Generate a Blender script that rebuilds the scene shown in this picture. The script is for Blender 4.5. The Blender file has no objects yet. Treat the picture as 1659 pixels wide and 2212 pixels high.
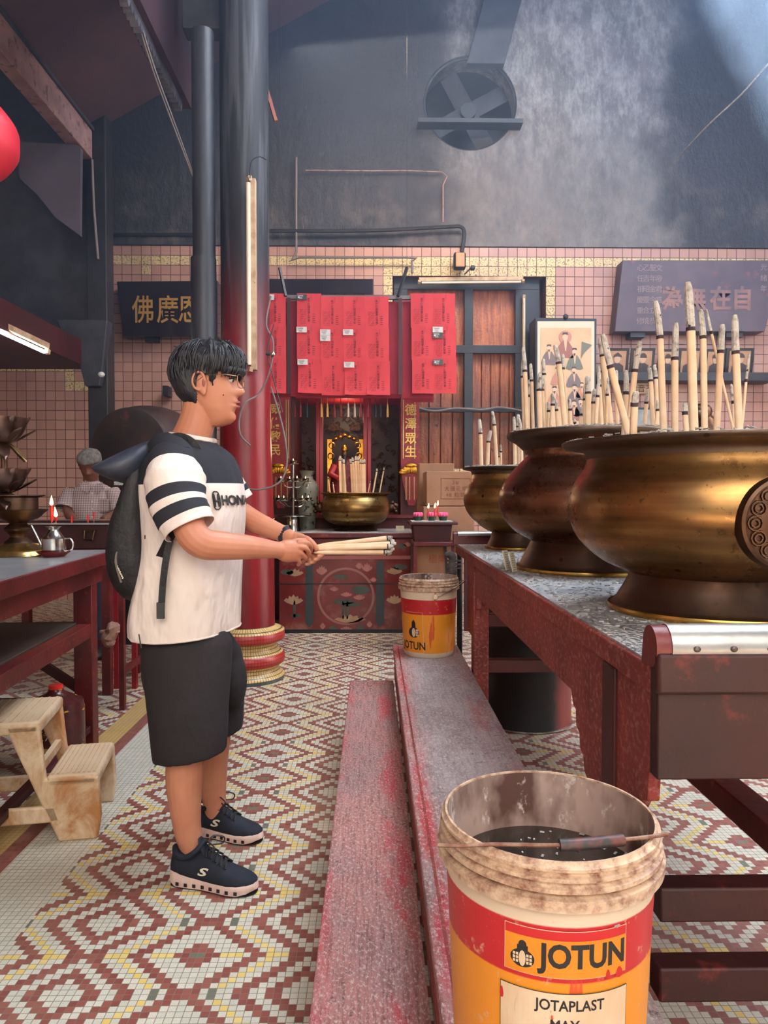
import bpy, bmesh, math, random
from mathutils import Vector, Matrix, noise as mnoise
random.seed(7)
S = bpy.context.scene
COL = S.collection
V = Vector
PI = math.pi
# ---------------------------------------------------------------- camera
CAM_H = 1.23; FPX = 1550.0; W, H = 1659, 2212
YAW = math.atan(24.5/FPX); PITCH = math.atan(41/FPX)
cam_d = bpy.data.cameras.new('camera'); cam = bpy.data.objects.new('camera', cam_d); COL.objects.link(cam)
cam_d.sensor_fit = 'HORIZONTAL'; cam_d.sensor_width = 36.0; cam_d.lens = 36.0*FPX/W; cam_d.clip_start = 0.02
cam.location = (0, 0, CAM_H)
cam.rotation_euler = (PI/2-PITCH, 0, -YAW)
S.camera = cam
_R = Matrix.Rotation(-YAW, 3, 'Z') @ Matrix.Rotation(PI/2-PITCH, 3, 'X')
def ray(px, py): return _R @ V(((px-W/2)/FPX, -(py-H/2)/FPX, -1.0))
def P(px, py, Y):
    d = ray(px, py); return V((0, 0, CAM_H)) + d*(Y/d.y)
def PH(px, py, h):
    d = ray(px, py); return V((0, 0, CAM_H)) + d*((h-CAM_H)/d.z)
# ---------------------------------------------------------------- view, world, lights
S.view_settings.view_transform = 'Standard'
try: S.view_settings.look = 'None'
except Exception: pass
S.view_settings.gamma = 1.0; S.view_settings.use_curve_mapping = False
S.view_settings.exposure = 0.33
S.cycles.max_bounces = 6; S.cycles.diffuse_bounces = 3; S.cycles.glossy_bounces = 3
S.cycles.transmission_bounces = 3; S.cycles.volume_bounces = 0; S.cycles.caustics_reflective = False; S.cycles.caustics_refractive = False
S.cycles.use_denoising = True
S.cycles.sample_clamp_indirect = 6.0; S.cycles.volume_step_rate = 3.0; S.cycles.volume_max_steps = 64
HAZE = .052
wd = bpy.data.worlds.new('world'); S.world = wd; wd.use_nodes = True
bg = wd.node_tree.nodes['Background']; bg.inputs[0].default_value = (0.80, 0.90, 1.0, 1); bg.inputs[1].default_value = 0.5
def area(name, loc, target, sx, sy, power, col=(1, 1, 1), spread=180):
    l = bpy.data.lights.new(name, 'AREA'); l.shape = 'RECTANGLE'; l.size = sx; l.size_y = sy; l.energy = power; l.color = col
    l.spread = math.radians(spread)
    o = bpy.data.objects.new(name, l); COL.objects.link(o); o.location = loc
    o.rotation_euler = (V(target)-V(loc)).to_track_quat('-Z', 'Y').to_euler(); return o
def point(name, loc, power, col, r=.05):
    l = bpy.data.lights.new(name, 'POINT'); l.energy = power; l.color = col; l.shadow_soft_size = r
    o = bpy.data.objects.new(name, l); COL.objects.link(o); o.location = loc; return o
area('roof_opening_daylight', (2.4, 3.0, 7.0), (1.6, 3.9, 0), 3.2, 4.0, 430, (0.80, 0.90, 1.0))
area('courtyard_daylight', (0.6, -2.6, 3.6), (0.2, 3.2, 1.0), 4.5, 2.6, 190, (1.0, 0.90, 0.80))
area('added_wall_glow', (0.6, 6.3, 5.2), (0.9, 8.3, 2.6), 2.6, .5, 52, (1.0, 0.72, 0.45))  # added unseen warm light that brightens the tiles round the window
sl = bpy.data.lights.new('sun', 'SUN'); sl.energy = 470.0; sl.angle = math.radians(1.5); sl.color = (1.0, .98, .88)
sun = bpy.data.objects.new('sun', sl); COL.objects.link(sun)
SUN_DIR = V((.50, .05, -.86)).normalized(); sun.rotation_euler = SUN_DIR.to_track_quat('-Z', 'Y').to_euler()
# ---------------------------------------------------------------- naming
def tag(o, label=None, cat=None, group=None, kind=None):
    if label: o['label'] = label
    if cat: o['category'] = cat
    if group: o['group'] = group
    if kind: o['kind'] = kind
    return o
WL = {}
def thing(name, loc, label, cat, group=None):
    o = bpy.data.objects.new(name, None); COL.objects.link(o); o.location = loc; o.empty_display_size = .05
    WL[o.name] = V(loc); return tag(o, label, cat, group)
ORD = ['first', 'second', 'third', 'fourth', 'fifth', 'sixth', 'seventh', 'eighth', 'ninth', 'tenth', 'eleventh', 'twelfth', 'thirteenth', 'fourteenth', 'fifteenth', 'sixteenth', 'seventeenth', 'eighteenth', 'nineteenth', 'twentieth']
ORD += ['twenty-'+q for q in ORD[:9]] + ['thirtieth'] + ['thirty-'+q for q in ORD[:9]]
# ---------------------------------------------------------------- mesh builder (world coordinates)
class MB:
    def __init__(s): s.v = []; s.f = []; s.m = []; s.mi = 0
    def add(s, vs, fs, mi=None):
        o = len(s.v); s.v += [V(x) for x in vs]; s.f += [tuple(i+o for i in f) for f in fs]; s.m += [s.mi if mi is None else mi]*len(fs); return s
    def box(s, c, d, R=None, mi=None, taper=1.0):
        hx, hy, hz = d[0]/2, d[1]/2, d[2]/2; vs = []
        for z in (-1, 1):
            k = taper if z > 0 else 1.0
            for x, y in ((-1, -1), (1, -1), (1, 1), (-1, 1)):
                p = V((x*hx*k, y*hy*k, z*hz)); p = R @ p if R else p; vs.append(V(c)+p)
        return s.add(vs, [(3, 2, 1, 0), (4, 5, 6, 7), (0, 1, 5, 4), (1, 2, 6, 5), (2, 3, 7, 6), (3, 0, 4, 7)], mi)
    def bb(s, a, b, mi=None):
        return s.box([(a[i]+b[i])/2 for i in range(3)], [abs(b[i]-a[i]) for i in range(3)], None, mi)
    def bar(s, p0, p1, w, h, up=(0, 0, 1), mi=None):
        p0, p1 = V(p0), V(p1); d = (p1-p0); L = d.length; d.normalize(); x = d.cross(V(up))
        if x.length < 1e-4: x = d.cross(V((1, 0, 0)))
        x.normalize(); z = x.cross(d)
        R = Matrix((x, d, z)).transposed(); return s.box((p0+p1)/2, (w, L, h), R, mi)
    def loft(s, rings, cap=True, mi=None, mis=None):
        n = len(rings[0]); o = len(s.v)
        for r in rings: s.v += [V(p) for p in r]
        for k in range(len(rings)-1):
            m_ = mis[k] if mis else (s.mi if mi is None else mi)
            for i in range(n):
                j = (i+1) % n; s.f.append((o+k*n+i, o+k*n+j, o+(k+1)*n+j, o+(k+1)*n+i)); s.m.append(m_)
        if cap:
            m_ = mis[0] if mis else (s.mi if mi is None else mi)
            s.f.append(tuple(o+i for i in reversed(range(n)))); s.f.append(tuple(o+(len(rings)-1)*n+i for i in range(n))); s.m += [m_, mis[-1] if mis else m_]
        return s
    def tube(s, pts, rad, n=10, cap=True, mi=None, mis=None, flat=None):
        pts = [V(p) for p in pts]; 
        if not hasattr(rad, '__len__'): rad = [rad]*len(pts)
        rings = []; prev = None
        for i, p in enumerate(pts):
            t = (pts[min(i+1, len(pts)-1)]-pts[max(i-1, 0)]).normalized()
            if prev is None:
                a = t.cross(V((0, 0, 1)))
                if a.length < .05: a = t.cross(V((0, 1, 0)))
                a.normalize()
            else:
                a = prev-t*prev.dot(t); a.normalize()
            prev = a; b = t.cross(a); fl = flat if flat else (1, 1)
            rings.append([p+(a*math.cos(2*PI*k/n)*fl[0]+b*math.sin(2*PI*k/n)*fl[1])*rad[i] for k in range(n)])
        return s.loft(rings, cap, mi, mis)
    def cyl(s, p0, p1, r0, r1=None, n=20, mi=None): return s.tube([p0, p1], [r0, r0 if r1 is None else r1], n, True, mi)
    def lathe(s, prof, c, n=40, cap=True, mi=None, mis=None, R=None):
        c = V(c); rings = []
        for r, z in prof:
            ring = [V((r*math.cos(2*PI*k/n), r*math.sin(2*PI*k/n), z)) for k in range(n)]
            rings.append([c+(R @ p if R else p) for p in ring])
        return s.loft(rings, cap, mi, mis)
    def ell(s, c, r, n=14, m=8, R=None, mi=None):
        prof = [(max(math.sin(PI*k/m), .002), -math.cos(PI*k/m)) for k in range(m+1)]; rings = []
        for q, z in prof:
            ring = [V((q*math.cos(2*PI*k/n)*r[0], q*math.sin(2*PI*k/n)*r[1], z*r[2])) for k in range(n)]
            rings.append([V(c)+(R @ p if R else p) for p in ring])
        return s.loft(rings, True, mi)
    def prism(s, poly, o, ax, ay, depth, mi=None):   # polygon in plane (ax, ay) at o, thickness along ax x ay
        o, ax, ay = V(o), V(ax), V(ay); nrm = ax.cross(ay).normalized()*depth
        a = [o+ax*x+ay*y for x, y in poly]; n = len(a)
        return s.add(a+[p+nrm for p in a], [tuple(reversed(range(n))), tuple(range(n, 2*n))]+[(i, (i+1) % n, n+(i+1) % n, n+i) for i in range(n)], mi)
    def disc(s, o, ax, ay, r, depth=.001, n=16, mi=None, ry=None):
        return s.prism([(r*math.cos(2*PI*k/n), (ry or r)*math.sin(2*PI*k/n)) for k in range(n)], o, ax, ay, depth, mi)
    def build(s, name, mat, parent=None, smooth=True, bevel=0, sub=0, loc=None, angle=38, seg=2):
        if parent is not None: L = WL[parent.name]
        elif loc is not None: L = V(loc)
        else:
            xs = [p.x for p in s.v]; ys = [p.y for p in s.v]; zs = [p.z for p in s.v]
            L = V(((min(xs)+max(xs))/2, (min(ys)+max(ys))/2, min(zs)))
        me = bpy.data.meshes.new(name); me.from_pydata([p-L for p in s.v], [], s.f)
        mats = mat if isinstance(mat, (list, tuple)) else [mat]
        for m in mats: me.materials.append(m)
        if len(mats) > 1: me.polygons.foreach_set('material_index', s.m)
        fixn(me)
        if smooth:
            me.shade_smooth(); me.set_sharp_from_angle(angle=math.radians(angle))
        o = bpy.data.objects.new(name, me); COL.objects.link(o)
        if parent is not None: o.parent = parent
        else: o.location = L
        WL[o.name] = L
        if bevel:
            b = o.modifiers.new('bevel', 'BEVEL'); b.width = bevel; b.segments = seg; b.limit_method = 'ANGLE'; b.angle_limit = math.radians(40)
            if smooth: b.harden_normals = False
        if sub:
            q = o.modifiers.new('sub', 'SUBSURF'); q.levels = sub; q.render_levels = sub
        return o
def fixn(me):
    bm = bmesh.new(); bm.from_mesh(me); bmesh.ops.recalc_face_normals(bm, faces=bm.faces); bm.to_mesh(me); bm.free()
def catmull(pts, k=6):
    pts = [V(p) for p in pts]; out = []; n = len(pts)
    for i in range(n-1):
        p0, p1, p2, p3 = pts[max(i-1, 0)], pts[i], pts[i+1], pts[min(i+2, n-1)]
        for j in range(k):
            t = j/k; out.append(.5*((2*p1)+(p2-p0)*t+(2*p0-5*p1+4*p2-p3)*t*t+(3*p1-p0-3*p2+p3)*t**3))
    out.append(pts[-1]); return out
def lerp(a, b, t): return a+(b-a)*t
def interp(tab, x):
    if x <= tab[0][0]: return tab[0][1]
    for (a, b), (c, d) in zip(tab, tab[1:]):
        if x <= c: return lerp(b, d, (x-a)/(c-a) if c > a else 0)
    return tab[-1][1]
def sp(prof, k=4):                                    # smooth a lathe profile
    return [(max(p.x, .001), p.y) for p in catmull([V((r, z, 0)) for r, z in prof], k)]
# ---------------------------------------------------------------- text meshes
_tc = {}
def text_geo(body, size, bold=0.0, sy=1.0, vertical=False, spacing=1.0):
    key = (body, size, bold, sy, vertical, spacing)
    if key in _tc: return _tc[key]
    c = bpy.data.curves.new('lettering', 'FONT'); c.body = '\n'.join(body) if vertical else body; c.size = size
    c.align_x = 'CENTER'; c.align_y = 'CENTER'; c.offset = bold; c.resolution_u = 3; c.space_line = spacing if vertical else 1.0
    if not vertical: c.space_character = spacing
    o = bpy.data.objects.new('lettering', c); COL.objects.link(o)
    me = bpy.data.meshes.new_from_object(o)
    vs = [(v.co.x, v.co.y*sy) for v in me.vertices]; fs = [tuple(p.vertices) for p in me.polygons]
    bpy.data.objects.remove(o); bpy.data.curves.remove(c); bpy.data.meshes.remove(me)
    if vs:
        mx = (min(v[0] for v in vs)+max(v[0] for v in vs))/2; my = (min(v[1] for v in vs)+max(v[1] for v in vs))/2
        vs = [(a-mx, b-my) for a, b in vs]
    _tc[key] = (vs, fs); return vs, fs
def put_text(mb, body, size, o, ax=(1, 0, 0), ay=(0, 0, 1), mi=None, **kw):
    vs, fs = text_geo(body, size, **kw); o, ax, ay = V(o), V(ax), V(ay)
    mb.add([o+ax*x+ay*y for x, y in vs], fs, mi); return mb
# ---------------------------------------------------------------- materials
class NT:
    def __init__(s, name):
        s.mat = bpy.data.materials.new(name); s.mat.use_nodes = True; s.nt = s.mat.node_tree
        s.b = s.nt.nodes['Principled BSDF']; s.out = s.nt.nodes['Material Output']
    def lk(s, a, b): s.nt.links.new(a, b)
    def st(s, sock, v):
        if isinstance(v, bpy.types.NodeSocket): s.lk(v, sock)
        elif isinstance(v, (tuple, list)) and len(v) == 3 and sock.type == 'RGBA': sock.default_value = (*v, 1)
        else: sock.default_value = v
    def node(s, t, **k):
        n = s.nt.nodes.new(t)
        for a, b in k.items(): setattr(n, a, b)
        return n
    def m(s, op, a, b=0.0, c=0.0):
        n = s.node('ShaderNodeMath', operation=op); s.st(n.inputs[0], a); s.st(n.inputs[1], b); s.st(n.inputs[2], c); return n.outputs[0]
    def pos(s): return s.node('ShaderNodeNewGeometry').outputs['Position']
    def obj(s): return s.node('ShaderNodeTexCoord').outputs['Object']
    def sep(s, v):
        n = s.node('ShaderNodeSeparateXYZ'); s.lk(v, n.inputs[0]); return n.outputs
    def comb(s, x, y, z):
        n = s.node('ShaderNodeCombineXYZ'); s.st(n.inputs[0], x); s.st(n.inputs[1], y); s.st(n.inputs[2], z); return n.outputs[0]
    def mapv(s, v, sc=(1, 1, 1), rot=(0, 0, 0), loc=(0, 0, 0)):
        n = s.node('ShaderNodeMapping'); s.lk(v, n.inputs[0]); n.inputs['Scale'].default_value = sc; n.inputs['Rotation'].default_value = rot; n.inputs['Location'].default_value = loc; return n.outputs[0]
    def noise(s, v, scale=5, detail=4, rough=.55, dist=0):
        n = s.node('ShaderNodeTexNoise'); s.lk(v, n.inputs['Vector']); n.inputs['Scale'].default_value = scale; n.inputs['Detail'].default_value = detail
        n.inputs['Roughness'].default_value = rough; n.inputs['Distortion'].default_value = dist; return n.outputs[0]
    def wn(s, v):
        n = s.node('ShaderNodeTexWhiteNoise', noise_dimensions='3D'); s.lk(v, n.inputs['Vector']); return n.outputs[0]
    def vor(s, v, scale, feat='F1'):
        n = s.node('ShaderNodeTexVoronoi', feature=feat); s.lk(v, n.inputs['Vector']); n.inputs['Scale'].default_value = scale; return n.outputs[0]
    def mr(s, v, a, b, c=0.0, d=1.0, smooth=False):
        n = s.node('ShaderNodeMapRange'); n.clamp = True
        if smooth: n.interpolation_type = 'SMOOTHSTEP'
        s.st(n.inputs[0], v); s.st(n.inputs[1], a); s.st(n.inputs[2], b); s.st(n.inputs[3], c); s.st(n.inputs[4], d); return n.outputs[0]
    def mix(s, f, a, b, mode='MIX'):
        n = s.node('ShaderNodeMix', data_type='RGBA', blend_type=mode); s.st(n.inputs[0], f); s.st(n.inputs[6], a); s.st(n.inputs[7], b); return n.outputs[2]
    def bump(s, h, st=.3, dist=.01, prev=None):
        n = s.node('ShaderNodeBump'); n.inputs['Strength'].default_value = st; n.inputs['Distance'].default_value = dist; s.lk(h, n.inputs['Height'])
        if prev: s.lk(prev, n.inputs['Normal'])
        return n.outputs[0]
    def set(s, **k):
        for a, v in k.items(): s.st(s.b.inputs[{'base': 'Base Color', 'rough': 'Roughness', 'metal': 'Metallic', 'normal': 'Normal', 'emit': 'Emission Color', 'es': 'Emission Strength', 'alpha': 'Alpha', 'trans': 'Transmission Weight', 'coat': 'Coat Weight', 'spec': 'Specular IOR Level', 'sss': 'Subsurface Weight', 'sheen': 'Sheen Weight'}[a]], v)
        return s.mat
def srgb(r, g, b):
    f = lambda c: (c/255/12.92) if c/255 <= .04045 else ((c/255+.055)/1.055)**2.4
    return (f(r), f(g), f(b))
def mat(name, c1, c2=None, scale=8, rough=.5, metal=0.0, bump=.0, bscale=40, stretch=(1, 1, 1), r2=None, lo=.35, hi=.65, c3=None, s3=30, lo3=.6, hi3=.7, coat=0.0, dist=.004, **kw):
    n = NT(name); o = n.mapv(n.obj(), stretch); base = c1
    if c2: 
        f = n.mr(n.noise(o, scale), lo, hi); base = n.mix(f, c1, c2)
        if r2 is not None: n.set(rough=n.mr(f, 0, 1, rough, r2))
        else: n.set(rough=rough)
    else: n.set(rough=rough)
    if c3: base = n.mix(n.mr(n.noise(n.mapv(o, loc=(3.1, 7.7, 1.3)), s3, 6, .65), lo3, hi3), base, c3)
    n.set(base=base, metal=metal, coat=coat, **kw)
    if bump: n.set(normal=n.bump(n.noise(o, bscale, 5), bump, dist))
    return n.mat
def emis(name, c, st):
    n = NT(name); n.set(base=c, emit=c, es=st, rough=.5); return n.mat
# ---------------------------------------------------------------- shared materials
M = {}
M['redwood'] = mat('red_paint_wood', srgb(108, 30, 30), srgb(78, 20, 22), 4, .42, stretch=(1, 1, 1), c3=srgb(150, 72, 62), s3=22, lo3=.60, hi3=.72, bump=.25, bscale=60)
M['redwood_dusty'] = mat('dusty_red_paint_wood', srgb(146, 56, 48), srgb(112, 38, 34), 5, .6, c3=srgb(170, 116, 104), s3=75, lo3=.50, hi3=.70, bump=.5, bscale=90)
M['darkred'] = mat('dark_red_lacquer', srgb(74, 14, 15), srgb(52, 11, 12), 3, .55, bump=.15, bscale=30)
M['brightred'] = mat('red_lacquer', srgb(158, 28, 38), srgb(132, 20, 30), 3, .4)
M['soot'] = mat('soot_black', srgb(42, 42, 48), srgb(62, 62, 70), 6, .6, bump=.3, bscale=30)
M['sootwood'] = mat('sooty_roof_wood', srgb(66, 50, 56), srgb(86, 62, 64), 2, .7, bump=.3, bscale=20)
M['black'] = mat('black_paint', srgb(28, 28, 32), srgb(40, 38, 42), 9, .45)
M['steel'] = mat('stainless_steel', srgb(196, 192, 186), srgb(170, 166, 160), 12, .22, 1.0)
M['zinc'] = mat('dull_zinc_sheet', srgb(150, 158, 166), srgb(176, 182, 186), 5, .34, .85, c3=srgb(214, 212, 206), s3=60, lo3=.52, hi3=.60, r2=.5)
M['paper'] = mat('cream_paper', srgb(226, 214, 190), rough=.8)
M['white'] = mat('white_paint', srgb(225, 222, 214), rough=.5)
M['gold'] = mat('gold_leaf', srgb(214, 158, 60), srgb(170, 112, 38), 30, .32, .9, bump=.3, bscale=80)
M['goldpaint'] = mat('gold_paint', srgb(206, 164, 84), rough=.4, metal=.5)
M['cable'] = mat('grey_cable', srgb(120, 108, 104), rough=.6)
M['ash'] = mat('incense_ash', srgb(196, 190, 184), srgb(150, 144, 138), 40, .95, bump=.8, bscale=90)
M['flame'] = emis('candle_flame', (1.0, .62, .22), 14)
M['stick'] = mat('joss_stick_cream', srgb(238, 208, 174), srgb(228, 190, 150), 20, .75)
M['sticktip'] = mat('burnt_joss_tip', srgb(206, 196, 182), srgb(120, 114, 108), 45, .95, lo=.45, hi=.7, c3=srgb(40, 38, 40), s3=90, lo3=.62, hi3=.66, bump=.8, bscale=200)
M['band'] = mat('black_paper_band', srgb(52, 36, 44), rough=.8)
M['pinkstem'] = mat('magenta_stem', srgb(140, 24, 50), rough=.7)
M['incense_thin'] = mat('thin_incense', srgb(190, 160, 130), rough=.8)
WY = 8.3; TS = 20.6*WY/FPX
# tile wall --------------------------------------------------------
n = NT('pink_wall_tile'); s = n.sep(n.pos())
TZ = P(1180, 535, WY).z; TX = P(1179.6, 560, WY).x
fu = n.m('DIVIDE', n.m('SUBTRACT', s[0], TX), TS); fv = n.m('DIVIDE', n.m('SUBTRACT', TZ, s[2]), TS)
u = n.m('FLOOR', fu); v = n.m('FLOOR', fv); tu = n.m('FRACT', fu); tv = n.m('FRACT', fv)
def eq(a, k): return n.m('COMPARE', a, float(k), .4)
def rng_(a, lo, hi): return n.m('MULTIPLY', n.m('GREATER_THAN', a, lo-.5), n.m('LESS_THAN', a, hi+.5))
def OR(*a):
    r = a[0]
    for q in a[1:]: r = n.m('MAXIMUM', r, q)
    return r
def AND(a, b): return n.m('MULTIPLY', a, b)
cream = OR(eq(v, 1), AND(OR(eq(v, 2), eq(v, 23)), rng_(u, -17, 0)), AND(OR(eq(u, 0), eq(u, -17)), rng_(v, 1, 23)), AND(eq(v, 12), rng_(u, -80, -50)), AND(rng_(v, 12, 14), eq(u, -50)), AND(eq(v, 14), rng_(u, -50, -48)), AND(eq(u, -44), rng_(v, 5, 7)), AND(eq(v, 2), eq(u, -42)))
edge = n.m('MINIMUM', n.m('MINIMUM', tu, n.m('SUBTRACT', 1, tu)), n.m('MINIMUM', tv, n.m('SUBTRACT', 1, tv)))
grout = n.mr(edge, .02, .05)
rnd = n.wn(n.comb(u, v, 0))
pink = n.mix(rnd, srgb(188, 142, 128), srgb(204, 158, 140))
pat = n.mr(n.vor(n.comb(fu, fv, 0), 5.5, 'DISTANCE_TO_EDGE'), .05, .09)
sw = n.mr(n.noise(n.comb(fu, fv, 0), 5, 2), .50, .52)
creamc = n.mix(AND(n.m('SUBTRACT', 1, pat), sw), srgb(232, 208, 156), srgb(120, 92, 64))
base = n.mix(cream, pink, creamc)
stain = n.mr(n.noise(n.mapv(n.pos(), (1, 1, .35)), 1.3, 5), .5, .75)
base = n.mix(n.m('MULTIPLY', stain, .45), base, srgb(120, 84, 78))
base = n.mix(grout, srgb(104, 60, 52), base)
n.set(base=base, rough=n.mr(grout, 0, 1, .8, .22), normal=n.bump(n.m('ADD', grout, n.m('MULTIPLY', n.noise(n.pos(), 9, 2), .5)), .25, .004)); M['tile'] = n.mat
# plaster above ----------------------------------------------------
n = NT('smoke_stained_plaster'); p = n.pos(); s = n.sep(p)
big = n.noise(p, 1.1, 5, .6); fine = n.noise(n.mapv(p, (1, 1, .5)), 6, 6, .7); speck = n.noise(p, 24, 5, .7)
xx = n.m('ADD', s[0], n.m('MULTIPLY', n.m('SUBTRACT', big, .5), 1.6))
patch = n.m('MULTIPLY', n.mr(xx, .55, 1.35, 0, 1, True), n.mr(xx, 3.7, 3.0, 0, 1, True))
f = n.m('MULTIPLY', patch, n.mr(fine, .25, .75, .35, 1.1))
base = n.mix(f, srgb(46, 43, 47), srgb(126, 120, 118))
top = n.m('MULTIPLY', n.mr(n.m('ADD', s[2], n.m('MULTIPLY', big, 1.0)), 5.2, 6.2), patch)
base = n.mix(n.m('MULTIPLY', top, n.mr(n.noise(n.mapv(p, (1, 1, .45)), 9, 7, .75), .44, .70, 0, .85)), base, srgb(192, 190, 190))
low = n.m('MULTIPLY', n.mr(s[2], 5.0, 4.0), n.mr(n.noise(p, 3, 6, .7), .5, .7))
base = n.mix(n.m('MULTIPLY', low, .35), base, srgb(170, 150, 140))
n.set(base=base, rough=n.mr(speck, .4, .7, .3, .75), normal=n.bump(n.noise(n.mapv(p, (1, 1, .6)), 13, 7, .7), .7, .03)); M['plaster'] = n.mat
# mosaic floor -----------------------------------------------------
n = NT('mosaic_floor'); s = n.sep(n.pos()); TF = .0200
ox = PH(458, 2145, 0).x; oy = PH(590, 2067, 0).y
AX = V((-.7732, 0, 0)); TFX, TFY = .02036, .0198; oy = PH(185, 2066, 0).y-TFY/2
fu = n.m('DIVIDE', n.m('SUBTRACT', s[0], AX.x), TFX); fv = n.m('DIVIDE', n.m('SUBTRACT', s[1], oy), TFY)
u = n.m('FLOOR', fu); v = n.m('FLOOR', fv); tu = n.m('FRACT', fu); tv = n.m('FRACT', fv)
i = n.m('ABSOLUTE', n.m('SUBTRACT', n.m('FLOORED_MODULO', n.m('ADD', u, 14), 29), 14))
j = n.m('ABSOLUTE', n.m('SUBTRACT', n.m('FLOORED_MODULO', n.m('ADD', v, 7), 15), 7))
d = n.m('SUBTRACT', i, j)
red = OR(rng_(d, 0, 1), rng_(d, 6, 7), rng_(d, -4, -3), AND(eq(j, 0), eq(i, 2)), n.m('LESS_THAN', n.m('ADD', n.m('SUBTRACT', 14, i), j), 2.5))
yel = OR(AND(eq(d, 4), rng_(j, 1, 6)), AND(eq(j, 0), OR(rng_(i, 3, 5), rng_(i, 9, 11))))
grn = OR(AND(eq(j, 0), eq(i, 14)), AND(eq(j, 7), eq(i, 11)))
rnd = n.wn(n.comb(u, v, 1)); edge = n.m('MINIMUM', n.m('MINIMUM', tu, n.m('SUBTRACT', 1, tu)), n.m('MINIMUM', tv, n.m('SUBTRACT', 1, tv)))
gr = n.mr(edge, .02, .07)
c = n.mix(rnd, srgb(208, 207, 190), srgb(224, 219, 200))
c = n.mix(n.m('MULTIPLY', n.mr(n.noise(n.pos(), 420, 2), .5, .6), .35), c, srgb(140, 136, 124))
cr = n.mix(rnd, srgb(132, 70, 62), srgb(154, 90, 78))
c1 = n.mix(red, c, cr); c1 = n.mix(yel, c1, n.mix(rnd, srgb(226, 196, 108), srgb(232, 206, 128))); c1 = n.mix(grn, c1, srgb(108, 114, 98))
bx = -.985
uu = n.m('SUBTRACT', n.m('FLOOR', n.m('DIVIDE', n.m('SUBTRACT', s[0], bx), TF)), 0)
plain = n.m('MULTIPLY', n.m('LESS_THAN', s[0], bx), n.m('GREATER_THAN', s[0], bx-.22))
redl = n.m('MULTIPLY', n.m('LESS_THAN', s[0], bx-.22), n.m('GREATER_THAN', s[0], bx-.28))
yl = n.m('MULTIPLY', n.m('LESS_THAN', s[0], bx-.28), n.m('GREATER_THAN', s[0], bx-.40))
c1 = n.mix(plain, c1, c); c1 = n.mix(redl, c1, cr); c1 = n.mix(yl, c1, srgb(206, 170, 104))
lastdirt = n.mr(n.noise(n.pos(), 1.6, 5), .5, .8)
c1 = n.mix(n.m('MULTIPLY', lastdirt, .3), c1, srgb(140, 128, 112))
c1 = n.mix(gr, srgb(128, 116, 100), c1)
n.set(base=c1, rough=n.mr(n.noise(n.pos(), 3, 3), .3, .7, .28, .5), normal=n.bump(gr, .15, .001)); M['floor'] = n.mat
def structure(o): o['kind'] = 'structure'; return o
XL, XR, YB = -5.2, 5.6, -3.0
structure(MB().bb((XL, YB, -.1), (XR, WY+.6, 0)).build('floor', M['floor'], smooth=False))
# back wall with window opening
wx0, wx1 = TX-16*TS, TX; wz1, wz0 = TZ-3*TS, TZ-23*TS
wl = MB(); y0, y1 = WY, WY+.3
wl.bb((XL, y0, 0), (wx0, y1, TZ)); wl.bb((wx1, y0, 0), (XR, y1, TZ)); wl.bb((wx0, y0, wz1), (wx1, y1, TZ)); wl.bb((wx0, y0, 0), (wx1, y1, wz0))
structure(wl.build('wall_back', M['tile'], smooth=False))
hc = P(1015, 225, WY); hr = 97*WY/FPX*1.03; hs = .75; ZT = 7.3
w2 = MB(); w2.bb((XL, y0-.02, TZ+.004), (hc.x-hs, y1, ZT)); w2.bb((hc.x+hs, y0-.02, TZ+.004), (XR, y1, ZT)); w2.bb((hc.x-hs, y0-.02, TZ+.004), (hc.x+hs, y1, hc.z-hs)); w2.bb((hc.x-hs, y0-.02, hc.z+hs), (hc.x+hs, y1, ZT))
N_ = 48
def sq(a):
    c_, s_ = math.cos(a), math.sin(a); k = hs/max(abs(c_), abs(s_)); return c_*k, s_*k
for dy in (0,):
    ring_i = [V((hc.x+hr*math.cos(2*PI*k/N_), y0-.02, hc.z+hr*math.sin(2*PI*k/N_))) for k in range(N_)]
    ring_o = [V((hc.x+sq(2*PI*k/N_)[0], y0-.02, hc.z+sq(2*PI*k/N_)[1])) for k in range(N_)]
    ring_b = [p+V((0, .32, 0)) for p in ring_i]
    w2.add(ring_o+ring_i+ring_b, [(k, (k+1) % N_, N_+(k+1) % N_, N_+k) for k in range(N_)]+[(N_+k, N_+(k+1) % N_, 2*N_+(k+1) % N_, 2*N_+k) for k in range(N_)])
structure(w2.build('wall_back_upper', M['plaster'], smooth=False))
# dark box behind the fan opening
fb = MB(); b0, b1 = (hc.x-.8, y1+.32, hc.z-.8), (hc.x+.8, y1+.36, hc.z+.8); fb.bb(b0, b1)
structure(fb.build('trim_1', M['black'], smooth=False))
# left side wall, ceiling slabs; the right of the roof stays open to the sky
structure(MB().bb((XL-.2, YB, 0), (XL, WY+.6, ZT)).build('wall_left', M['tile'], smooth=False))
structure(MB().bb((XR, YB, 0), (XR+.2, WY+.6, ZT)).build('wall_right', M['plaster'], smooth=False))
cl = MB(); zc = ZT
cl.bb((XL, YB, zc), (.9, WY+.6, zc+.2)); cl.bb((4.2, YB, zc), (XR, WY+.6, zc+.2)); cl.bb((.9, YB, zc), (4.2, .9, zc+.2)); cl.bb((.9, 5.1, zc), (1.28, 5.8, zc+.2)); cl.bb((.9, 5.8, zc), (4.2, WY+.6, zc+.2)); cl.bb((1.14, .9, zc), (1.34, 5.1, zc+.12)); cl.bb((1.66, .9, zc), (1.80, 5.8, zc+.12)); cl.bb((2.3, .9, zc), (2.6, 5.8, zc+.12))  # unseen slats and opening edges are shaped to split the sun into shafts
structure(cl.build('ceiling', M['sootwood'], smooth=False))
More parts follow.
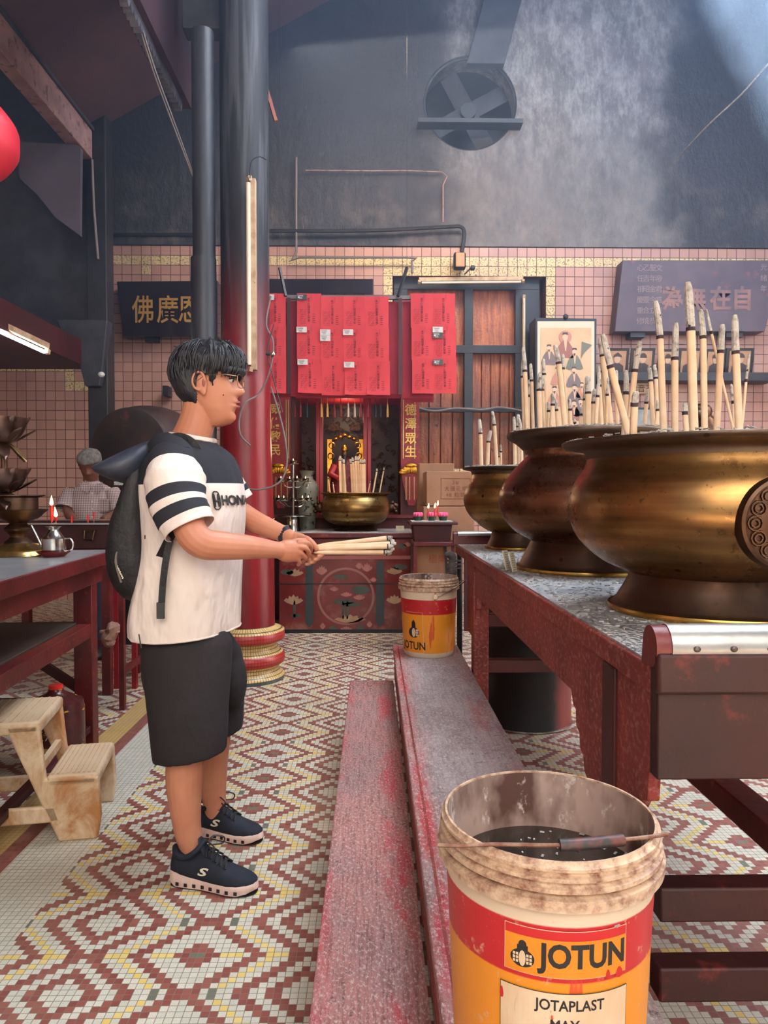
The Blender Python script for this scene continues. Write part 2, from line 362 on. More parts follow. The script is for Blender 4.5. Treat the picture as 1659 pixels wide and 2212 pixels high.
# left roof: sloped boards, purlin, wall panel
rs = MB(); a = P(190, 270, 6.6); 
rs.prism([(0, 0), (2.6, 1.45), (2.6, 1.53), (0, .08)], (a.x, YB+2.2, a.z+.02), (1, 0, 0), (0, 0, 1), -(6.75-(YB+2.2)))
structure(rs.build('ceiling_slope', M['sootwood'], smooth=False))
zb0 = P(187, 333, 6.5).z; zb1 = P(192, 271, 6.5).z; xb = P(190, 300, 6.5).x
purl = mat('pinkish_weathered_beam', srgb(176, 140, 132), srgb(140, 108, 104), 5, .6, c3=srgb(90, 66, 64), s3=14, lo3=.55, hi3=.66, bump=.3)
bmn = MB(); bmn.bb((xb-.12, .4, zb0), (xb, 6.6, zb1)); structure(bmn.build('trim_2', purl, smooth=False, bevel=.006))
fx = MB(); fx.bb((xb-.16, .4, zb1), (xb+.02, 6.6, zb1+.03)); structure(fx.build('trim_3', M['soot'], smooth=False))
pl = MB(); pl.bb((xb-.02, 6.42, P(190, 800, 6.5).z-.2+.2), (xb+.02, 6.46, zb0))
# upper-left dark infill wall and lintel (hides the back wall above the tile on the left)
q = P(232, 535, 6.9); q2 = P(100, 778, 6.9); 
structure(MB().bb((XL, 6.85, q2.z), (q.x-.12, 7.0, ZT)).build('wall_left_infill', M['soot'], smooth=False))
lt = P(430, 1075-1010+440, 6.9)
structure(MB().bb((XL+.02, 1.0, P(0, 600, 4.0).z-.02), (P(200, 735, 6.5).x-.12, 6.8, P(0, 600, 4.0).z+.2)).build('trim_4', M['darkred'], smooth=False))
# black column at left
cx0, cx1 = P(200, 700, 6.75).x, P(243, 700, 6.75).x
c_ = MB(); c_.bb((cx0, 6.62, 0), (cx1, 6.8, ZT)); structure(c_.build('trim_5', M['black'], smooth=False, bevel=.01))
# plaster band and black rail above the tile
r_ = MB(); za = P(600, 507, WY-.1).z
r_.tube([(P(230, 507, 8.2).x, 8.2, za), (P(426, 507, 8.2).x, 8.2, za)], .022, 8)
# ================================================================ wooden kneeling steps
BH, LH = .43, .28
n = NT('worn_pink_red_paint'); o_ = n.pos()
sx_ = n.sep(o_)[0]; a1 = n.noise(n.mapv(o_, (1, .5, 1)), 6, 6, .65); gr = n.noise(n.mapv(o_, (70, 3.5, 9)), 2, 5, .7); a3 = n.noise(n.mapv(o_, (1, .6, 1), rot=(0, 0, .5)), 150, 5, .85); a4 = n.noise(o_, 60, 7, .8)
up_ = n.mr(n.m('ADD', sx_, n.m('MULTIPLY', n.m('SUBTRACT', a1, .5), .18)), .10, .20)
b_ = n.mix(up_, n.mix(n.mr(a1, .35, .62), srgb(194, 126, 118), srgb(166, 126, 124)), n.mix(n.mr(a1, .4, .6), srgb(182, 168, 168), srgb(156, 140, 140)))
b_ = n.mix(n.m('MULTIPLY', n.mr(gr, .46, .62), n.mr(up_, 0, 1, .6, .3)), b_, srgb(104, 58, 52))
edge_ = OR(n.mr(n.m('ABSOLUTE', n.m('SUBTRACT', sx_, .13)), .028, .008), n.mr(n.m('ABSOLUTE', n.m('SUBTRACT', sx_, .06)), .05, .02), n.mr(n.m('ABSOLUTE', n.m('SUBTRACT', sx_, .40)), .06, .02, 0, .6), n.mr(sx_, -.07, -.115))
b_ = n.mix(n.m('MULTIPLY', n.m('MULTIPLY', edge_, n.mr(n.noise(n.mapv(o_, (2, .5, 1), loc=(4, 2, 0)), 5, 7, .75), .47, .60)), .9), b_, srgb(200, 44, 62))
b_ = n.mix(n.m('MULTIPLY', n.mr(a3, .52, .60), .75), b_, srgb(222, 208, 202)); b_ = n.mix(n.m('MULTIPLY', n.mr(a4, .58, .62), .8), b_, srgb(88, 66, 68))
M['step'] = n.set(base=b_, rough=.7, normal=n.bump(n.m('ADD', a3, a4), .5, .005))
t = thing('wooden_step', (0, 2.4, 0), 'lower worn pink-red wooden step on the mosaic floor beside the young man', 'step')
mb = MB(); mb.bb((-.115, .35, LH-.035), (.105, 3.62, LH)); mb.build('tread', M['step'], t, bevel=.004)
for yy in (.9, 2.2, 3.45): MB().bb((-.085, yy, 0), (.10, yy+.05, LH-.035)).build('support', M['redwood_dusty'], t)
mb = MB(); mb.bb((-.08, .4, LH-.10), (-.06, 3.55, LH-.035)); mb.build('side_rail', M['redwood_dusty'], t)
t = thing('wooden_step', (.27, 2.4, 0), 'upper worn wooden step, grey with red paint, both paint buckets standing on it', 'step')
mb = MB(); mb.bb((.105, .35, BH-.03), (.445, 3.75, BH)); mb.build('tread', M['step'], t, bevel=.004)
MB().bb((.128, .36, BH), (.134, 3.72, BH+.0015)).build('groove_line', M['redwood_dusty'], t)
mb = MB(); mb.bb((.112, .4, LH), (.135, 3.72, BH-.03)); mb.build('front_board', M['redwood_dusty'], t)
for yy in (.5, 2.0, 3.65): MB().bb((.14, yy, 0), (.43, yy+.05, BH-.03)).build('support', M['redwood_dusty'], t)
mb = MB(); mb.bb((.425, .4, BH-.12), (.44, 3.7, BH-.03)); mb.build('side_rail', M['redwood_dusty'], t)
# ================================================================ paint buckets
def bucket_mat(nm, r0, r1, cz):
    n = NT(nm); o_ = n.obj(); s = n.sep(o_); z = s[2]
    dirt = n.noise(o_, 48, 6, .7); drip = n.noise(n.mapv(o_, (26, 26, 3)), 1, 3, .6)
    b_ = n.mix(n.mr(z, r0, r0+.002), srgb(232, 146, 34), srgb(190, 32, 40)); b_ = n.mix(n.mr(z, r1, r1+.002), b_, srgb(226, 206, 178)); b_ = n.mix(n.mr(z, .024, .026), srgb(214, 196, 172), b_)
    b_ = n.mix(n.m('MULTIPLY', n.mr(dirt, .60, .68), .6), b_, srgb(214, 180, 150)); b_ = n.mix(n.m('MULTIPLY', n.mr(drip, .64, .67), .8), b_, srgb(206, 64, 40))
    b_ = n.mix(n.mr(z, cz-.012, cz+.004), b_, n.mix(n.mr(dirt, .42, .66), srgb(216, 186, 156), srgb(130, 84, 66)))
    return n.set(base=b_, rough=.42, normal=n.bump(dirt, .2, .002))
M['bucket_in'] = mat('stained_bucket_inside', srgb(176, 150, 138), srgb(92, 62, 54), 13, .6, lo=.42, hi=.60, c3=srgb(214, 200, 190), s3=20, lo3=.58, hi3=.64, stretch=(1, 1, .6), bump=.3)
M['ink'] = mat('black_print', srgb(30, 28, 28), rough=.5)
M['label_cream'] = mat('cream_label', srgb(236, 214, 180), srgb(222, 190, 152), 20, .5, c3=srgb(212, 82, 50), s3=18, lo3=.66, hi3=.68, stretch=(1, 1, .4))
M['orange'] = mat('orange_label', srgb(234, 146, 36), srgb(220, 130, 30), 20, .45)
M['redline'] = mat('red_print', srgb(196, 34, 40), rough=.45)
def wrap(mb, name, mt, parent, c, ang, R_at, off=.0006):
    """bend a flat x-z mesh round the vertical axis at c, facing angle ang"""
    L = WL[parent.name]; me = bpy.data.meshes.new(name); bm = bmesh.new()
    vv = [bm.verts.new(p) for p in mb.v]
    for f in mb.f:
        try: bm.faces.new([vv[q] for q in f])
        except ValueError: pass
    xs = [p.x for p in mb.v]; k = math.floor(min(xs)/.006)
    while k*.006 < max(xs):
        g = bm.verts[:]+bm.edges[:]+bm.faces[:]; bmesh.ops.bisect_plane(bm, geom=g, plane_co=(k*.006, 0, 0), plane_no=(1, 0, 0)); k += 1
    for v_ in bm.verts:
        r = R_at(v_.co.z)+off+v_.co.y; th = ang+v_.co.x/R_at(v_.co.z); z_ = v_.co.z
        v_.co = V(c)+V((r*math.cos(th), r*math.sin(th), z_))-L
    bmesh.ops.recalc_face_normals(bm, faces=bm.faces); bm.to_mesh(me); bm.free(); me.materials.append(mt)
    o = bpy.data.objects.new(name, me); COL.objects.link(o); o.parent = parent; WL[o.name] = L; return o
def bucket(c, label, ang, liquid, near):
    BM_ = bucket_mat('bucket_plastic', .256, .321, .346) if near else bucket_mat('far_bucket_plastic', .212, .284, .327)
    c = V(c); t = thing('paint_bucket', c, label, 'bucket', 'paint buckets on the upper step')
    def ra(z): return (.124+.020*(z/.385))*(.915 if near else 1)
    out = [(.001, .0), (ra(0)-.006, 0), (ra(0)-.003, .004), (ra(.02)-.003, .006), (ra(.02), .022), (ra(.15), .15), (ra(.275), .275), (ra(.32)+.001, .325), (ra(.3)+.012, .327), (ra(.3)+.013, .342), (ra(.3)+.003, .345), (ra(.35), .349), (ra(.35)+.008, .350), (ra(.35)+.008, .355), (ra(.36)+.001, .358), (ra(.36), .361), (ra(.36)+.006, .363), (ra(.36)+.006, .368), (ra(.36)+.001, .370), (ra(.37)+.001, .374), (ra(.37)+.004, .375), (ra(.37)+.004, .379), (ra(.385), .381), (ra(.385)-.001, .386), (ra(.385)-.004, .386)]
    zm = lambda z_: (interp([(0, 0), (.325, .342), (.386, .396)], z_) if near else z_)
    MB().lathe([(r_, zm(z_)) for r_, z_ in out]+[(ra(.38)-.0045, zm(.38)), (ra(.25)-.005, .25)], c, 72, cap=False).build('bucket_body', BM_, t, angle=50)
    MB().lathe([(ra(.384)-.005, zm(.384)), (ra(.2)-.005, .2), (ra(.02)-.005, .012), (.001, .012)], c, 72, cap=False).build('bucket_inside', M['bucket_in'], t)
    lq = MB(); lq.lathe([(.001, 0), (ra(liquid)-.0055, 0)], c+V((0, 0, liquid)), 60, cap=False)
    lm = mat('dark_dirty_water', srgb(30, 26, 24), srgb(44, 38, 34), 20, .08, c3=srgb(120, 106, 98), s3=110, lo3=.66, hi3=.7, spec=.8)
    if near: 
        lo = lq.build('dirty_water', lm, t); fl = MB()
        for k in range(60):
            a_, r_ = random.uniform(0, 2*PI), .13*math.sqrt(random.random()); w_ = random.uniform(.0015, .004); q = c+V((r_*math.cos(a_), r_*math.sin(a_), liquid+.001)); fl.box(q, (w_, w_*random.uniform(.5, 2.4), .001), Matrix.Rotation(random.random()*3, 3, 'Z'))
        fl.build('floating_ash_flecks', M['ash'], t, smooth=False)['kind'] = 'stuff'
    else: lq.build('dirty_water', M['ash'], t)
    # wire handle with grip
    if near:
        pts = [PH(q_[0], q_[1], c.z+.3985+q_[2]) for q_ in ((945, 1826, 0), (1000, 1827, .001), (1060, 1824, .002), (1130, 1825, .004), (1200, 1826, .006), (1270, 1822, .006), (1345, 1814, .005), (1400, 1808, .002), (1441, 1802, 0))]
        cp = catmull(pts, 8); MB().tube(cp, .0024, 8).build('wire_handle', mat('rusty_wire', srgb(150, 120, 100), srgb(110, 60, 44), 60, .6, .5), t)
        g = cp[33:49]; MB().tube(g, .0068, 12).build('handle_grip', mat('dirty_grip', srgb(46, 42, 46), srgb(112, 56, 46), 50, .5, lo=.45, hi=.7), t)
    else:
        pts = [c+V((.02, -ra(.3)-.016, .303)), c+V((.10, -.13, .335)), c+V((.18, -.05, .37)), c+V((.185, .05, .36)), c+V((.06, ra(.3)+.014, .303))]
        MB().tube(catmull(pts, 8), .0028, 8).build('wire_handle', M['steel'], t)
        MB().cyl(c+V((.02, -ra(.3)-.004, .303)), c+V((.02, -ra(.3)-.020, .303)), .012, .010).build('handle_lug', M['label_cream'], t)
    # printed logo panel
    zc = .206 if near else .155
    pn = MB(); w_, h_ = (.0845, .037) if near else (.05, .06)
    def rect(mb, x0, x1, z0, z1, y=0.0): mb.add([(x0, y, z0), (x1, y, z0), (x1, y, z1), (x0, y, z1)], [(0, 1, 2, 3)])
    if near:
        rect(pn, -.071, .071, .263, .318); wrap(pn, 'logo_outline', M['label_cream'], t, c, ang, ra)
        pn = MB(); rect(pn, -.0702, .0702, .2638, .3172); wrap(pn, 'logo_surround', M['redline'], t, c, ang, ra, .0008)
        pn = MB(); rect(pn, -.0702, .0702, .2638, .307); wrap(pn, 'logo_panel', M['orange'], t, c, ang, ra, .0010)
        tx = MB(); put_text(tx, 'JOTUN', .0315, (.0170, 0, .2850), bold=.0011, sy=1.18); wrap(tx, 'logo_lettering', M['ink'], t, c, ang, ra, .0012)
        lg = MB(); X0, Z0 = -.050, .2835
        lg.prism([(.0135*math.cos(q), .0105*math.sin(q)) for q in [k*PI/12 for k in range(24)]], (X0, 0, Z0-.003), (1, 0, 0), (0, 0, 1), -.0002)
        lg.prism([(.0045*math.cos(q), .005*math.sin(q)) for q in [k*PI/8 for k in range(16)]], (X0, 0, Z0+.013), (1, 0, 0), (0, 0, 1), -.0002)
        rect(lg, X0-.006, X0+.006, Z0, Z0+.012, .0001)
        wrap(lg, 'logo_emblem', M['ink'], t, c, ang, ra, .0012)
        lg = MB(); lg.prism([(.0038*math.cos(q), .0092*math.sin(q)) for q in [k*PI/8 for k in range(16)]], (X0, 0, Z0-.003), (1, 0, 0), (0, 0, 1), -.0002)
        for sx in (-1, 1):
            for r_ in range(3):
                for q_ in range(2): rect(lg, X0+sx*(.0058+q_*.0035)-.0013, X0+sx*(.0058+q_*.0035)+.0013, Z0-.009+r_*.0042, Z0-.0058+r_*.0042)
        wrap(lg, 'emblem_highlight', M['label_cream'], t, c, ang, ra, .0016)
        lb = MB(); rect(lb, -.076, .074, .06, .246); wrap(lb, 'label_border', M['ink'], t, c, ang, ra)
        lb = MB(); rect(lb, -.0752, .0732, .0608, .2452); wrap(lb, 'white_label', M['label_cream'], t, c, ang, ra, .0008)
        tx = MB(); put_text(tx, 'JOTAPLAST', .0152, (.003, 0, .230), bold=.0003, sy=1.15); put_text(tx, 'MAX', .0152, (-.002, 0, .209), bold=.0003, sy=1.15); wrap(tx, 'label_lettering', M['ink'], t, c, ang, ra, .0011)
        for k in range(9):
            dp = MB(); x = random.uniform(-.08, .08); z_ = random.uniform(.10, .27); h_ = random.uniform(.010, .024); w_ = random.uniform(.0018, .0045)
            dp.prism([(w_*math.cos(q)*(1-.35*math.sin(q)), h_*math.sin(q)*.5) for q in [k2*PI/7 for k2 in range(14)]], (x, 0, z_), (1, 0, 0), (0, 0, 1), -.0001)
            wrap(dp, 'paint_splash', M['redline'] if k % 3 else M['label_cream'], t, c, ang, ra, .0014)
    else:
        lg = MB()
        for (x0, x1, z0, z1) in ((-.05, .05, .2232, .2245), (-.05, .05, .026, .0273), (.0488, .05, .026, .2245)): rect(lg, x0, x1, z0, z1)
        wrap(lg, 'label_outline', M['label_cream'], t, c, ang, ra, .0008)
        lg = MB(); lg.prism([(.030*math.cos(q), .026*math.sin(q)) for q in [k*PI/12 for k in range(24)]], (0, 0, .125), (1, 0, 0), (0, 0, 1), -.0002)
        lg.prism([(-.012, .14), (.012, .14), (.010, .175), (0, .188), (-.010, .175)], (0, 0, 0), (1, 0, 0), (0, 0, 1), -.0002); put_text(lg, 'JOTUN', .044, (-.012, 0, .055), bold=.0008, sy=1.2)
        wrap(lg, 'logo_print', M['ink'], t, c, ang, ra, .0010)
        lg = MB(); lg.prism([(.010*math.cos(q), .022*math.sin(q)) for q in [k*PI/8 for k in range(16)]], (0, 0, .125), (1, 0, 0), (0, 0, 1), -.0002)
        for r_ in range(3):
            for q_ in range(2): rect(lg, .0125+q_*.008, .0188+q_*.008-q_*.001, .108+r_*.012, .1175+r_*.012)
        wrap(lg, 'emblem_highlight', M['label_cream'], t, c, ang, ra, .0016)
    return t
bc = (PH(1187, 1775, .815).x, PH(1187, 1768, .815).y, BH)
bucket(bc, 'nearest orange and red paint bucket of dark water with a black-lettered logo facing the camera', -PI/2-.06, .318, True)
bucket((P(926, 1300, 3.56).x, 3.56, BH), 'far orange and red paint bucket on the step end, logo half turned away', -PI/2-.66, .30, False)
# ================================================================ long altar table on the right
M['endshade'] = mat('shaded_red_paint', srgb(56, 10, 10), srgb(40, 9, 10), 4, .6, c3=srgb(92, 26, 24), s3=16, lo3=.6, hi3=.7, bump=.3, bscale=40)  # darker copy of the red paint, shade of the near end put into the colour
TH = .95; X0, X1 = .455, 1.20; Y0, Y1 = 1.13, 3.95
t = thing('altar_table', ((X0+X1)/2, 2.4, 0), 'long red wooden altar table with metal top carrying the three big brass incense burners', 'table')
TBL = t
MB().bb((X0, Y0, TH-.05), (X1, Y1, TH-.004)).build('table_top', M['redwood_dusty'], t, bevel=.004)
tm = NT('ash_covered_metal'); o_ = tm.obj(); a_ = tm.noise(o_, 3, 5, .6); f_ = tm.noise(tm.mapv(o_, rot=(0, 0, .5)), 95, 4, .8); 
bb_ = tm.mix(tm.mr(a_, .35, .65), srgb(138, 144, 154), srgb(176, 178, 182)); fm = tm.m('MULTIPLY', tm.mr(f_, .46, .54), tm.mr(tm.noise(o_, 4.5, 3), .30, .55, .25, 1)); bb_ = tm.mix(fm, bb_, srgb(222, 218, 212))
M['topmetal'] = tm.set(base=bb_, rough=tm.mr(fm, 0, 1, .30, .9), metal=tm.mr(fm, 0, 1, .75, 0), normal=tm.bump(f_, .6, .003))
MB().bb((X0+.008, Y0+.01, TH-.004), (X1-.008, Y1-.01, TH)).build('metal_sheet', M['topmetal'], t)
# side apron: tapering board with scalloped brackets at the legs
def apron(xa, name='side_apron'):
    pts = [(Y0+.02, 0), (Y1-.28, 0), (Y1-.28, -.13), (Y1-.58-.02, -.13), (Y1-.60, -.13)]
    def step(y, dirn): return [(y, -.13), (y+.015*dirn, -.16), (y+.05*dirn, -.165), (y+.05*dirn, -.20), (y+.075*dirn, -.205), (y+.075*dirn, -.235), (y+.10*dirn, -.24), (y+.10*dirn, -.30)]
    po = [(1.15, 0), (3.50, 0), (3.50, -.34), (3.28, -.34), (3.26, -.30), (3.24, -.27), (3.235, -.24), (3.21, -.235), (3.20, -.19), (3.175, -.185), (3.17, -.13)]
    po += [(1.66, -.13), (1.64, -.16), (1.62, -.165), (1.615, -.20), (1.59, -.21), (1.585, -.24), (1.56, -.25), (1.55, -.28), (1.50, -.30), (1.42, -.33), (1.42, -.40), (1.34, -.40), (1.34, -.30), (1.27, -.26), (1.22, -.20), (1.19, -.19), (1.185, -.14), (1.16, -.13), (1.15, -.08)]
    return MB().prism(po, (xa, 0, TH-.05), (0, 1, 0), (0, 0, 1), .022).build(name, M['redwood_dusty'], t, smooth=False, bevel=.003)
apron(X0+.008); 
MB().bb((X1-.03, Y0+.05, TH-.20), (X1-.01, Y1-.3, TH-.05)).build('side_apron', M['redwood'], t)
for x_ in (X0, X1-.08):
    for y_ in (3.22, 1.34): 
        mm = MB(); mm.box((x_+.035, y_+.035, (TH-.05)/2), (.07, .07, TH-.05)); mm.build('leg', M['darkred'] if y_ < 3 else M['redwood_dusty'], t, bevel=.004)
# end board near the camera
MB().bb((X0-.005, Y0-.012, .775), (X1+.03, Y0+.02, TH+.02)).build('end_board', M['endshade'], t, bevel=.003)
MB().bb((X0-.012, Y0-.03, TH-.035), (X1+.03, Y0-.012, TH+.03)).build('end_moulding', M['endshade'], t, bevel=.006)
NAILM = mat('dull_nail', srgb(96, 86, 80), rough=.4, metal=.6)
def scroll(y, sg, nm):
    prof = []; 
    for k in range(25):
        a = -PI*.35+PI*1.25*k/24; prof.append((sg*.030*math.cos(a)*1.0, .034*math.sin(a)+.035))
    outer = [(p[0]*1.0, p[1]) for p in prof]
    po = [(-sg*.035, 0)]+[(q[0], q[1]) for q in outer]
    MB().prism([(a, b) for a, b in po], (X0-.012, y, TH), (0, 1, 0), (0, 0, 1), X1-X0+.04).build(nm, M['redwood'], t, angle=60)
    rings = []; MB_ = MB()
    a0 = [(q[0]*1.07, (q[1]-.035)*1.06+.035) for q in outer[4:]]
    sh = a0+[(q[0]*1.03, (q[1]-.035)*1.03+.035) for q in reversed(outer[4:])]
    MB_.prism(sh, (X0+.012, y, TH), (0, 1, 0), (0, 0, 1), X1-X0); o = MB_.build('metal_cladding', mat('worn_pale_metal', srgb(196, 194, 188), srgb(168, 166, 162), 8, .35, .8, bump=.3, bscale=20), t, angle=60)
    nl = MB()
    for k in range(12 if sg < 0 else 0): MB().ell((X0+.05+k*.058, y-.0325, TH+.037), (.006, .003, .005), 10, 6).build('nail_head', NAILM, t)
scroll(Y0+.005, -1, 'scroll_end'); scroll(Y1-.01, 1, 'scroll_end')
MB().bb((X0+.07, 1.2, TH-.0), (X0+.071, 1.2, TH))
# stretchers
for (ya, z0, z1) in ((1.16, .519, .577), (1.16, .384, .442)): MB().bb((X0+.02, ya, z0), (X1, ya+.046, z1)).build('end_stretcher', M['endshade'], t, bevel=.004)
lx = PH(1475, 1683, .60).x
MB().bb((.83, 1.23, .47), (.90, 3.3, .53)).build('long_stretcher', M['redwood'], t, bevel=.004)
for z0, z1 in ((.62, .68), (.41, .47)): MB().bb((X0+.03, 3.24, z0), (X1-.02, 3.29, z1)).build('end_stretcher', M['redwood'], t, bevel=.004)
# ================================================================ brass incense burners
def brass(name, c1, c2, r1=.22):
    n = NT(name); o = n.obj(); s = n.sep(o); a = n.noise(o, 3.5, 5, .6); st = n.noise(n.mapv(o, (1.5, 1.5, 26)), 1, 3, .5); g = n.noise(o, 38, 6, .7); sp_ = n.vor(n.mapv(o, (1, 1, .8)), 13)
    b = n.mix(n.mr(a, .35, .65), c1, c2); b = n.mix(n.m('MULTIPLY', n.mr(st, .42, .62), .6), b, srgb(88, 54, 34)); b = n.mix(n.m('MULTIPLY', n.mr(g, .62, .67), .6), b, srgb(70, 48, 36)); b = n.mix(n.mr(sp_, .095, .07), b, srgb(60, 48, 42))
    return n.set(base=b, metal=.93, rough=n.m('ADD', n.mr(g, .3, .7, r1, r1+.14), n.mr(a, .4, .7, 0, .08)), normal=n.bump(n.m('ADD', n.m('MULTIPLY', st, .6), n.m('MULTIPLY', a, 1.5)), .12, .006))
M['brass1'] = brass('polished_old_brass', srgb(172, 130, 78), srgb(134, 98, 62)); M['brass2'] = brass('dark_brown_brass', srgb(138, 100, 82), srgb(112, 74, 52), .2); M['brass3'] = brass('yellow_brass', srgb(184, 150, 88), srgb(146, 112, 70))
M['brassdark'] = brass('dark_bronze', srgb(96, 74, 60), srgb(66, 52, 46), .34)
M['rimbrass'] = mat('bright_brass_rim', srgb(200, 160, 84), srgb(168, 126, 62), 20, .25, .95)
STK = []
def joss(base, tip, r, lab, grp=None, burnt=.12, stem=False, bend=None):
    base, tip = V(base), V(tip); d = tip-base; L = d.length
    t = thing('joss_stick', base, lab, 'incense stick', grp); b0 = base+d*(.05 if stem else 0)
    if stem: MB().cyl(base-d.normalized()*.02, b0+d*.01, r*.55, r*.5, 8).build('stem', M['pinkstem'], t)
    tb = 1-burnt; c1 = base+d*tb
    MB().tube([b0, c1], [r, r*.97], 12).build('stick', M['stick'], t)
    MB().tube([c1-d*(.004/L), c1+d*(.004/L)], r*1.06, 12).build('paper_band', M['band'], t)
    bx_, by_ = (bend or (random.uniform(-.3, .3), random.uniform(-.3, .3)))
    tp = [c1, c1+d*(burnt*.5)+V((bx_*r, by_*r, 0)), tip+V((bx_*2.6*r, by_*2*r, 0))]
    MB().tube(catmull(tp, 3), [r*.95, r*1.0, r*.96, r*.97, r*.92, r*.86, r*.55], 9).build('burnt_tip', M['sticktip'], t)
    return t
RIMM = brass('dark_rim_bronze', srgb(104, 88, 76), srgb(74, 62, 56), .36)  # rim metal, darker than the bowls
def burner(c, prof, rimz, ashr, m_, lab, foot=None):
    c = V(c); t = thing('incense_burner', c, lab, 'incense burner', 'brass incense burners on the long altar table')
    MB().lathe(sp(prof[:-6]), c, 88, cap=False).build('bowl', m_, t, angle=60); MB().lathe(sp(prof[-7:]), c, 88, cap=False).build('rim', RIMM, t, angle=60)
    MB().lathe(foot, c, 80, cap=False).build('foot', M['brassdark'], t, angle=45)
    rz = foot[0][0]; MB().lathe([(rz-.004, 0), (rz+.006, 0), (rz+.009, .007), (rz+.006, .014), (rz-.004, .014)], c, 80, cap=False).build('foot_rim', M['rimbrass'], t, angle=60)
    # ash bed
    mb = MB(); rings = []; K = 48
    for q in range(9):
        r_ = ashr*(1-q/8)+.001; rings.append([c+V((r_*math.cos(2*PI*k/K), r_*math.sin(2*PI*k/K), rimz+.006*mnoise.noise(V((r_*30*math.cos(2*PI*k/K), r_*30*math.sin(2*PI*k/K), c.y)))+(.008 if q else -.004))) for k in range(K)])
    mb.loft(rings, cap=False); a = mb.build('ash_bed', M['ash'], t); a['kind'] = 'stuff'
    cr = MB()
    for k in range(260):
        a_, r_ = random.uniform(0, 2*PI), ashr*(.6+.42*math.sqrt(random.random())); l_ = random.uniform(.006, .022)
        q = c+V((r_*math.cos(a_), r_*math.sin(a_), rimz+.010)); cr.box(q, (l_, .002, .0025), Matrix.Rotation(random.uniform(0, 6), 3, 'Z') @ Matrix.Rotation(random.uniform(-.4, .4), 3, 'Y'))
    cr.build('ash_crumbs', M['ash'], t, smooth=False)['kind'] = 'stuff'
    return t
B1 = V((.812, 1.70, TH)); B2 = V((.80, 2.62, TH)); B3 = V((.752, 3.62, TH))
foot1 = [(.232, 0), (.234, .012), (.228, .016), (.222, .022), (.205, .05), (.192, .075), (.188, .092)]
bt1 = burner(B1, [(.186, .088), (.200, .093), (.255, .118), (.308, .165), (.332, .215), (.334, .262), (.320, .305), (.298, .340), (.290, .362), (.300, .380), (.338, .388), (.350, .394), (.350, .402), (.325, .400), (.28, .395)], .398, .33, M['brass1'], 'nearest and brightest round brass incense burner with an embossed medallion on its belly', foot1)
# medallion with scroll knobs
md = MB(); ang = -PI/2-.045; 
mc = B1+V((.334*math.cos(ang), .334*math.sin(ang), .222)); ax = V((-math.sin(ang), math.cos(ang), 0)); nr = V((math.cos(ang), math.sin(ang), 0))
Rm = Matrix((ax, V((0, 0, 1)), nr)).transposed()
md.lathe([(.001, .010), (.078, .010), (.085, .013), (.091, .010), (.093, .002), (.093, -.02)], mc, 48, R=Rm)
for k in range(14):
    a_ = 2*PI*k/14; q = mc+ax*.066*math.cos(a_)+V((0, 0, 1))*.066*math.sin(a_)+nr*.012
    for rr in (.014, .0075): md.tube([q+ax*rr*math.cos(b_)+V((0, 0, 1))*rr*math.sin(b_) for b_ in [j_*2*PI/10 for j_ in range(11)]], .0022, 5)
md.ell(mc+nr*.012, (.035, .01, .035), 16, 8)
md.build('embossed_medallion', M['brassdark'], bt1)
foot2 = [(.262, 0), (.264, .014), (.258, .018), (.252, .03), (.232, .07), (.216, .10), (.212, .108)]
burner(B2, [(.210, .104), (.222, .110), (.275, .140), (.318, .190), (.334, .240), (.328, .290), (.296, .345), (.262, .385), (.240, .410), (.244, .436), (.272, .462), (.300, .478), (.306, .492), (.300, .500), (.272, .502), (.24, .49)], .496, .285, M['brass2'], 'middle brown brass incense burner with a narrow neck and flaring rim', foot2)
foot3 = [(.176, 0), (.178, .010), (.172, .014), (.168, .022), (.155, .05), (.148, .075), (.146, .086)]
burner(B3, [(.144, .082), (.156, .086), (.20, .11), (.255, .16), (.286, .215), (.290, .265), (.276, .31), (.256, .345), (.250, .372), (.256, .390), (.286, .396), (.296, .401), (.296, .408), (.275, .407), (.24, .40)], .404, .28, M['brass3'], 'farthest small golden brass incense burner behind the middle burner', foot3)
# joss sticks: (base px, tip px, tip py, radius px, depth, stem)
def group_sticks(lst, c, rimz, where, depth_jit, seed, mult=1.0):
    rs_ = random.Random(seed); lst = sorted(lst, key=lambda q: q[1]); nn = len(lst)
    for i, (bx, tx, ty, w, dy, stem) in enumerate(lst):
        Y = c.y+dy; b_ = P(bx, 900, Y); b_.z = c.z+rimz+.002; b_.y = Y
        tp = P(tx, ty, Y+rs_.uniform(-.02, .02)); r = w/2*Y/FPX
        h = tp.z-b_.z; look = ('tall' if h > .3 else 'medium' if h > .17 else 'short'); lean = abs(tp.x-b_.x)/max(h, .01)
        lk = f'{look} cream incense stick' + (' leaning' if lean > .15 else '') + f' in the {where} brass burner, {ORD[i]} from left by its tip'
        joss(b_, tp, r, lk, f'incense sticks in the {where} brass burner', burnt=min(.3, .032*(1+w/9)/max(h, .05)*(.8+rs_.random()*.5)), stem=stem)
group_sticks([(1355, 1378, 738, 13, .1, 0), (1362, 1300, 722, 15, -.02, 0), (1347, 1355, 800, 12, .16, 0), (1368, 1372, 845, 16, -.2, 0), (1435, 1423, 650, 15, .0, 1), (1458, 1458, 698, 15, .02, 1), (1500, 1489, 610, 19, -.10, 0), (1523, 1518, 668, 14, .03, 0), (1592, 1525, 668, 6, .08, 0), (1547, 1560, 700, 14, .05, 1), (1598, 1586, 680, 16, -.03, 1), (1484, 1478, 870, 12, -.12, 0), (1600, 1617, 765, 6, .1, 0), (1497, 1492, 858, 8, .12, 0), (1590, 1582, 830, 8, .12, 0), (1384, 1360, 900, 5, .05, 0)], B1, .40, 'nearest', .1, 3)
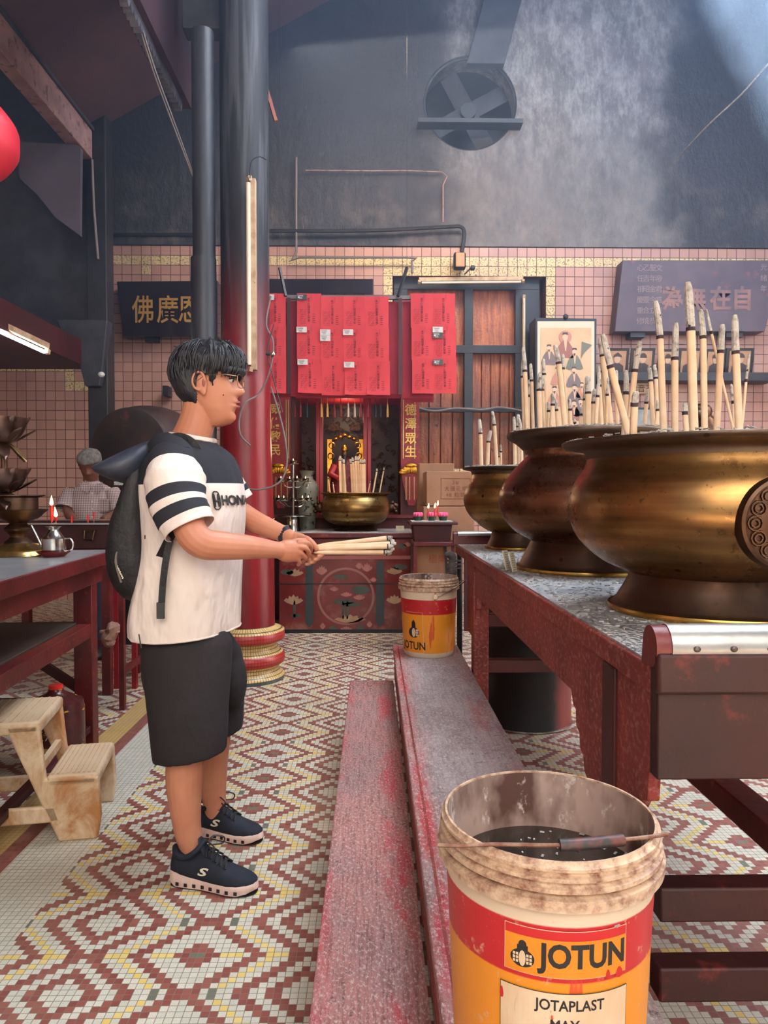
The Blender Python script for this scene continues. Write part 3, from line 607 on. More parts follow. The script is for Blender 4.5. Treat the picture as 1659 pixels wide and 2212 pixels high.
m2 = [(1133, 1128, 772, 9, .12, 0), (1139, 1132, 750, 10, -.05, 0), (1152, 1147, 785, 8, .05, 0), (1143, 1141, 820, 6, .1, 0), (1167, 1163, 805, 11, -.06, 0), (1175, 1170, 812, 9, .1, 0), (1183, 1173, 775, 9, .15, 0), (1190, 1196, 850, 9, -.1, 0), (1184, 1186, 868, 8, .0, 0), (1189, 1187, 895, 9, .06, 0), (1222, 1203, 745, 12, -.08, 0), (1228, 1213, 765, 9, .12, 0), (1233, 1231, 862, 8, .02, 0), (1270, 1271, 812, 13, -.03, 0), (1264, 1263, 830, 9, .09, 0), (1280, 1283, 840, 10, .06, 0), (1286, 1293, 825, 8, -.1, 0), (1294, 1297, 838, 9, .12, 0), (1301, 1292, 790, 9, .0, 0), (1307, 1300, 765, 8, .16, 0), (1311, 1312, 815, 7, .1, 0), (1322, 1298, 730, 13, .1, 0), (1412, 1404, 790, 10, .05, 0), (1421, 1416, 788, 9, .14, 0), (1416, 1424, 865, 9, .0, 0)]
m2 += [(1392, 1398, 840, 8, .1, 0), (1335, 1330, 800, 9, .14, 0), (1343, 1352, 850, 8, .02, 0), (1253, 1256, 878, 7, .1, 0), (1206, 1201, 862, 7, .16, 0), (1246, 1240, 905, 6, -.1, 0)]
group_sticks(m2, B2, .497, 'middle', .1, 5)
group_sticks([(1040, 1037, 905, 9, -.05, 0), (1053, 1056, 930, 9, .05, 0), (1074, 1066, 888, 8, .0, 0), (1083, 1082, 960, 5, .1, 0), (1113, 1111, 900, 8, -.05, 0), (1121, 1119, 895, 9, .1, 0), (1128, 1124, 905, 8, .05, 0), (1078, 1079, 975, 4, .12, 0)], B3, .405, 'farthest', .1, 6)
# ash strewn on the metal top
sc = MB(); rr_ = random.Random(2)
for k in range(3200):
    x, y = rr_.uniform(X0+.02, X1-.02), rr_.uniform(Y0+.05, Y1-.1)
    if any((V((x, y, 0))-V((b.x, b.y, 0))).length < .2 for b in (B1, B2, B3)): continue
    if rr_.random() > (.3+.7*(mnoise.noise(V((x*3, y*3, 0)))+.5)): continue
    sc.box((x, y, TH+.001), (rr_.uniform(.004, .018), .0024, .0022), Matrix.Rotation(rr_.uniform(0, 6), 3, 'Z'))
tag(sc.build('scattered_ash', M['ash'], smooth=False), 'white ash and broken incense bits strewn over the long altar table top', 'ash', kind='stuff')
# folded cards leaning on the table
for k, (px, dx) in enumerate(((1094, 0), (1108, 0))):
    q = PH(px, 1236-4*(1-k), TH+.001); t = thing('card', q, ['left leaning cream card on the edge of the long altar table', 'right leaning cream card on the edge of the long altar table'][k], 'card', 'cards leaning on the altar table')
    R = Matrix.Rotation(.9, 3, 'Z') @ Matrix.Rotation(-.22, 3, 'X')
    MB().box(q+V((0, 0, .037)), (.034, .003, .072), R).build('card_face', M['paper'], t)
    tx = MB()
    for r_ in range(8): tx.box(q+V((0, 0, .037))+R @ V((random.uniform(-.002, .002), -.0022, .028-r_*.008)), (random.uniform(.014, .024), .0006, .002), R)
    tx.build('printed_lines', M['goldpaint'], t)
# drum bin under the table
c = V((P(1145, 1500, 3.75).x, 3.85, 0)); t = thing('drum_bin', c, 'dark round metal drum with a red patch standing under the long altar table', 'drum')
n = NT('dark_drum'); s = n.sep(n.obj()); M['drum'] = n.set(base=n.mix(n.mr(n.m('ADD', s[0], n.m('MULTIPLY', n.noise(n.obj(), 5), .1)), .15, .20), srgb(34, 32, 34), srgb(120, 34, 28)), rough=.45, metal=.2)
MB().lathe([(.001, 0), (.235, 0), (.24, .01), (.238, .02), (.238, .36), (.243, .37), (.238, .38), (.238, .62), (.243, .63), (.22, .63), (.22, .05), (.001, .05)], c, 48, cap=False).build('drum_body', M['drum'], t, angle=50)
MB().lathe([(.236, .002), (.246, .004), (.246, .012), (.236, .014)], c, 48, cap=False).build('bottom_rim', M['steel'], t)
# dark post with grey cloth bundle
a = P(993, 1300, 4.05); t = thing('post', (a.x, a.y, 0), 'thin dark metal post beside the far end of the long altar table', 'post')
MB().cyl((a.x, a.y, .0), (a.x, a.y, .93), .016).build('post_shaft', M['black'], t); MB().cyl((a.x, a.y, 0), (a.x, a.y, .02), .045).build('post_foot', M['black'], t)
a = P(981, 1215, 3.97); mb = MB(); mb.tube(catmull([a+V((-.005, 0, -.07)), a+V((-.012, 0, -.02)), a+V((-.008, .005, .03)), a+V((-.035, 0, .045)), a+V((-.045, 0, .035))], 4), [.028, .034, .037, .036, .034, .03, .028, .03, .034, .035, .032, .03, .027, .024, .022, .018, .012], 12, flat=(1, .7))
for k in range(3): mb.tube([a+V((.035*math.cos(q), .026*math.sin(q), -.03+.02*k)) for q in [j_*2*PI/12 for j_ in range(13)]], .005, 6)
tag(mb.build('cloth_bundle', mat('grimy_cloth', srgb(110, 104, 104), srgb(70, 66, 70), 20, .95, bump=.8, bscale=60)), 'knotted grimy grey cloth tied at the far corner of the long altar table', 'cloth')
# ================================================================ red pillar and black pipe
PY = 4.77; pc = P(533, 1300, PY); pc = V((pc.x, PY, 0)); t = thing('pillar', pc, 'big round red temple pillar with sooty upper half and red-and-yellow mosaic base', 'pillar')
n = NT('pillar_red'); o_ = n.obj(); s = n.sep(o_); zz = n.m('ADD', s[2], n.m('MULTIPLY', n.noise(n.mapv(o_, (3, 3, .6)), 2, 4), .9))
f = n.mr(zz, 2.3, 3.35, 0, 1, True); st = n.noise(n.mapv(o_, (9, 9, .5)), 2, 4)
b_ = n.mix(n.mr(st, .4, .65), srgb(138, 26, 32), srgb(112, 22, 28)); b_ = n.mix(f, b_, n.mix(n.mr(st, .5, .6), srgb(30, 31, 37), srgb(66, 67, 73)))
M['pillar'] = n.set(base=b_, rough=n.mr(f, 0, 1, .32, .62), normal=n.bump(n.noise(n.mapv(o_, (10, 10, 1.5)), 2, 4), .15, .01))
MB().lathe([(.185, .33), (.182, 1.0), (.165, 1.6), (.158, 2.4), (.155, 7.2)], pc, 56, cap=False).build('shaft', M['pillar'], t)
n = NT('pillar_mosaic'); o_ = n.obj(); s = n.sep(o_); th = n.m('DIVIDE', n.m('ARCTAN2', s[1], s[0]), 2*PI/78)
vz = n.m('DIVIDE', s[2], .021); e = n.m('MINIMUM', n.m('MINIMUM', n.m('FRACT', th), n.m('SUBTRACT', 1, n.m('FRACT', th))), n.m('MINIMUM', n.m('FRACT', vz), n.m('SUBTRACT', 1, n.m('FRACT', vz))))
g_ = n.mr(e, .05, .12); z = s[2]
c_ = n.mix(n.wn(n.comb(n.m('FLOOR', th), n.m('FLOOR', vz), 0)), srgb(208, 174, 108), srgb(224, 194, 130)); r_ = n.mix(n.noise(o_, 8), srgb(168, 44, 42), srgb(190, 62, 54))
inr = OR(n.m('MULTIPLY', n.m('GREATER_THAN', z, .262), n.m('LESS_THAN', z, .322)), n.m('MULTIPLY', n.m('GREATER_THAN', z, .105), n.m('LESS_THAN', z, .178)))
c_ = n.mix(inr, c_, r_); c_ = n.mix(n.m('LESS_THAN', z, .022), c_, srgb(66, 84, 84)); M['pmosaic'] = n.set(base=n.mix(g_, n.mix(inr, srgb(80, 56, 40), srgb(120, 36, 34)), c_), rough=.35)
MB().lathe([(.182, .36), (.20, .345), (.235, .335), (.248, .325), (.250, .27), (.246, .262), (.215, .255), (.200, .235), (.198, .215), (.21, .195), (.235, .182), (.247, .165), (.252, .14), (.246, .112), (.228, .10), (.212, .085), (.214, .065), (.235, .04), (.245, .03), (.247, .022), (.247, 0)], pc, 64, cap=False).build('mosaic_base', M['pmosaic'], t, angle=60)
a0, a1 = P(428, 70, 4.62), P(472, 740, 4.62); r = (P(486, 700, 4.62).x-P(434, 700, 4.62).x)/2; cx = P(459, 700, 4.62).x
t = thing('drain_pipe', (cx, 4.62, 0), 'thick black glossy pipe standing upright against the left side of the red pillar', 'pipe')
blk = mat('sooty_black_pipe', srgb(28, 29, 34), srgb(50, 51, 58), 2, .45, bump=.4, bscale=20, stretch=(1, 1, .5))
MB().cyl((cx-.05, 4.62, .0), (cx-.05, 4.62, a0.z), r*.93, r*.93, 32).build('pipe_body', blk, t)
MB().cyl((cx-.052, 4.61, P(460, 750, 4.62).z-.2), (cx-.052, 4.61, P(460, 560, 4.62).z), r*1.04, r*1.04, 32).build('pipe_collar', blk, t)
# upper capital of the pillar (beam bundle above)
structure(MB().bb((P(392, 0, 4.9).x, 4.9, P(392, 60, 4.9).z), (P(560, 0, 4.9).x, 5.05, 7.2)).build('trim_6', M['soot'], smooth=False, bevel=.01))
structure(MB().bb((P(372, 0, 5.4).x, .8, P(372, 235, 5.4).z), (P(412, 0, 5.4).x, 5.4, 7.2)).build('trim_7', mat('dark_maroon_beam', srgb(66, 34, 40), srgb(50, 32, 40), 3, .6), smooth=False))
# scalloped tile eave running toward the pillar
ev = MB(); e1 = P(400, 245, 5.3); pr = []
K = 70; xe = e1.x-.02
for k in range(K*4+1):
    y = 1.2+(5.3-1.2)*k/(K*4); pr.append((y, .05*abs(math.sin(PI*k/4))))
po = [(y, -h) for y, h in pr]+[(5.3, .42), (1.2, .42)]
ev.prism(po, (xe, 0, e1.z+.05), (0, 1, 0), (0, 0, 1), -.05)
for k in range(K):
    y = 1.2+(5.3-1.2)*(k+.5)/K; ev.cyl((xe-.03, y, e1.z+.03), (xe-.03, y, e1.z+.36), .022, .018, 6)
structure(ev.build('trim_8', mat('sooty_tile_eave', srgb(92, 88, 96), srgb(56, 54, 62), 8, .6), smooth=False))
# ropes
def cable(name, pts, r, m_, lab, cat='cable', k=6, grp=None):
    o = MB().tube(catmull(pts, k), r, 8).build(name, m_); return tag(o, lab, cat, grp)
for k, dx in enumerate((0, 5)): cable('rope', [P(296+dx, 40, 4.4), P(330+dx, 150, 4.5), P(372+dx, 265, 4.6), P(424+dx*.4, 400, 4.58)], .0045, M['cable'], ['left one of two thin ropes slanting down to the black pipe', 'right one of two thin ropes slanting down to the black pipe'][k], 'rope', grp='thin ropes beside the pillar')
cable('rope', [P(1659, 138, 6.5), P(1600, 205, 6.9), P(1530, 270, 7.4), P(1462, 342, 8.25)], .008, M['ash'], 'pale taut line crossing the upper right corner down to the sooty wall', 'rope')
cable('rope', [P(199, 345, 6.6), P(203, 450, 6.6), P(212, 560, 6.6)], .012, M['cable'], 'pale rope hanging down the face of the black post at left', 'rope')
# fluorescent fittings
def tube_lamp(nm, p0, p1, lab, lit=False, off=(0, -.035, 0), col=None):
    p0, p1 = V(p0), V(p1); t = thing(nm, (p0+p1)/2, lab, 'lamp', None); d = (p1-p0).normalized()
    MB().bar(p0+d*.0, p1, .035, .045, up=(0, 1, 0) if abs(d.z) > .5 else (0, 0, 1)).build('lamp_housing', M['cream_metal'], t, bevel=.003)
    o = V(off); MB().tube([p0+d*.03+o, p1-d*.03+o], .014, 14).build('glass_tube', emis('lit_tube', (1, .98, .86), 22) if lit else M['tube_off'], t)
    for q, s_ in ((p0, 1), (p1, -1)): MB().bar(q+o*.45, q+o*1.1+d*s_*.004, .03, .03).build('end_holder', M['cream_metal'], t)
    return t
M['cream_metal'] = mat('aged_cream_metal', srgb(214, 186, 150), srgb(176, 138, 104), 14, .45, c3=srgb(90, 60, 44), s3=18, lo3=.66, hi3=.70)
M['tube_off'] = mat('unlit_glass_tube', srgb(244, 224, 196), rough=.2)
tube_lamp('tube_light', P(547, 388, 4.56), P(549, 800, 4.56), 'cream unlit fluorescent fitting mounted upright on the red pillar', off=(-.028, -.022, 0))
MB_ = cable('cable', [P(540, 385, 4.53), P(543, 350, 4.53), P(560, 338, 4.56), P(575, 345, 4.62)], .004, M['black'], 'short black cable looping from the top of the pillar lamp')
tube_lamp('tube_light', P(905, 604, 8.27), P(1130, 602, 8.27), 'dusty unlit fluorescent fitting lying level above the barred window', off=(0, -.03, -.045))
tube_lamp('tube_light', P(1131, 885, 8.37), P(1131, 640, 8.37), 'unlit fluorescent tube standing upright at the right of the barred window', off=(.0, -.03, 0))
pa, pb = P(-60, 690, 5.0), P(104, 765, 5.6); tube_lamp('tube_light', pa+V((0, 0, .06)), pb+V((0, 0, .06)), 'brightly lit fluorescent tube under the dark beam at the left edge', True, off=(.0, -.01, -.055))
# wires tangled on the pillar
wires = [[P(585, 640, 4.55), P(575, 700, 4.52), P(590, 740, 4.52), P(583, 800, 4.5), P(560, 850, 4.5), P(530, 870, 4.45), P(517, 905, 4.45), P(520, 940, 4.45), P(540, 962, 4.5)],
         [P(585, 836, 4.5), P(596, 870, 4.5), P(612, 930, 4.5), P(620, 990, 4.48), P(612, 1030, 4.46), P(590, 1050, 4.44), P(550, 1058, 4.44), P(520, 1048, 4.5)],
         [P(592, 700, 4.52), P(578, 760, 4.5), P(590, 815, 4.5), P(610, 890, 4.5)]]
for w_, lb in zip(wires, ('grey twisted wire hanging loose in front of the red pillar', 'long grey wire looping from the pillar past the couplet banner', 'thin dark wire hanging beside the leftmost red papers')): cable('wire', w_, .006 if w_ is not wires[2] else .0035, M['cable'] if w_ is not wires[2] else M['black'], lb, 'wire')
a = P(585, 765, 4.48); t = thing('light_bulb', a, 'small clear bulb on a wire beside the leftmost red papers', 'bulb')
MB().ell(a+V((.012, 0, 0)), (.018, .018, .018)).build('glass', M['steel'], t); MB().cyl(a+V((-.03, 0, .004)), a, .010).build('socket', M['black'], t)
# ================================================================ window with bars and shutters
n = NT('varnished_shutter'); o_ = n.pos(); g_ = n.noise(n.mapv(o_, (14, 1, 1.2)), 3, 5, .6)
b_ = n.mix(n.mr(g_, .35, .65), srgb(204, 112, 56), srgb(140, 68, 38)); b_ = n.mix(n.m('MULTIPLY', n.mr(n.sep(o_)[2], 2.7, 2.3), .55), b_, srgb(70, 38, 30)); b_ = n.mix(n.mr(n.noise(o_, 10, 6, .75), .62, .68), b_, srgb(54, 34, 28))
M['shutter'] = n.set(base=b_, rough=.16, normal=n.bump(n.noise(o_, 18, 6, .7), .5, .02))
wt = []
fy = WY+.10
def wstruct(o): return structure(o)
fr = MB(); zt = P(1000, 612, fy).z; bz = P(1000, 1000, fy).z
for px0, px1 in ((850, 880), (1003, 1022), (1113, 1166)): fr.bb((P(px0, 700, fy).x, fy, wz0), (P(px1, 700, fy).x, fy+.05, wz1))
for py0, py1 in ((585, 625), (745, 763), (880, 890)): fr.bb((P(850, py0, fy).x, fy-.004, P(900, py1, fy).z), (P(1166, py0, fy).x, fy+.046, P(900, py0, fy).z))
wstruct(fr.build('window_1', M['black'], smooth=False, bevel=.006))
sh = MB(); sy = WY+.22; k = 0
for px0, px1 in ((875, 1003), (1020, 1120)):
    nb = 5
    for q in range(nb):
        x0 = P(px0+(px1-px0)*q/nb, 700, sy).x+.006; x1 = P(px0+(px1-px0)*(q+1)/nb, 700, sy).x-.006; sh.bb((x0, sy, wz0), (x1, sy+.03, P(900, 763, sy).z))
    sh.bb((P(px0, 700, sy).x, sy-.01, P(900, 758, sy).z), (P(px1, 700, sy).x, sy+.03, wz1))
sh.bb((wx0, sy+.032, wz0), (wx1, sy+.05, wz1))
wstruct(sh.build('window_2', M['shutter'], smooth=False, bevel=.006))
MB_ = cable('cable', [P(905, 882, 8.33), P(940, 888, 8.3), P(985, 882, 8.3), P(1040, 885, 8.3), P(1080, 880, 8.3), P(1130, 888, 8.2)], .012, M['cable'], 'grey cable sagging across the bars of the window')
# pipes and cables on the wall
cable('conduit', [P(640, 340, 8.2), P(640, 545, 8.2), P(646, 556, 8.2), P(880, 556, 8.2), P(890, 564, 8.2), P(890, 590, 8.2)], .014, M['cable'], 'thin metal conduit dropping down the wall and bending right above the papers', 'pipe', k=2)
cable('conduit', [P(576, 499, 8.2), P(800, 498, 8.2), P(965, 490, 8.2), P(995, 490, 8.2), P(1003, 505, 8.2), P(998, 545, 8.2)], .022, M['black'], 'thick black cable running along the plaster to the amber box lamp', k=5)
cable('conduit', [P(242, 507, 8.265), P(330, 507, 8.265), P(430, 507, 8.265)], .02, M['black'], 'black pipe running level above the left plaque', 'pipe')
cable('conduit', [P(660, 368, 8.22), P(800, 369, 8.22), P(955, 372, 8.22), P(957, 400, 8.22), P(957, 480, 8.22)], .008, M['purl'] if 'purl' in M else purl, 'thin rusty pipe crossing the dark plaster below the round opening', 'pipe', k=2)
a = P(994, 561, 8.1); t = thing('box_lamp', a+V((0, .08, 0)), 'small amber-faced box lamp on the tiles above the window', 'lamp')
MB().box(a+V((0, .06, 0)), (.135, .10, .185)).build('lamp_body', M['black'], t, bevel=.02); MB().box(a, (.10, .03, .155)).build('lamp_face', emis('amber_lamp_face', srgb(190, 130, 90), .35), t, bevel=.008)
a = P(1021, 579, 8.12); t = thing('security_camera', a+V((0, .1, 0)), 'tiny black security camera beside the amber box lamp', 'camera')
MB().box(a, (.05, .07, .045)).build('camera_body', M['black'], t, bevel=.01); MB().cyl(a+V((-.02, .0, 0)), a+V((-.07, .16, -.02)), .008).build('bracket', M['cable'], t)
# round fan opening: disc, board, duct
fc = P(1015, 228, 8.05); 
t = thing('exhaust_fan', (hc.x, WY+.2, hc.z), 'round dark exhaust fan housing set in the sooty upper wall', 'fan')
rg = MB(); rg.tube([V((hc.x+hr*.98*math.cos(a_), WY+.02, hc.z+hr*.98*math.sin(a_))) for a_ in [2*PI*k/48 for k in range(49)]], .018, 6); rg.build('fan_ring', M['soot'], t)
for k in range(4):
    a_ = PI*k/2+.5; MB().bar((hc.x, WY+.2, hc.z), (hc.x+hr*.9*math.cos(a_), WY+.2, hc.z+hr*.9*math.sin(a_)), .20, .01, up=(.3, 1, .1)).build('fan_blade', M['soot'], t)
MB().cyl((hc.x, WY+.13, hc.z), (hc.x, WY+.26, hc.z), .09).build('fan_hub', M['black'], t)
o = MB().bb((P(902, 263, 8.15).x, 8.10, P(900, 268, 8.15).z), (P(1128, 263, 8.15).x, 8.27, P(900, 259, 8.15).z)).build('shelf_board', M['black']); tag(o, 'narrow dark board fixed level across the round fan opening', 'board')
o = MB().prism([(0, 0), (.42, 0), (.78, 1.35), (.36, 1.35)], P(1005, 150, 8.15), (1, 0, 0), (0, 0, 1), .12).build('smoke_duct', M['soot'], smooth=False, bevel=.01); tag(o, 'flat dark smoke duct slanting up from the round fan opening', 'duct')
# ================================================================ wall plaques
def plaque(nm, corners, Y, depth, m_, lab, cat='plaque'):
    a = [P(px, py, Y) for px, py in corners]; o_ = a[0]; t = thing(nm, sum(a, V())/4+V((0, depth, 0)), lab, cat)
    mb = MB(); n_ = len(a); mb.add(a+[p+V((0, depth, 0)) for p in a], [(0, 1, 2, 3), (7, 6, 5, 4)]+[(i, (i+1) % 4, 4+(i+1) % 4, 4+i) for i in range(4)]); mb.build('board', m_, t, smooth=False, bevel=.006); return t
gl = mat('glossy_dark_plaque', srgb(44, 32, 36), srgb(34, 28, 34), 3, .12, bump=.08, bscale=6, dist=.02)
t = plaque('name_plaque', [(252, 608), (470, 606), (470, 726), (266, 727)], 8.12, .16, gl, 'glossy dark plaque with big gold characters on the left tiled wall')
tx = MB()
for ch, px in (('佛', 308), ('廣', 362), ('恩', 408)): put_text(tx, ch, .25, P(px, 668, 8.115), bold=.003, sy=1.3)
tx.build('gold_lettering', mat('dull_gold_letters', srgb(190, 142, 76), rough=.4, metal=.3), t)
o = MB().bb(tuple(P(313, 738, 8.2)), tuple(P(346, 727, 8.3))).build('wall_bracket', M['black']); tag(o, 'small black bracket on the tiles under the left plaque', 'bracket')
o = MB().bb(tuple(P(351, 854, 8.1)), tuple(P(372, 838, 8.28))).build('wall_bracket', M['black']); tag(o, 'small black shelf bracket on the tiles behind the young man', 'bracket')
t = plaque('name_plaque', [(560, 602), (806, 602), (806, 634), (560, 634)], 8.1, .2, gl, 'long dark plaque on the wall just above the hanging red papers')
dp = mat('faded_purple_plaque', srgb(92, 76, 82), srgb(74, 62, 72), 3, .5, c3=srgb(120, 70, 74), s3=7, lo3=.6, hi3=.7)
t = plaque('name_plaque', [(1345, 562), (1690, 562), (1652, 716), (1328, 716)], 8.08, .2, dp, 'large faded purple plaque with rubbed characters on the right tiled wall')
tx = MB()
for ch, px in (('為', 1452), ('無', 1502), ('在', 1556), ('自', 1604)): put_text(tx, ch, .25, P(px, 644, 8.075), bold=.008, sy=1.1)
tx.build('big_lettering', mat('faded_copper_letters', srgb(148, 108, 98), srgb(112, 86, 84), 6, .6), t)
tx = MB()
for k, (px, w_) in enumerate(((1425, '文帝君感應奉'), (1412, '聖年金今立恭'), (1398, '乙吉昭靈合境'), (1385, '心任祖慶重修'), (1652, '光緒年'))):
    put_text(tx, w_, .082, P(px-2, 636 if k < 4 else 600, 8.075), vertical=True, spacing=1.45)
tx.build('small_lettering', mat('pale_small_letters', srgb(150, 130, 130), rough=.6), t)
for k, px in enumerate((1372, 1579)):
    o = MB().bb(tuple(P(px-10, 728, 8.12)), tuple(P(px+11, 708, 8.28))).build('wall_bracket', M['black']); tag(o, ['left', 'right'][k]+' black bracket under the large purple plaque', 'bracket', 'plaque brackets')
# scroll painting ---------------------------------------------------
t = plaque('scroll_picture', [(1156, 686), (1289, 688), (1287, 935), (1156, 935)], 8.0, .30, M['black'], 'framed religious scroll picture of seated robed figures on cream paper', 'picture')
def flat(t, nm, poly_px, Y, m_, d=.004):
    a = [P(px, py, Y) for px, py in poly_px]; c_ = sum(a, V())/len(a); mb = MB(); mb.prism([(p.x-c_.x, p.z-c_.z) for p in a], c_, (1, 0, 0), (0, 0, 1), -d); return mb.build(nm, m_, t, smooth=False)
flat(t, 'picture_mount', [(1161, 694), (1284, 694), (1284, 930), (1161, 930)], 7.995, M['paper'])
cream2 = mat('aged_picture_paper', srgb(214, 176, 138), srgb(226, 194, 156), 3, .7); flat(t, 'picture_sheet', [(1168, 708), (1277, 708), (1277, 928), (1168, 928)], 7.99, cream2)
cols = {'robe_red': srgb(156, 104, 92), 'robe_green': srgb(116, 116, 104), 'robe_slate': srgb(124, 108, 106), 'robe_rose': srgb(196, 138, 118)}
cm = {k: mat('picture_'+k, v_, rough=.7) for k, v_ in cols.items()}; skinp = mat('picture_face', srgb(224, 190, 160), rough=.7); inkp = mat('picture_ink', srgb(78, 66, 66), rough=.7)
figs = [(1221, 728, 1.0, 'robe_red', True), (1186, 752, .8, 'robe_slate', False), (1241, 760, .85, 'robe_green', False), (1240, 800, .8, 'robe_slate', False), (1198, 842, .8, 'robe_rose', False), (1241, 838, .8, 'robe_slate', False), (1257, 832, .6, 'robe_rose', False), (1240, 872, .8, 'robe_red', False), (1254, 868, .7, 'robe_slate', False), (1204, 800, .7, 'robe_rose', False)]
for fx_, fy_, sc, rb, halo in figs:
    def L(dx, dy): return (fx_+dx*sc, fy_+dy*sc)
    if halo: flat(t, 'painted_halo', [L(14*math.cos(a_), 14*math.sin(a_)) for a_ in [k*PI/10 for k in range(20)]], 7.9855, cm['robe_rose'], .0005)
    flat(t, 'painted_robe', [L(-7, 9), L(-16, 22), L(-22, 42), L(-14, 46), L(0, 44), L(15, 46), L(22, 42), L(15, 22), L(7, 9)], 7.985, cm[rb], .001)
    flat(t, 'painted_collar', [L(-3, 8), L(0, 30), L(2, 30), L(4, 8)], 7.984, skinp, .001)
    flat(t, 'painted_head', [L(6*math.cos(a_), 8*math.sin(a_)) for a_ in [k*PI/8 for k in range(16)]], 7.9835, skinp, .001)
    flat(t, 'painted_hat', [L(-6.5, -4), L(-5, -10), L(5, -10), L(6.5, -4), L(0, -6)], 7.983, inkp, .001)
    if not halo: flat(t, 'painted_beard', [L(-3, 4), L(3, 4), L(0, 12)], 7.983, inkp, .001)
flat(t, 'painted_flag', [(1257, 738), (1279, 745), (1262, 762), (1255, 775)], 7.984, cm['robe_green'], .001)
MB().ell(P(1222, 684, 7.99), (.03, .02, .03)).build('hanging_knob', M['black'], t)
# portrait frames -----------------------------------------------------
por = [(1312, 1352, 752), (1366, 1408, 752), (1425, 1457, 754), (1469, 1510, 752), (1527, 1560, 754), (1572, 1622, 752)]
desc = ['a bald', 'a bearded', 'a dark-haired', 'a curly-haired', 'a cap-wearing', 'a plain']
bgp = mat('sepia_photo', srgb(196, 152, 116), srgb(176, 134, 104), 6, .4)
for k, (x0, x1, y_) in enumerate(por):
    xm = (x0+x1)/2; t = thing('portrait_frame', P(xm, 815, 8.1), f'tilted black framed portrait of {desc[k]} sitter, {ORD[k]} from left on the shelf', 'portrait', 'row of framed portraits on the wall shelf')
    a = [P(x0-7, 812, 8.12), P(x1+3, 812, 8.12), P(x1+8, y_, 8.02), P(x0-2, y_, 8.02)]; nn_ = V((0, -.02, 0)); mb = MB(); mb.add(a+[p-nn_ for p in a], [(0, 1, 2, 3), (7, 6, 5, 4)]+[(i, (i+1) % 4, 4+(i+1) % 4, 4+i) for i in range(4)]); mb.build('frame', M['black'], t, smooth=False)
    def in_(u_, v_): 
        b0 = a[0].lerp(a[1], u_); b1 = a[3].lerp(a[2], u_); return b0.lerp(b1, v_)
    def fl(nm, pts, m_, off): 
        mb = MB(); q = [in_(*p)+V((0, -off, 0)) for p in pts]; mb.add(q+[p+V((0, .002, 0)) for p in q], [tuple(range(len(q)))]+[(i, (i+1) % len(q), len(q)+(i+1) % len(q), len(q)+i) for i in range(len(q))]); mb.build(nm, m_, t, smooth=False)
    fl('photo', [(.12, .08), (.88, .08), (.88, .90), (.12, .90)], bgp, .004)
    fl('sitter_shoulders', [(.2, .12), (.22, .36), (.4, .46), (.6, .46), (.78, .36), (.8, .12)], inkp, .007); fl('sitter_face', [(.5+.13*math.cos(q), .6+.15*math.sin(q)) for q in [j_*PI/8 for j_ in range(16)]], skinp, .010)
    hr_ = [(.5+.16*math.cos(q), .65+.17*math.sin(q)) for q in [j_*PI/8 for j_ in range(9)]]; fl('sitter_hair', hr_ if k else [(.3, .66), (.34, .74), (.5, .84), (.66, .74), (.7, .66), (.5, .7)], inkp, .012)
o = MB().bb(tuple(P(1300, 821, 7.98)), tuple(P(1650, 814, 8.28))).build('wall_shelf', M['black']); tag(o, 'narrow black wall shelf carrying the row of portraits', 'shelf')
t = plaque('small_sign', [(1356, 826), (1400, 826), (1400, 850), (1356, 850)], 8.2, .10, cream2, 'small tan sign with dark writing on the tiles below the portraits', 'sign'); tx = MB(); put_text(tx, '觀世音王', .09, P(1377, 839, 8.195)); tx.build('sign_lettering', inkp, t)
t = plaque('mirror', [(1371, 880), (1432, 880), (1432, 930), (1371, 930)], 8.15, .15, M['black'], 'dark framed glass panel low on the right tiled wall', 'mirror'); flat(t, 'glass_pane', [(1375, 885), (1428, 885), (1428, 927), (1375, 927)], 8.145, mat('grey_pane', srgb(150, 156, 150), srgb(122, 128, 124), 10, .15))
# bronze statue at the right behind the burners
c = P(1296, 990, 6.3); c.z = P(1300, 990, 6.3).z-.3; t = thing('bronze_statue', P(1530, 990, 6.2), 'dark bronze lion statue behind the nearest burner against the tiles', 'statue'); b0 = P(1530, 945, 6.2)
mb = MB(); mb.tube(catmull([b0+V((.06, 0, -.25)), b0+V((.05, 0, -.05)), b0+V((.0, 0, .08)), b0+V((-.05, 0, .17))], 4), [.1, .12, .13, .13, .12, .11, .1, .09, .085, .08, .08, .075, .07], 14); mb.ell(b0+V((-.07, -.02, .22)), (.085, .09, .075)); mb.ell(b0+V((-.11, -.06, .20)), (.05, .05, .04))
mb.build('statue_body', M['brassdark'], t); mb = MB()
for k in range(9): mb.tube([b0+V((-.02+.04*math.cos(k)+.02*math.cos(q), -.06, .10+.012*k*.6+.02*math.sin(q))) for q in [j_*PI/5 for j_ in range(11)]], .008, 5)
mb.build('curly_mane', M['brassdark'], t)
MB().bb((b0.x-.22, b0.y-.2, 0), (b0.x+.28, b0.y+.2, b0.z-.22)).build('pedestal', M['redwood'], t)
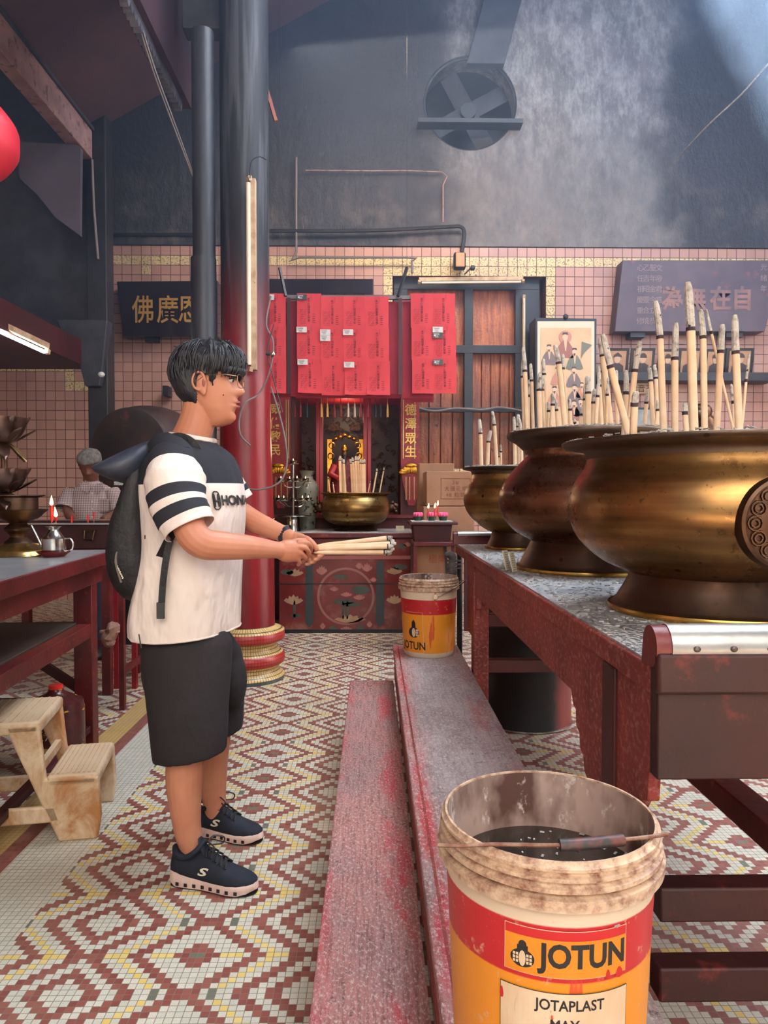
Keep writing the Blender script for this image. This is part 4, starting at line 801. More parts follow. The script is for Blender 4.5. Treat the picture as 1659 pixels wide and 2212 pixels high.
# ================================================================ cartons, flower tray and stand
cb = mat('cardboard', srgb(160, 118, 88), srgb(146, 104, 76), 5, .8)
def carton(px0, px1, py0, py1, Y, dep, lab, txt):
    a, b = P(px0, py1, Y), P(px1, py0, Y); t = thing('carton', ((a.x+b.x)/2, Y+dep/2, a.z), lab, 'carton', 'cardboard cartons behind the burners')
    MB().bb((a.x, Y, a.z), (b.x, Y+dep, b.z)).build('carton_body', cb, t, bevel=.006); MB().bb((a.x+.001, Y+dep/2-.02, b.z), (b.x-.001, Y+dep/2+.02, b.z+.002)).build('carton_seam', M['cable'], t)
    if txt:
        X = P(px0+75-12, (py0+py1)/2, Y-.001); tx = MB(); zz_ = X.z
        for dx0, dx1, z0, z1 in ((-.115, .115, .078, .081), (-.115, .115, -.081, -.078), (-.115, -.112, -.08, .08), (.112, .115, -.08, .08)): tx.bb((X.x+dx0, Y-.002, zz_+z0), (X.x+dx1, Y, zz_+z1))
        for q, z_, sz in (('3#', .048, .044), ('大蓮花燭', 0, .040), ('48 粒裝', -.048, .040)): put_text(tx, q, sz, (X.x, Y-.0022, zz_+z_), spacing=1.25)
        put_text(tx, '輕放', .030, (X.x+.155, Y-.0022, zz_), vertical=True)
        tx.build('carton_print', mat('brown_print', srgb(112, 66, 46), rough=.8), t)
    return t
g5 = 5.6
carton(921, 1020, 1018, 1093, g5, .4, 'cardboard carton with a framed print, stacked on the lower carton', True)
carton(915, 1025, 1094, 1172, g5, .4, 'lower cardboard carton directly under the printed one', False)
carton(905, 981, 1001, 1166, 6.05, .3, 'greyish cardboard carton standing behind the stacked pair', False)
zs = P(970, 1172, g5).z; t = thing('stand', (P(965, 1200, g5).x, g5+.2, 0), 'dark low stand holding the cardboard cartons', 'stand')
MB().bb((P(905, 1180, g5).x, g5-.01, zs-.03), (P(1035, 1180, g5).x, g5+.8, zs)).build('stand_top', M['darkred'], t)
for x_ in (P(908, 1180, g5).x, P(1030, 1180, g5).x): 
    for y_ in (g5, g5+.75): MB().bb((x_, y_, 0), (x_+.04, y_+.04, zs-.03)).build('leg', M['darkred'], t)
# red tray
Yt = 5.25; a, b = P(890, 1170, Yt), P(980, 1128, Yt); t = thing('planter_tray', ((a.x+b.x)/2, Yt+.15, a.z), 'dark red rectangular sand tray holding pink lotus candles on a stand', 'tray'); TR = t
MB().box(((a.x+b.x)/2, Yt+.16, (a.z+b.z)/2-.01), (b.x-a.x-.04, .26, b.z-a.z), None, None, 1.10).build('tray_body', M['darkred'], t, bevel=.004); MB().bb((a.x-.02, Yt-.01, b.z-.02), (b.x+.03, Yt+.33, b.z)).build('tray_rim', M['darkred'], t, bevel=.003)
zt_ = a.z-.002; MB().bb((a.x, Yt+.03, b.z), (b.x, Yt+.29, b.z+.006)).build('tray_sand', M['ash'], t)
pkm = mat('pink_wax_flower', srgb(232, 70, 130), srgb(244, 110, 150), 30, .6)
for k, px in enumerate((903, 932, 957)):
    c = P(px, 1120, Yt+.16); c.z = b.z+.006; t = thing('lotus_candle', c, ['left', 'middle', 'right'][k]+' pink lotus-shaped candle on the dark red tray', 'candle', 'pink lotus candles')
    MB().lathe([(.028, 0), (.032, .02), (.036, .03)], c, 20).build('green_cup', mat('green_cup', srgb(30, 70, 50), rough=.5), t)
    mb = MB()
    for q in range(9): a_ = 2*PI*q/9; mb.ell(c+V((.027*math.cos(a_), .027*math.sin(a_), .045)), (.013, .013, .018), 10, 6)
    mb.ell(c+V((0, 0, .048)), (.026, .026, .016)); mb.build('petals', pkm, t)
def flame(c, s, t=None, lean=0):
    mb = MB(); mb.lathe(sp([(.0005, 0), (.32*s, .25*s), (.36*s, .5*s), (.22*s, 1.2*s), (.0005, 2.1*s)], 3), c, 12, cap=False)
    for v_ in mb.v: v_.x += lean*((v_.z-c[2])/s)**1.5*s*.3
    return mb.build('flame', M['flame'], t)
def candle(c, h, r, fs, lab, m_=None, grp=None, stickh=0, lean=0):
    t = thing('candle', c, lab, 'candle', grp); c = V(c)
    if stickh: MB().cyl(c, c+V((0, 0, stickh)), r*.25, r*.25, 6).build('wooden_stem', M['incense_thin'], t)
    MB().lathe([(r*.75, stickh), (r, stickh+h*.3), (r*1.08, stickh+h), (r*.3, stickh+h-r*.3)], c, 12).build('wax', m_ or M['redwax'], t); 
    if fs: flame(c+V((0, 0, stickh+h)), fs, t, lean)
    return t
M['redwax'] = mat('red_wax', srgb(226, 40, 34), rough=.4)
for k, (px, fy_, h) in enumerate(((925, 1112, .06), (939, 1113, .062), (945, 1108, .08))):
    c = P(px, 1125, Yt+.05); c.z = b.z+.006; candle(c, h, .005, .018, ['leftmost', 'middle', 'rightmost and tallest'][k]+' thin red burning candle on the lotus tray', stickh=.035, grp='thin red candles on the lotus tray', lean=.3)
t = thing('stand', (P(935, 1200, Yt).x, Yt+.17, 0), 'thin red wooden stand under the lotus candle tray', 'stand')
MB().bb((P(893, 1170, Yt).x, Yt-.02, zt_-.03), (P(984, 1170, Yt).x, Yt+.36, zt_-.001)).build('stand_top', M['redwood'], t, bevel=.003)
for px in (897, 978):
    for y_ in (Yt-.01, Yt+.32): MB().bb((P(px, 1200, Yt).x-.012, y_, 0), (P(px, 1200, Yt).x+.014, y_+.026, zt_-.03)).build('leg', M['redwood'], t)
MB().bb((P(897, 1200, Yt).x, Yt-.01, .22), (P(978, 1200, Yt).x, Yt+.01, .245)).build('stretcher', M['redwood'], t)
MB().bar(P(962, 1175, Yt+.2), P(968, 1290, Yt+.2), .016, .016).build('leaning_pole', M['black'], t)
a, b = P(900, 1270, 5.45), P(985, 1180, 5.45); t = thing('carton', ((a.x+b.x)/2, 5.6, a.z), 'cardboard box with faded red seal printing behind the tray stand legs', 'carton')
MB().bb((a.x, 5.45, 0), (b.x, 5.57, b.z)).build('carton_body', cb, t, bevel=.005); tx = MB(); put_text(tx, '極樂', .07, P(945, 1207, 5.448)); tx.disc(P(945, 1235, 5.4495), (1, 0, 0), (0, 0, 1), .001); tx.build('red_print', mat('faded_red_print', srgb(150, 74, 56), rough=.8), t)
MB().bb((P(898, 1240, 5.44).x, 5.43, P(900, 1262, 5.44).z), (P(975, 1240, 5.44).x, 5.45, P(900, 1245, 5.44).z)).build('pale_tape', M['paper'], t)
# ================================================================ altar cabinet, shrine and what stands on them
AY = 6.29; AZ = P(750, 1150, AY).z; ax0, ax1 = P(594, 1150, AY).x, P(897, 1150, AY).x; AD = .66
t = thing('altar_cabinet', ((ax0+ax1)/2, AY+AD/2, 0), 'dark red altar cabinet painted with lotus flowers on its front, brass urn on top', 'cabinet')
MB().bb((ax0+.03, AY+.02, .02), (ax1-.03, AY+AD, AZ-.05)).build('cabinet_body', M['redwood'], t)
MB().bb((ax0, AY-.02, AZ-.05), (ax1, AY+AD, AZ-.005)).build('cabinet_top', M['redwood'], t, bevel=.006); MB().bb((ax0+.01, AY-.01, AZ-.005), (ax1-.01, AY+AD, AZ)).build('metal_sheet', M['topmetal'], t)
pn = mat('painted_front_red', srgb(122, 44, 42), srgb(100, 36, 36), 3, .22, coat=.4, c3=srgb(140, 84, 76), s3=5, lo3=.55, hi3=.7); zA, zB = P(750, 1368, AY).z, P(750, 1208, AY).z
MB().bb((P(604, 1300, AY).x, AY, zA), (P(888, 1300, AY).x, AY+.02, zB)).build('painted_front', pn, t)
MB().bb((P(700, 1200, AY).x, AY, zB+.02), (P(888, 1300, AY).x, AY+.02, P(750, 1166, AY).z)).build('drawer_front', pn, t)
MB().bb((P(604, 1200, AY).x, AY-.006, zB), (P(888, 1300, AY).x, AY+.02, zB+.03)).build('rail', mat('pink_red_rail', srgb(156, 84, 78), rough=.4), t); MB().bb((ax0+.02, AY-.004, P(700, 1262, AY).z), (P(888, 1, AY).x, AY+.02, P(700, 1260, AY).z)).build('front_seam', M['black'], t)
MB().bb((P(888, 1, AY).x, AY-.01, 0), (P(896, 1, AY).x, AY+.06, AZ-.05)).build('corner_post', M['black'], t); MB().bb((ax0+.02, AY-.008, 0), (P(888, 1, AY).x, AY+.05, .03)).build('plinth', M['black'], t)
cf = mat('painted_cream_flowers', srgb(172, 136, 100), srgb(150, 112, 84), 12, .5); gf = mat('painted_green_leaves', srgb(74, 80, 66), srgb(60, 66, 58), 12, .5); wf = mat('painted_pink_flowers', srgb(176, 110, 96), srgb(150, 88, 80), 12, .5)
yy = AY-.0015
def Q(px, py): p = P(px, py, yy); return (p.x, p.z)
def shp(mb, pts): c_ = V((pts[0][0], yy, pts[0][1])); mb.prism([(a-c_.x, b-c_.z) for a, b in pts], c_, (1, 0, 0), (0, 0, 1), -.0012)
def lotus(mb, px, py, w, h):
    k = [(-1, .1), (-.75, -.35), (-.55, -.15), (-.45, -.75), (-.2, -.5), (0, -1), (.2, -.5), (.45, -.75), (.55, -.15), (.75, -.35), (1, .1), (.7, .5), (.35, .75), (0, .9), (-.35, .75), (-.7, .5)]
    shp(mb, [Q(px+a*w, py+b*h) for a, b in k])
for q in ((637, 1237, 19, 9), (634, 1296, 21, 12), (852, 1233, 18, 9), (852, 1295, 18, 11), (756, 1337, 34, 10)): mb = MB(); lotus(mb, *q); mb.build('painted_flower', cf, t, smooth=False)
for q in ((695, 1232, 12, 11), (748, 1284, 13, 6), (776, 1290, 13, 7), (722, 1272, 10, 6), (807, 1252, 8, 6), (748, 1358, 13, 6), (697, 1352, 6, 8), (798, 1348, 6, 8), (793, 1226, 12, 10), (888-8, 1176, 9, 6), (776, 1222, 8, 8)): mb = MB(); lotus(mb, *q); mb.build('painted_flower', wf, t, smooth=False)
for q in ((742, 1300, 22, 6), (760, 1306, 20, 5), (735, 1246, 16, 5), (620, 1236, 14, 6), (865, 1225, 16, 6), (780, 1274, 20, 9), (640, 1330, 12, 4), (720, 1356, 9, 5), (778, 1356, 9, 5), (636, 1318, 3, 22), (741, 1318, 3, 20), (750, 1318, 3, 20), (868, 1180, 10, 5)): mb = MB(); shp(mb, [Q(q[0]+q[2]*math.cos(a_), q[1]+q[3]*math.sin(a_)) for a_ in [k*PI/7 for k in range(14)]]); mb.build('painted_leaf', gf, t, smooth=False)
pcm = mat('painted_dark_teal', srgb(56, 62, 62), rough=.4)
for px in (668, 821): mb = MB(); shp(mb, [Q(px-8, 1212), Q(px+8, 1212), Q(px+9, 1345), Q(px, 1356), Q(px-9, 1345)]); mb.build('painted_column', pcm, t, smooth=False)
ri = MB(); cpx, cpy = 747, 1288
for k in range(48):
    a0_, a1_ = 2*PI*k/48, 2*PI*(k+1)/48; shp(ri, [Q(cpx+62*math.cos(a0_), cpy+62*math.sin(a0_)), Q(cpx+62*math.cos(a1_), cpy+62*math.sin(a1_)), Q(cpx+57*math.cos(a1_), cpy+57*math.sin(a1_)), Q(cpx+57*math.cos(a0_), cpy+57*math.sin(a0_))])
ri.build('painted_ring', mat('painted_ring_pink', srgb(146, 92, 84), rough=.4), t, smooth=False)
# back shelf of the shrine
SY = 6.98; s0, s1 = P(578, 1100, SY).x, P(905, 1100, SY).x; zsf = P(750, 1112, SY).z
t = thing('shrine', ((s0+s1)/2, SY+.3, 0), 'dark red temple shrine cabinet with carved golden back housing a small deity statue', 'shrine'); SH = t
MB().bb((s0, SY-.02, 0), (s1, SY+.75, zsf-.03)).build('shrine_base', M['darkred'], t); MB().bb((s0-.02, SY-.05, zsf-.03), (s1+.02, SY+.75, zsf)).build('base_ledge', M['redwood'], t)
zr = P(750, 855, SY).z
MB().bb((s0, SY+.70, zsf), (s1, SY+.75, zr+.1)).build('back_panel', mat('shrine_back', srgb(58, 30, 34), srgb(40, 24, 30), 8, .5), t)
for a, b in ((578, 633), (866, 905)): MB().bb((P(a, 1, SY).x, SY, zsf), (P(b, 1, SY).x, SY+.72, zr+.1)).build('side_wall', M['darkred'], t)
MB().bb((s0, SY-.02, zr-.01), (s1, SY+.75, zr+.12)).build('canopy', M['brightred'], t)
for px in (684, 692, 788, 797): MB().bb((P(px-4, 1, SY+.12).x, SY+.1, zsf), (P(px+4, 1, SY+.12).x, SY+.14, zr)).build('red_post', M['brightred'], t, bevel=.004)
cg = mat('carved_dull_gold', srgb(120, 90, 66), srgb(74, 50, 44), 26, .4, .5, bump=1.0, bscale=60, dist=.02)
cv = MB(); rr = random.Random(4)
for (x0, x1, y0, y1, nn_) in ((704, 785, 868, 945, 60), (640, 682, 905, 1080, 46), (804, 862, 905, 1080, 46)):
    for k in range(nn_):
        c = P(rr.uniform(x0, x1), rr.uniform(y0, y1), SY+.66); r_ = rr.uniform(.015, .04); a_ = rr.uniform(0, 6)
        cv.tube([c+V((r_*math.cos(a_+q*.5)*(1-q*.07), -.01, r_*math.sin(a_+q*.5)*(1-q*.07))) for q in range(9)], .006, 5)
cv.build('carved_scrollwork', cg, t)['kind'] = 'stuff'
MB().disc(P(743, 873, SY+.64), (1, 0, 0), (0, 0, 1), .052, .02, 24).build('sun_disc', cg, t)
mb = MB()
for sx in (-1, 1):
    c = P(745+sx*20, 925, SY+.63)
    mb.prism([(0, 0), (sx*.10, -.01), (sx*.13, .02), (sx*.09, .075), (sx*.03, .06)], c-V((sx*.05, 0, .02)), (1, 0, 0), (0, 0, 1), .02)
mb.build('carved_leaf', cg, t)
# gold throne frame
th_ = SY+.45; mb = MB()
for px in (710, 780):
    mb.bb((P(px-5, 1, th_).x, th_, P(1, 1062, th_).z), (P(px+5, 1, th_).x, th_+.05, P(1, 948, th_).z))
for k in range(5): c = P(725+k*10, 948-4*(2-abs(k-2)), th_); mb.ell(c, (.028, .02, .02))
for sx in (-1, 1):
    for (dx, dy, r_) in ((28, 962, .028), (30, 985, .03)):
        c = P(745+sx*dx, dy, th_); mb.tube([c+V((r_*math.cos(q), 0, r_*math.sin(q))) for q in [j_*2*PI/14 for j_ in range(15)]], .008, 6)
mb.build('gold_throne_frame', M['gold'], t)
# deity statue
b0 = P(745, 1066, SY+.30); t = thing('deity_statue', b0, 'small bearded dark-faced deity statue in red robe inside the golden frame', 'statue')
mb = MB(); mb.lathe(sp([(.16, 0), (.15, .1), (.125, .22), (.11, .30), (.06, .345), (.03, .36)], 3), b0, 24); 
for v_ in mb.v: v_.y = b0.y+(v_.y-b0.y)*.6
mb.build('robe', mat('red_embroidered_robe', srgb(132, 30, 38), srgb(90, 22, 30), 30, .5, c3=srgb(206, 158, 84), s3=50, lo3=.62, hi3=.66), t)
for v_s in (-1, 1): MB().tube([b0+V((v_s*.10, -.02, .28)), b0+V((v_s*.14, -.05, .19)), b0+V((v_s*.06, -.09, .15))], [.04, .04, .025], 10).build('sleeve', mat('red_sleeve', srgb(176, 48, 50), rough=.5), t)
MB().ell(b0+V((0, -.02, .40)), (.032, .034, .045)).build('head', mat('bronze_face', srgb(120, 84, 58), rough=.3, metal=.4), t)
MB().tube([b0+V((0, -.05, .375)), b0+V((0, -.065, .32)), b0+V((0, -.06, .23))], [.018, .02, .004], 8).build('beard', M['black'], t)
MB().lathe([(.036, 0), (.040, .02), (.028, .045), (.01, .06)], b0+V((0, -.02, .43)), 14).build('crown', M['gold'], t)
# tassels
tc = [('red', srgb(130, 24, 34)), ('gold', srgb(196, 146, 70)), ('cream', srgb(206, 190, 160)), ('dark', srgb(40, 36, 44))]; tm_ = {k: mat('tassel_'+k, v_, rough=.8) for k, v_ in tc}
for k, (px, c_) in enumerate(((636, 'red'), (649, 'red'), (663, 'dark'), (694, 'gold'), (707, 'gold'), (722, 'red'), (736, 'red'), (752, 'cream'), (766, 'cream'), (779, 'red'), (795, 'red'), (811, 'dark'), (822, 'dark'), (837, 'gold'))):
    c = P(px, 872, SY+.04); tt = thing('tassel', c, f'{c_} silk tassel under the shrine canopy, {ORD[k]} from left', 'tassel', 'silk tassels hanging in the shrine')
    MB().cyl(V((c.x, c.y, zr)), c, .003).build('cord', tm_[c_], tt); MB().lathe([(.005, 0), (.009, -.01), (.007, -.02), (.011, -.05), (.012, -.13), (.001, -.132)], c, 8, cap=False).build('fringe', tm_[c_], tt)
# couplet banners
em = mat('red_embroidered_silk', srgb(140, 28, 34), srgb(112, 22, 30), 20, .5, c3=srgb(196, 140, 90), s3=70, lo3=.63, hi3=.67)
for nm, (x0, x1, y0_, y1_, cx_), chars, ys in (('left', (580, 627, 640, 1098, 594), '威佑黎民', (882, 914, 943, 972)), ('right', (866, 906, 640, 1092, 887), '德澤眾生', (885, 915, 947, 975))):
    Y = SY-.027; t = thing('couplet_banner', P((x0+x1)/2, y1_, Y), f'{nm} long red embroidered couplet banner with gold characters and a lotus', 'banner', 'couplet banners flanking the shrine')
    po = [(x0, y0_), (x1, y0_), (x1, y1_-40), ((x0+x1)/2+10, y1_), ((x0+x1)/2-4, y1_), (x0+4, y1_-50), (x0, 1000)]; cc = P(x0, y0_, Y); mb = MB(); mb.prism([(P(a, b, Y).x-cc.x, P(a, b, Y).z-cc.z) for a, b in po], cc, (1, 0, 0), (0, 0, 1), -.006); mb.build('banner_cloth', em, t, smooth=False)
    tx = MB()
    for ch, y_ in zip(chars, ys): put_text(tx, ch, .115, P(cx_, y_, Y-.003), bold=.002)
    tx.build('gold_lettering', M['goldpaint'], t)
    lm = MB(); c = P((x0+x1)/2+(2 if nm == 'right' else -3), 1012, Y-.012)
    for r_, n__, z_ in ((.085, 9, -.02), (.06, 7, 0), (.035, 5, .015)):
        for k in range(n__):
            a_ = PI*(k+.5)/n__; q = V((math.cos(a_)*r_, 0, math.sin(a_)*r_*.5+z_-.03)); R = Matrix.Rotation(PI/2-a_, 3, 'Y'); lm.ell(c+q, (.018, .008, .036), 8, 6, R)
    lm.ell(c+V((0, -.006, .028)), (.055, .01, .02)); lm.build('gold_lotus', M['gold'], t)
    mb = MB()
    for px in ((x1-7, x1-12) if nm == 'left' else (x0+6, x1-9)): mb.bb((P(px-1, 1, Y).x, Y-.004, P(1, 990, Y).z), (P(px+1, 1, Y).x, Y, P(1, 862, Y).z))
    for px in (x0+12, (x0+x1)/2, x1-10): mb.bb((P(px-1, 1, Y).x, Y-.003, P(1, 1080, Y).z), (P(px+1, 1, Y).x, Y, P(1, 1030, Y).z))
    mb.build('sequin_trim', mat('green_gold_trim', srgb(150, 160, 110), srgb(196, 150, 80), 90, .3, .4), t)
# brass urn -----------------------------------------------------------
UC = V((P(768, 1100, 6.62).x, 6.62, AZ)); t = thing('incense_urn', UC, 'round brass urn with two lion-head handles on the painted altar cabinet', 'urn')
RZ = P(768, 1064, 6.62).z-AZ; k_ = RZ/.33
MB().lathe(sp([(.18*1.0, .05*k_), (.20, .055*k_), (.27, .09*k_), (.312, .15*k_), (.32, .20*k_), (.308, .25*k_), (.29, .29*k_), (.288, .30*k_), (.31, .318*k_), (.325, .322*k_), (.325, .33*k_), (.29, .328*k_)]), UC, 64, cap=False).build('bowl', M['brass3'], t, angle=60)
MB().lathe([(.20, 0), (.202, .012), (.185, .02), (.165, .045), (.175, .052*k_)], UC, 48, cap=False).build('foot', M['brassdark'], t)
MB().lathe([(.001, .326*k_), (.30, .322*k_)], UC, 32, cap=False).build('ash_bed', M['ash'], t)
for sx in (-1, 1):
    mb = MB(); c = UC+V((sx*.33, 0, .20*k_)); mb.ell(c, (.05, .045, .05)); mb.ell(c+V((sx*.035, -.01, .02)), (.03, .03, .025)); mb.ell(c+V((sx*.04, -.01, -.035)), (.02, .03, .02)); 
    for q in (-1, 1): mb.ell(c+V((sx*.01, q*.03, .045)), (.015, .012, .018))
    mb.build('lion_handle', M['brassdark'], t)
uz = AZ+RZ
us = [(736, 734, 985, 7), (741, 739, 990, 6), (746, 742, 992, 6), (762, 758, 992, 7), (767, 762, 988, 6), (771, 768, 985, 6), (775, 773, 985, 6), (779, 780, 992, 7), (784, 783, 993, 7), (788, 787, 992, 6), (713, 709, 1030, 3), (722, 719, 1042, 3), (806, 815, 1012, 4), (820, 830, 1010, 3), (795, 800, 1040, 3)]
us.sort(key=lambda q: q[1])
for i, (bx, tx_, ty, w) in enumerate(us):
    Y = 6.62+random.uniform(-.12, .12); b_ = P(bx, 1060, Y); b_.z = uz; tp = P(tx_, ty, Y); r_ = w/2*Y/FPX*.9
    joss(b_, tp, r_, f'{"thick" if w > 5 else "thin"} cream incense stick in the altar urn, {ORD[i]} from left by its tip', 'incense sticks in the altar urn', burnt=.12)
# candle tree ----------------------------------------------------------
c = V((P(634, 1140, 6.5).x, 6.5, AZ)); t = thing('candle_tree', c, 'tall silver oil-lamp tree with tiered cups standing left on the painted altar', 'lamp')
ztop = P(634, 1003, 6.5).z; zd = P(634, 1118, 6.5).z
MB().lathe([(.065, 0), (.062, .02), (.055, .06), (.058, zd-AZ-.02), (.05, zd-AZ)], c, 24).build('lamp_base', M['steel'], t)
MB().lathe(sp([(.02, 0), (.09, .004), (.165, .012), (.175, .02), (.16, .018)], 2), V((c.x, c.y, zd)), 36, cap=False).build('drip_dish', M['steel'], t)
MB().cyl((c.x, c.y, zd), (c.x, c.y, ztop), .010).build('stem', M['steel'], t)
def lcup(q, s=1.0, fl=True):
    o = MB().lathe(sp([(.012*s, 0), (.03*s, .008*s), (.038*s, .03*s), (.042*s, .034*s)], 2), q, 18, cap=False).build('oil_cup', M['steel'], t)
    MB().lathe([(.03*s, -.004), (.055*s, .0), (.058*s, .006)], q, 18, cap=False).build('cup_saucer', M['steel'], t)
    if fl: flame(V(q)+V((0, 0, .03*s)), .010, t)
lcup((c.x, c.y, ztop))
for zz_, r_, nn_ in ((P(1, 1040, 6.5).z, .115, 4), (P(1, 1082, 6.5).z, .14, 5)):
    for k in range(nn_):
        a_ = 2*PI*k/nn_+.4; q = V((c.x+r_*math.cos(a_), c.y+r_*math.sin(a_), zz_)); MB().tube(catmull([V((c.x, c.y, zz_-.05)), (V((c.x, c.y, zz_-.04))+q)/2+V((0, 0, -.03)), q], 4), .005, 6).build('arm', M['steel'], t); lcup(q, .9)
flq = P(588, 1116, 6.1); 
# vase, bowl
c = V((P(660, 1100, 6.85).x+.02, 6.80, AZ)); t = thing('vase', c, 'grey-white porcelain vase with dark painting beside the silver lamp tree', 'vase'); hv = P(660, 1017, 6.8).z-AZ
MB().lathe(sp([(.07, 0), (.075, .02), (.085, hv*.3), (.105, hv*.62), (.098, hv*.78), (.06, hv*.86), (.055, hv*.92), (.075, hv*.99), (.08, hv)], 3), c, 32, cap=False).build('vase_body', mat('celadon_porcelain', srgb(140, 140, 128), srgb(120, 122, 112), 6, .2, c3=srgb(50, 56, 62), s3=16, lo3=.58, hi3=.62), t)
c = V((P(607, 1140, 6.4).x, 6.4, AZ)); t = thing('bowl', c, 'small white porcelain bowl beside the silver lamp base', 'bowl')
MB().lathe(sp([(.03, 0), (.035, .012), (.06, .03), (.072, .055), (.069, .055), (.05, .03), (.001, .015)], 2), c, 28, cap=False).build('bowl_body', mat('white_porcelain', srgb(206, 200, 190), srgb(150, 140, 130), 30, .2), t)
c = PH(864, 1146, AZ); t = thing('card', c, 'small cream card standing at the right of the painted altar', 'card'); MB().box(c+V((0, 0, .022)), (.075, .003, .044)).build('card_face', M['paper'], t); tx = MB(); put_text(tx, '功德', .018, c+V((0, -.0025, .026))); tx.build('printed_lines', M['goldpaint'], t)
candle(V((P(586, 1140, 6.35).x, 6.35, AZ)), .07, .008, .024, 'burning stub candle at the left end of the painted altar behind the pillar', m_=M['redwax'], lean=1.2)
# ================================================================ hanging red papers
RYd = 6.0
rp = mat('red_paper', srgb(216, 62, 64), srgb(204, 54, 58), 4, .75); rp2 = mat('deep_red_paper', srgb(166, 34, 52), srgb(148, 30, 46), 4, .75); prn = mat('dark_print', srgb(92, 22, 34), rough=.8)
t = thing('hanging_rack', (P(770, 636, RYd).x, RYd+.03, P(770, 640, RYd).z), 'grey metal rail hung on dark straps carrying the red prayer papers', 'rack'); 
MB().bb((P(573, 1, RYd).x, RYd+.02, P(1, 641, RYd).z), (P(972, 1, RYd).x, RYd+.05, P(1, 633, RYd).z)).build('rail', M['cable'], t)
for px, px2 in ((617, 604), (860, 879)): MB().bar(P(px, 640, RYd), P(px2, 578, RYd+.1), .02, .02).build('hanging_hook', M['black'], t); MB().bar(P(px2, 578, RYd+.1), P(px2, -60, RYd+.4), .003, .003).build('hanging_wire', M['black'], t)
for px in (621, 865): MB().bb((P(px-4, 1, RYd).x, RYd, P(1, 850, RYd).z), (P(px+4, 1, RYd).x, RYd+.02, P(1, 640, RYd).z)).build('black_strap', M['darkred'], t)
# backing bundles
for k, (x0, x1, y1_) in enumerate(((574, 616, 846), (626, 860, 847), (873, 934, 856))):
    t = thing('paper_bundle', P((x0+x1)/2, y1_, RYd+.09), ['left', 'wide middle', 'right'][k]+' bundle of deep red papers hanging behind the printed sheets', 'paper', 'bundles of red paper')
    for q in range(5): MB().bb((P(x0-2+q*2.5, 1, RYd).x, RYd+.055+q*.010, P(1, y1_+q*2.0, RYd).z), (P(x1+q*1.5, 1, RYd).x, RYd+.061+q*.010, P(1, 644, RYd).z)).build('paper_layer', rp2, t)
SP = RYd/FPX; cards = {(1, 0): 'dark', (1, 1): 'white', (2, 1): 'two', (3, 1): 'white', (1, 2): 'white', (3, 2): 'logo', (6, 1): 'half', (6, 2): 'black', (0, 0): 'white'}
txm = {'white': mat('white_card', srgb(222, 214, 204), rough=.5), 'dark': mat('dark_card', srgb(56, 56, 60), rough=.4)}
colx = [(573, 616), (641, 692), (692, 742), (742, 789), (789, 838), (888, 935), (933, 982)]; side = ['leftmost column', 'second column', 'third column', 'fourth column', 'fifth column', 'sixth column', 'rightmost column']
sheet_me = {}; pj = random.Random(9)
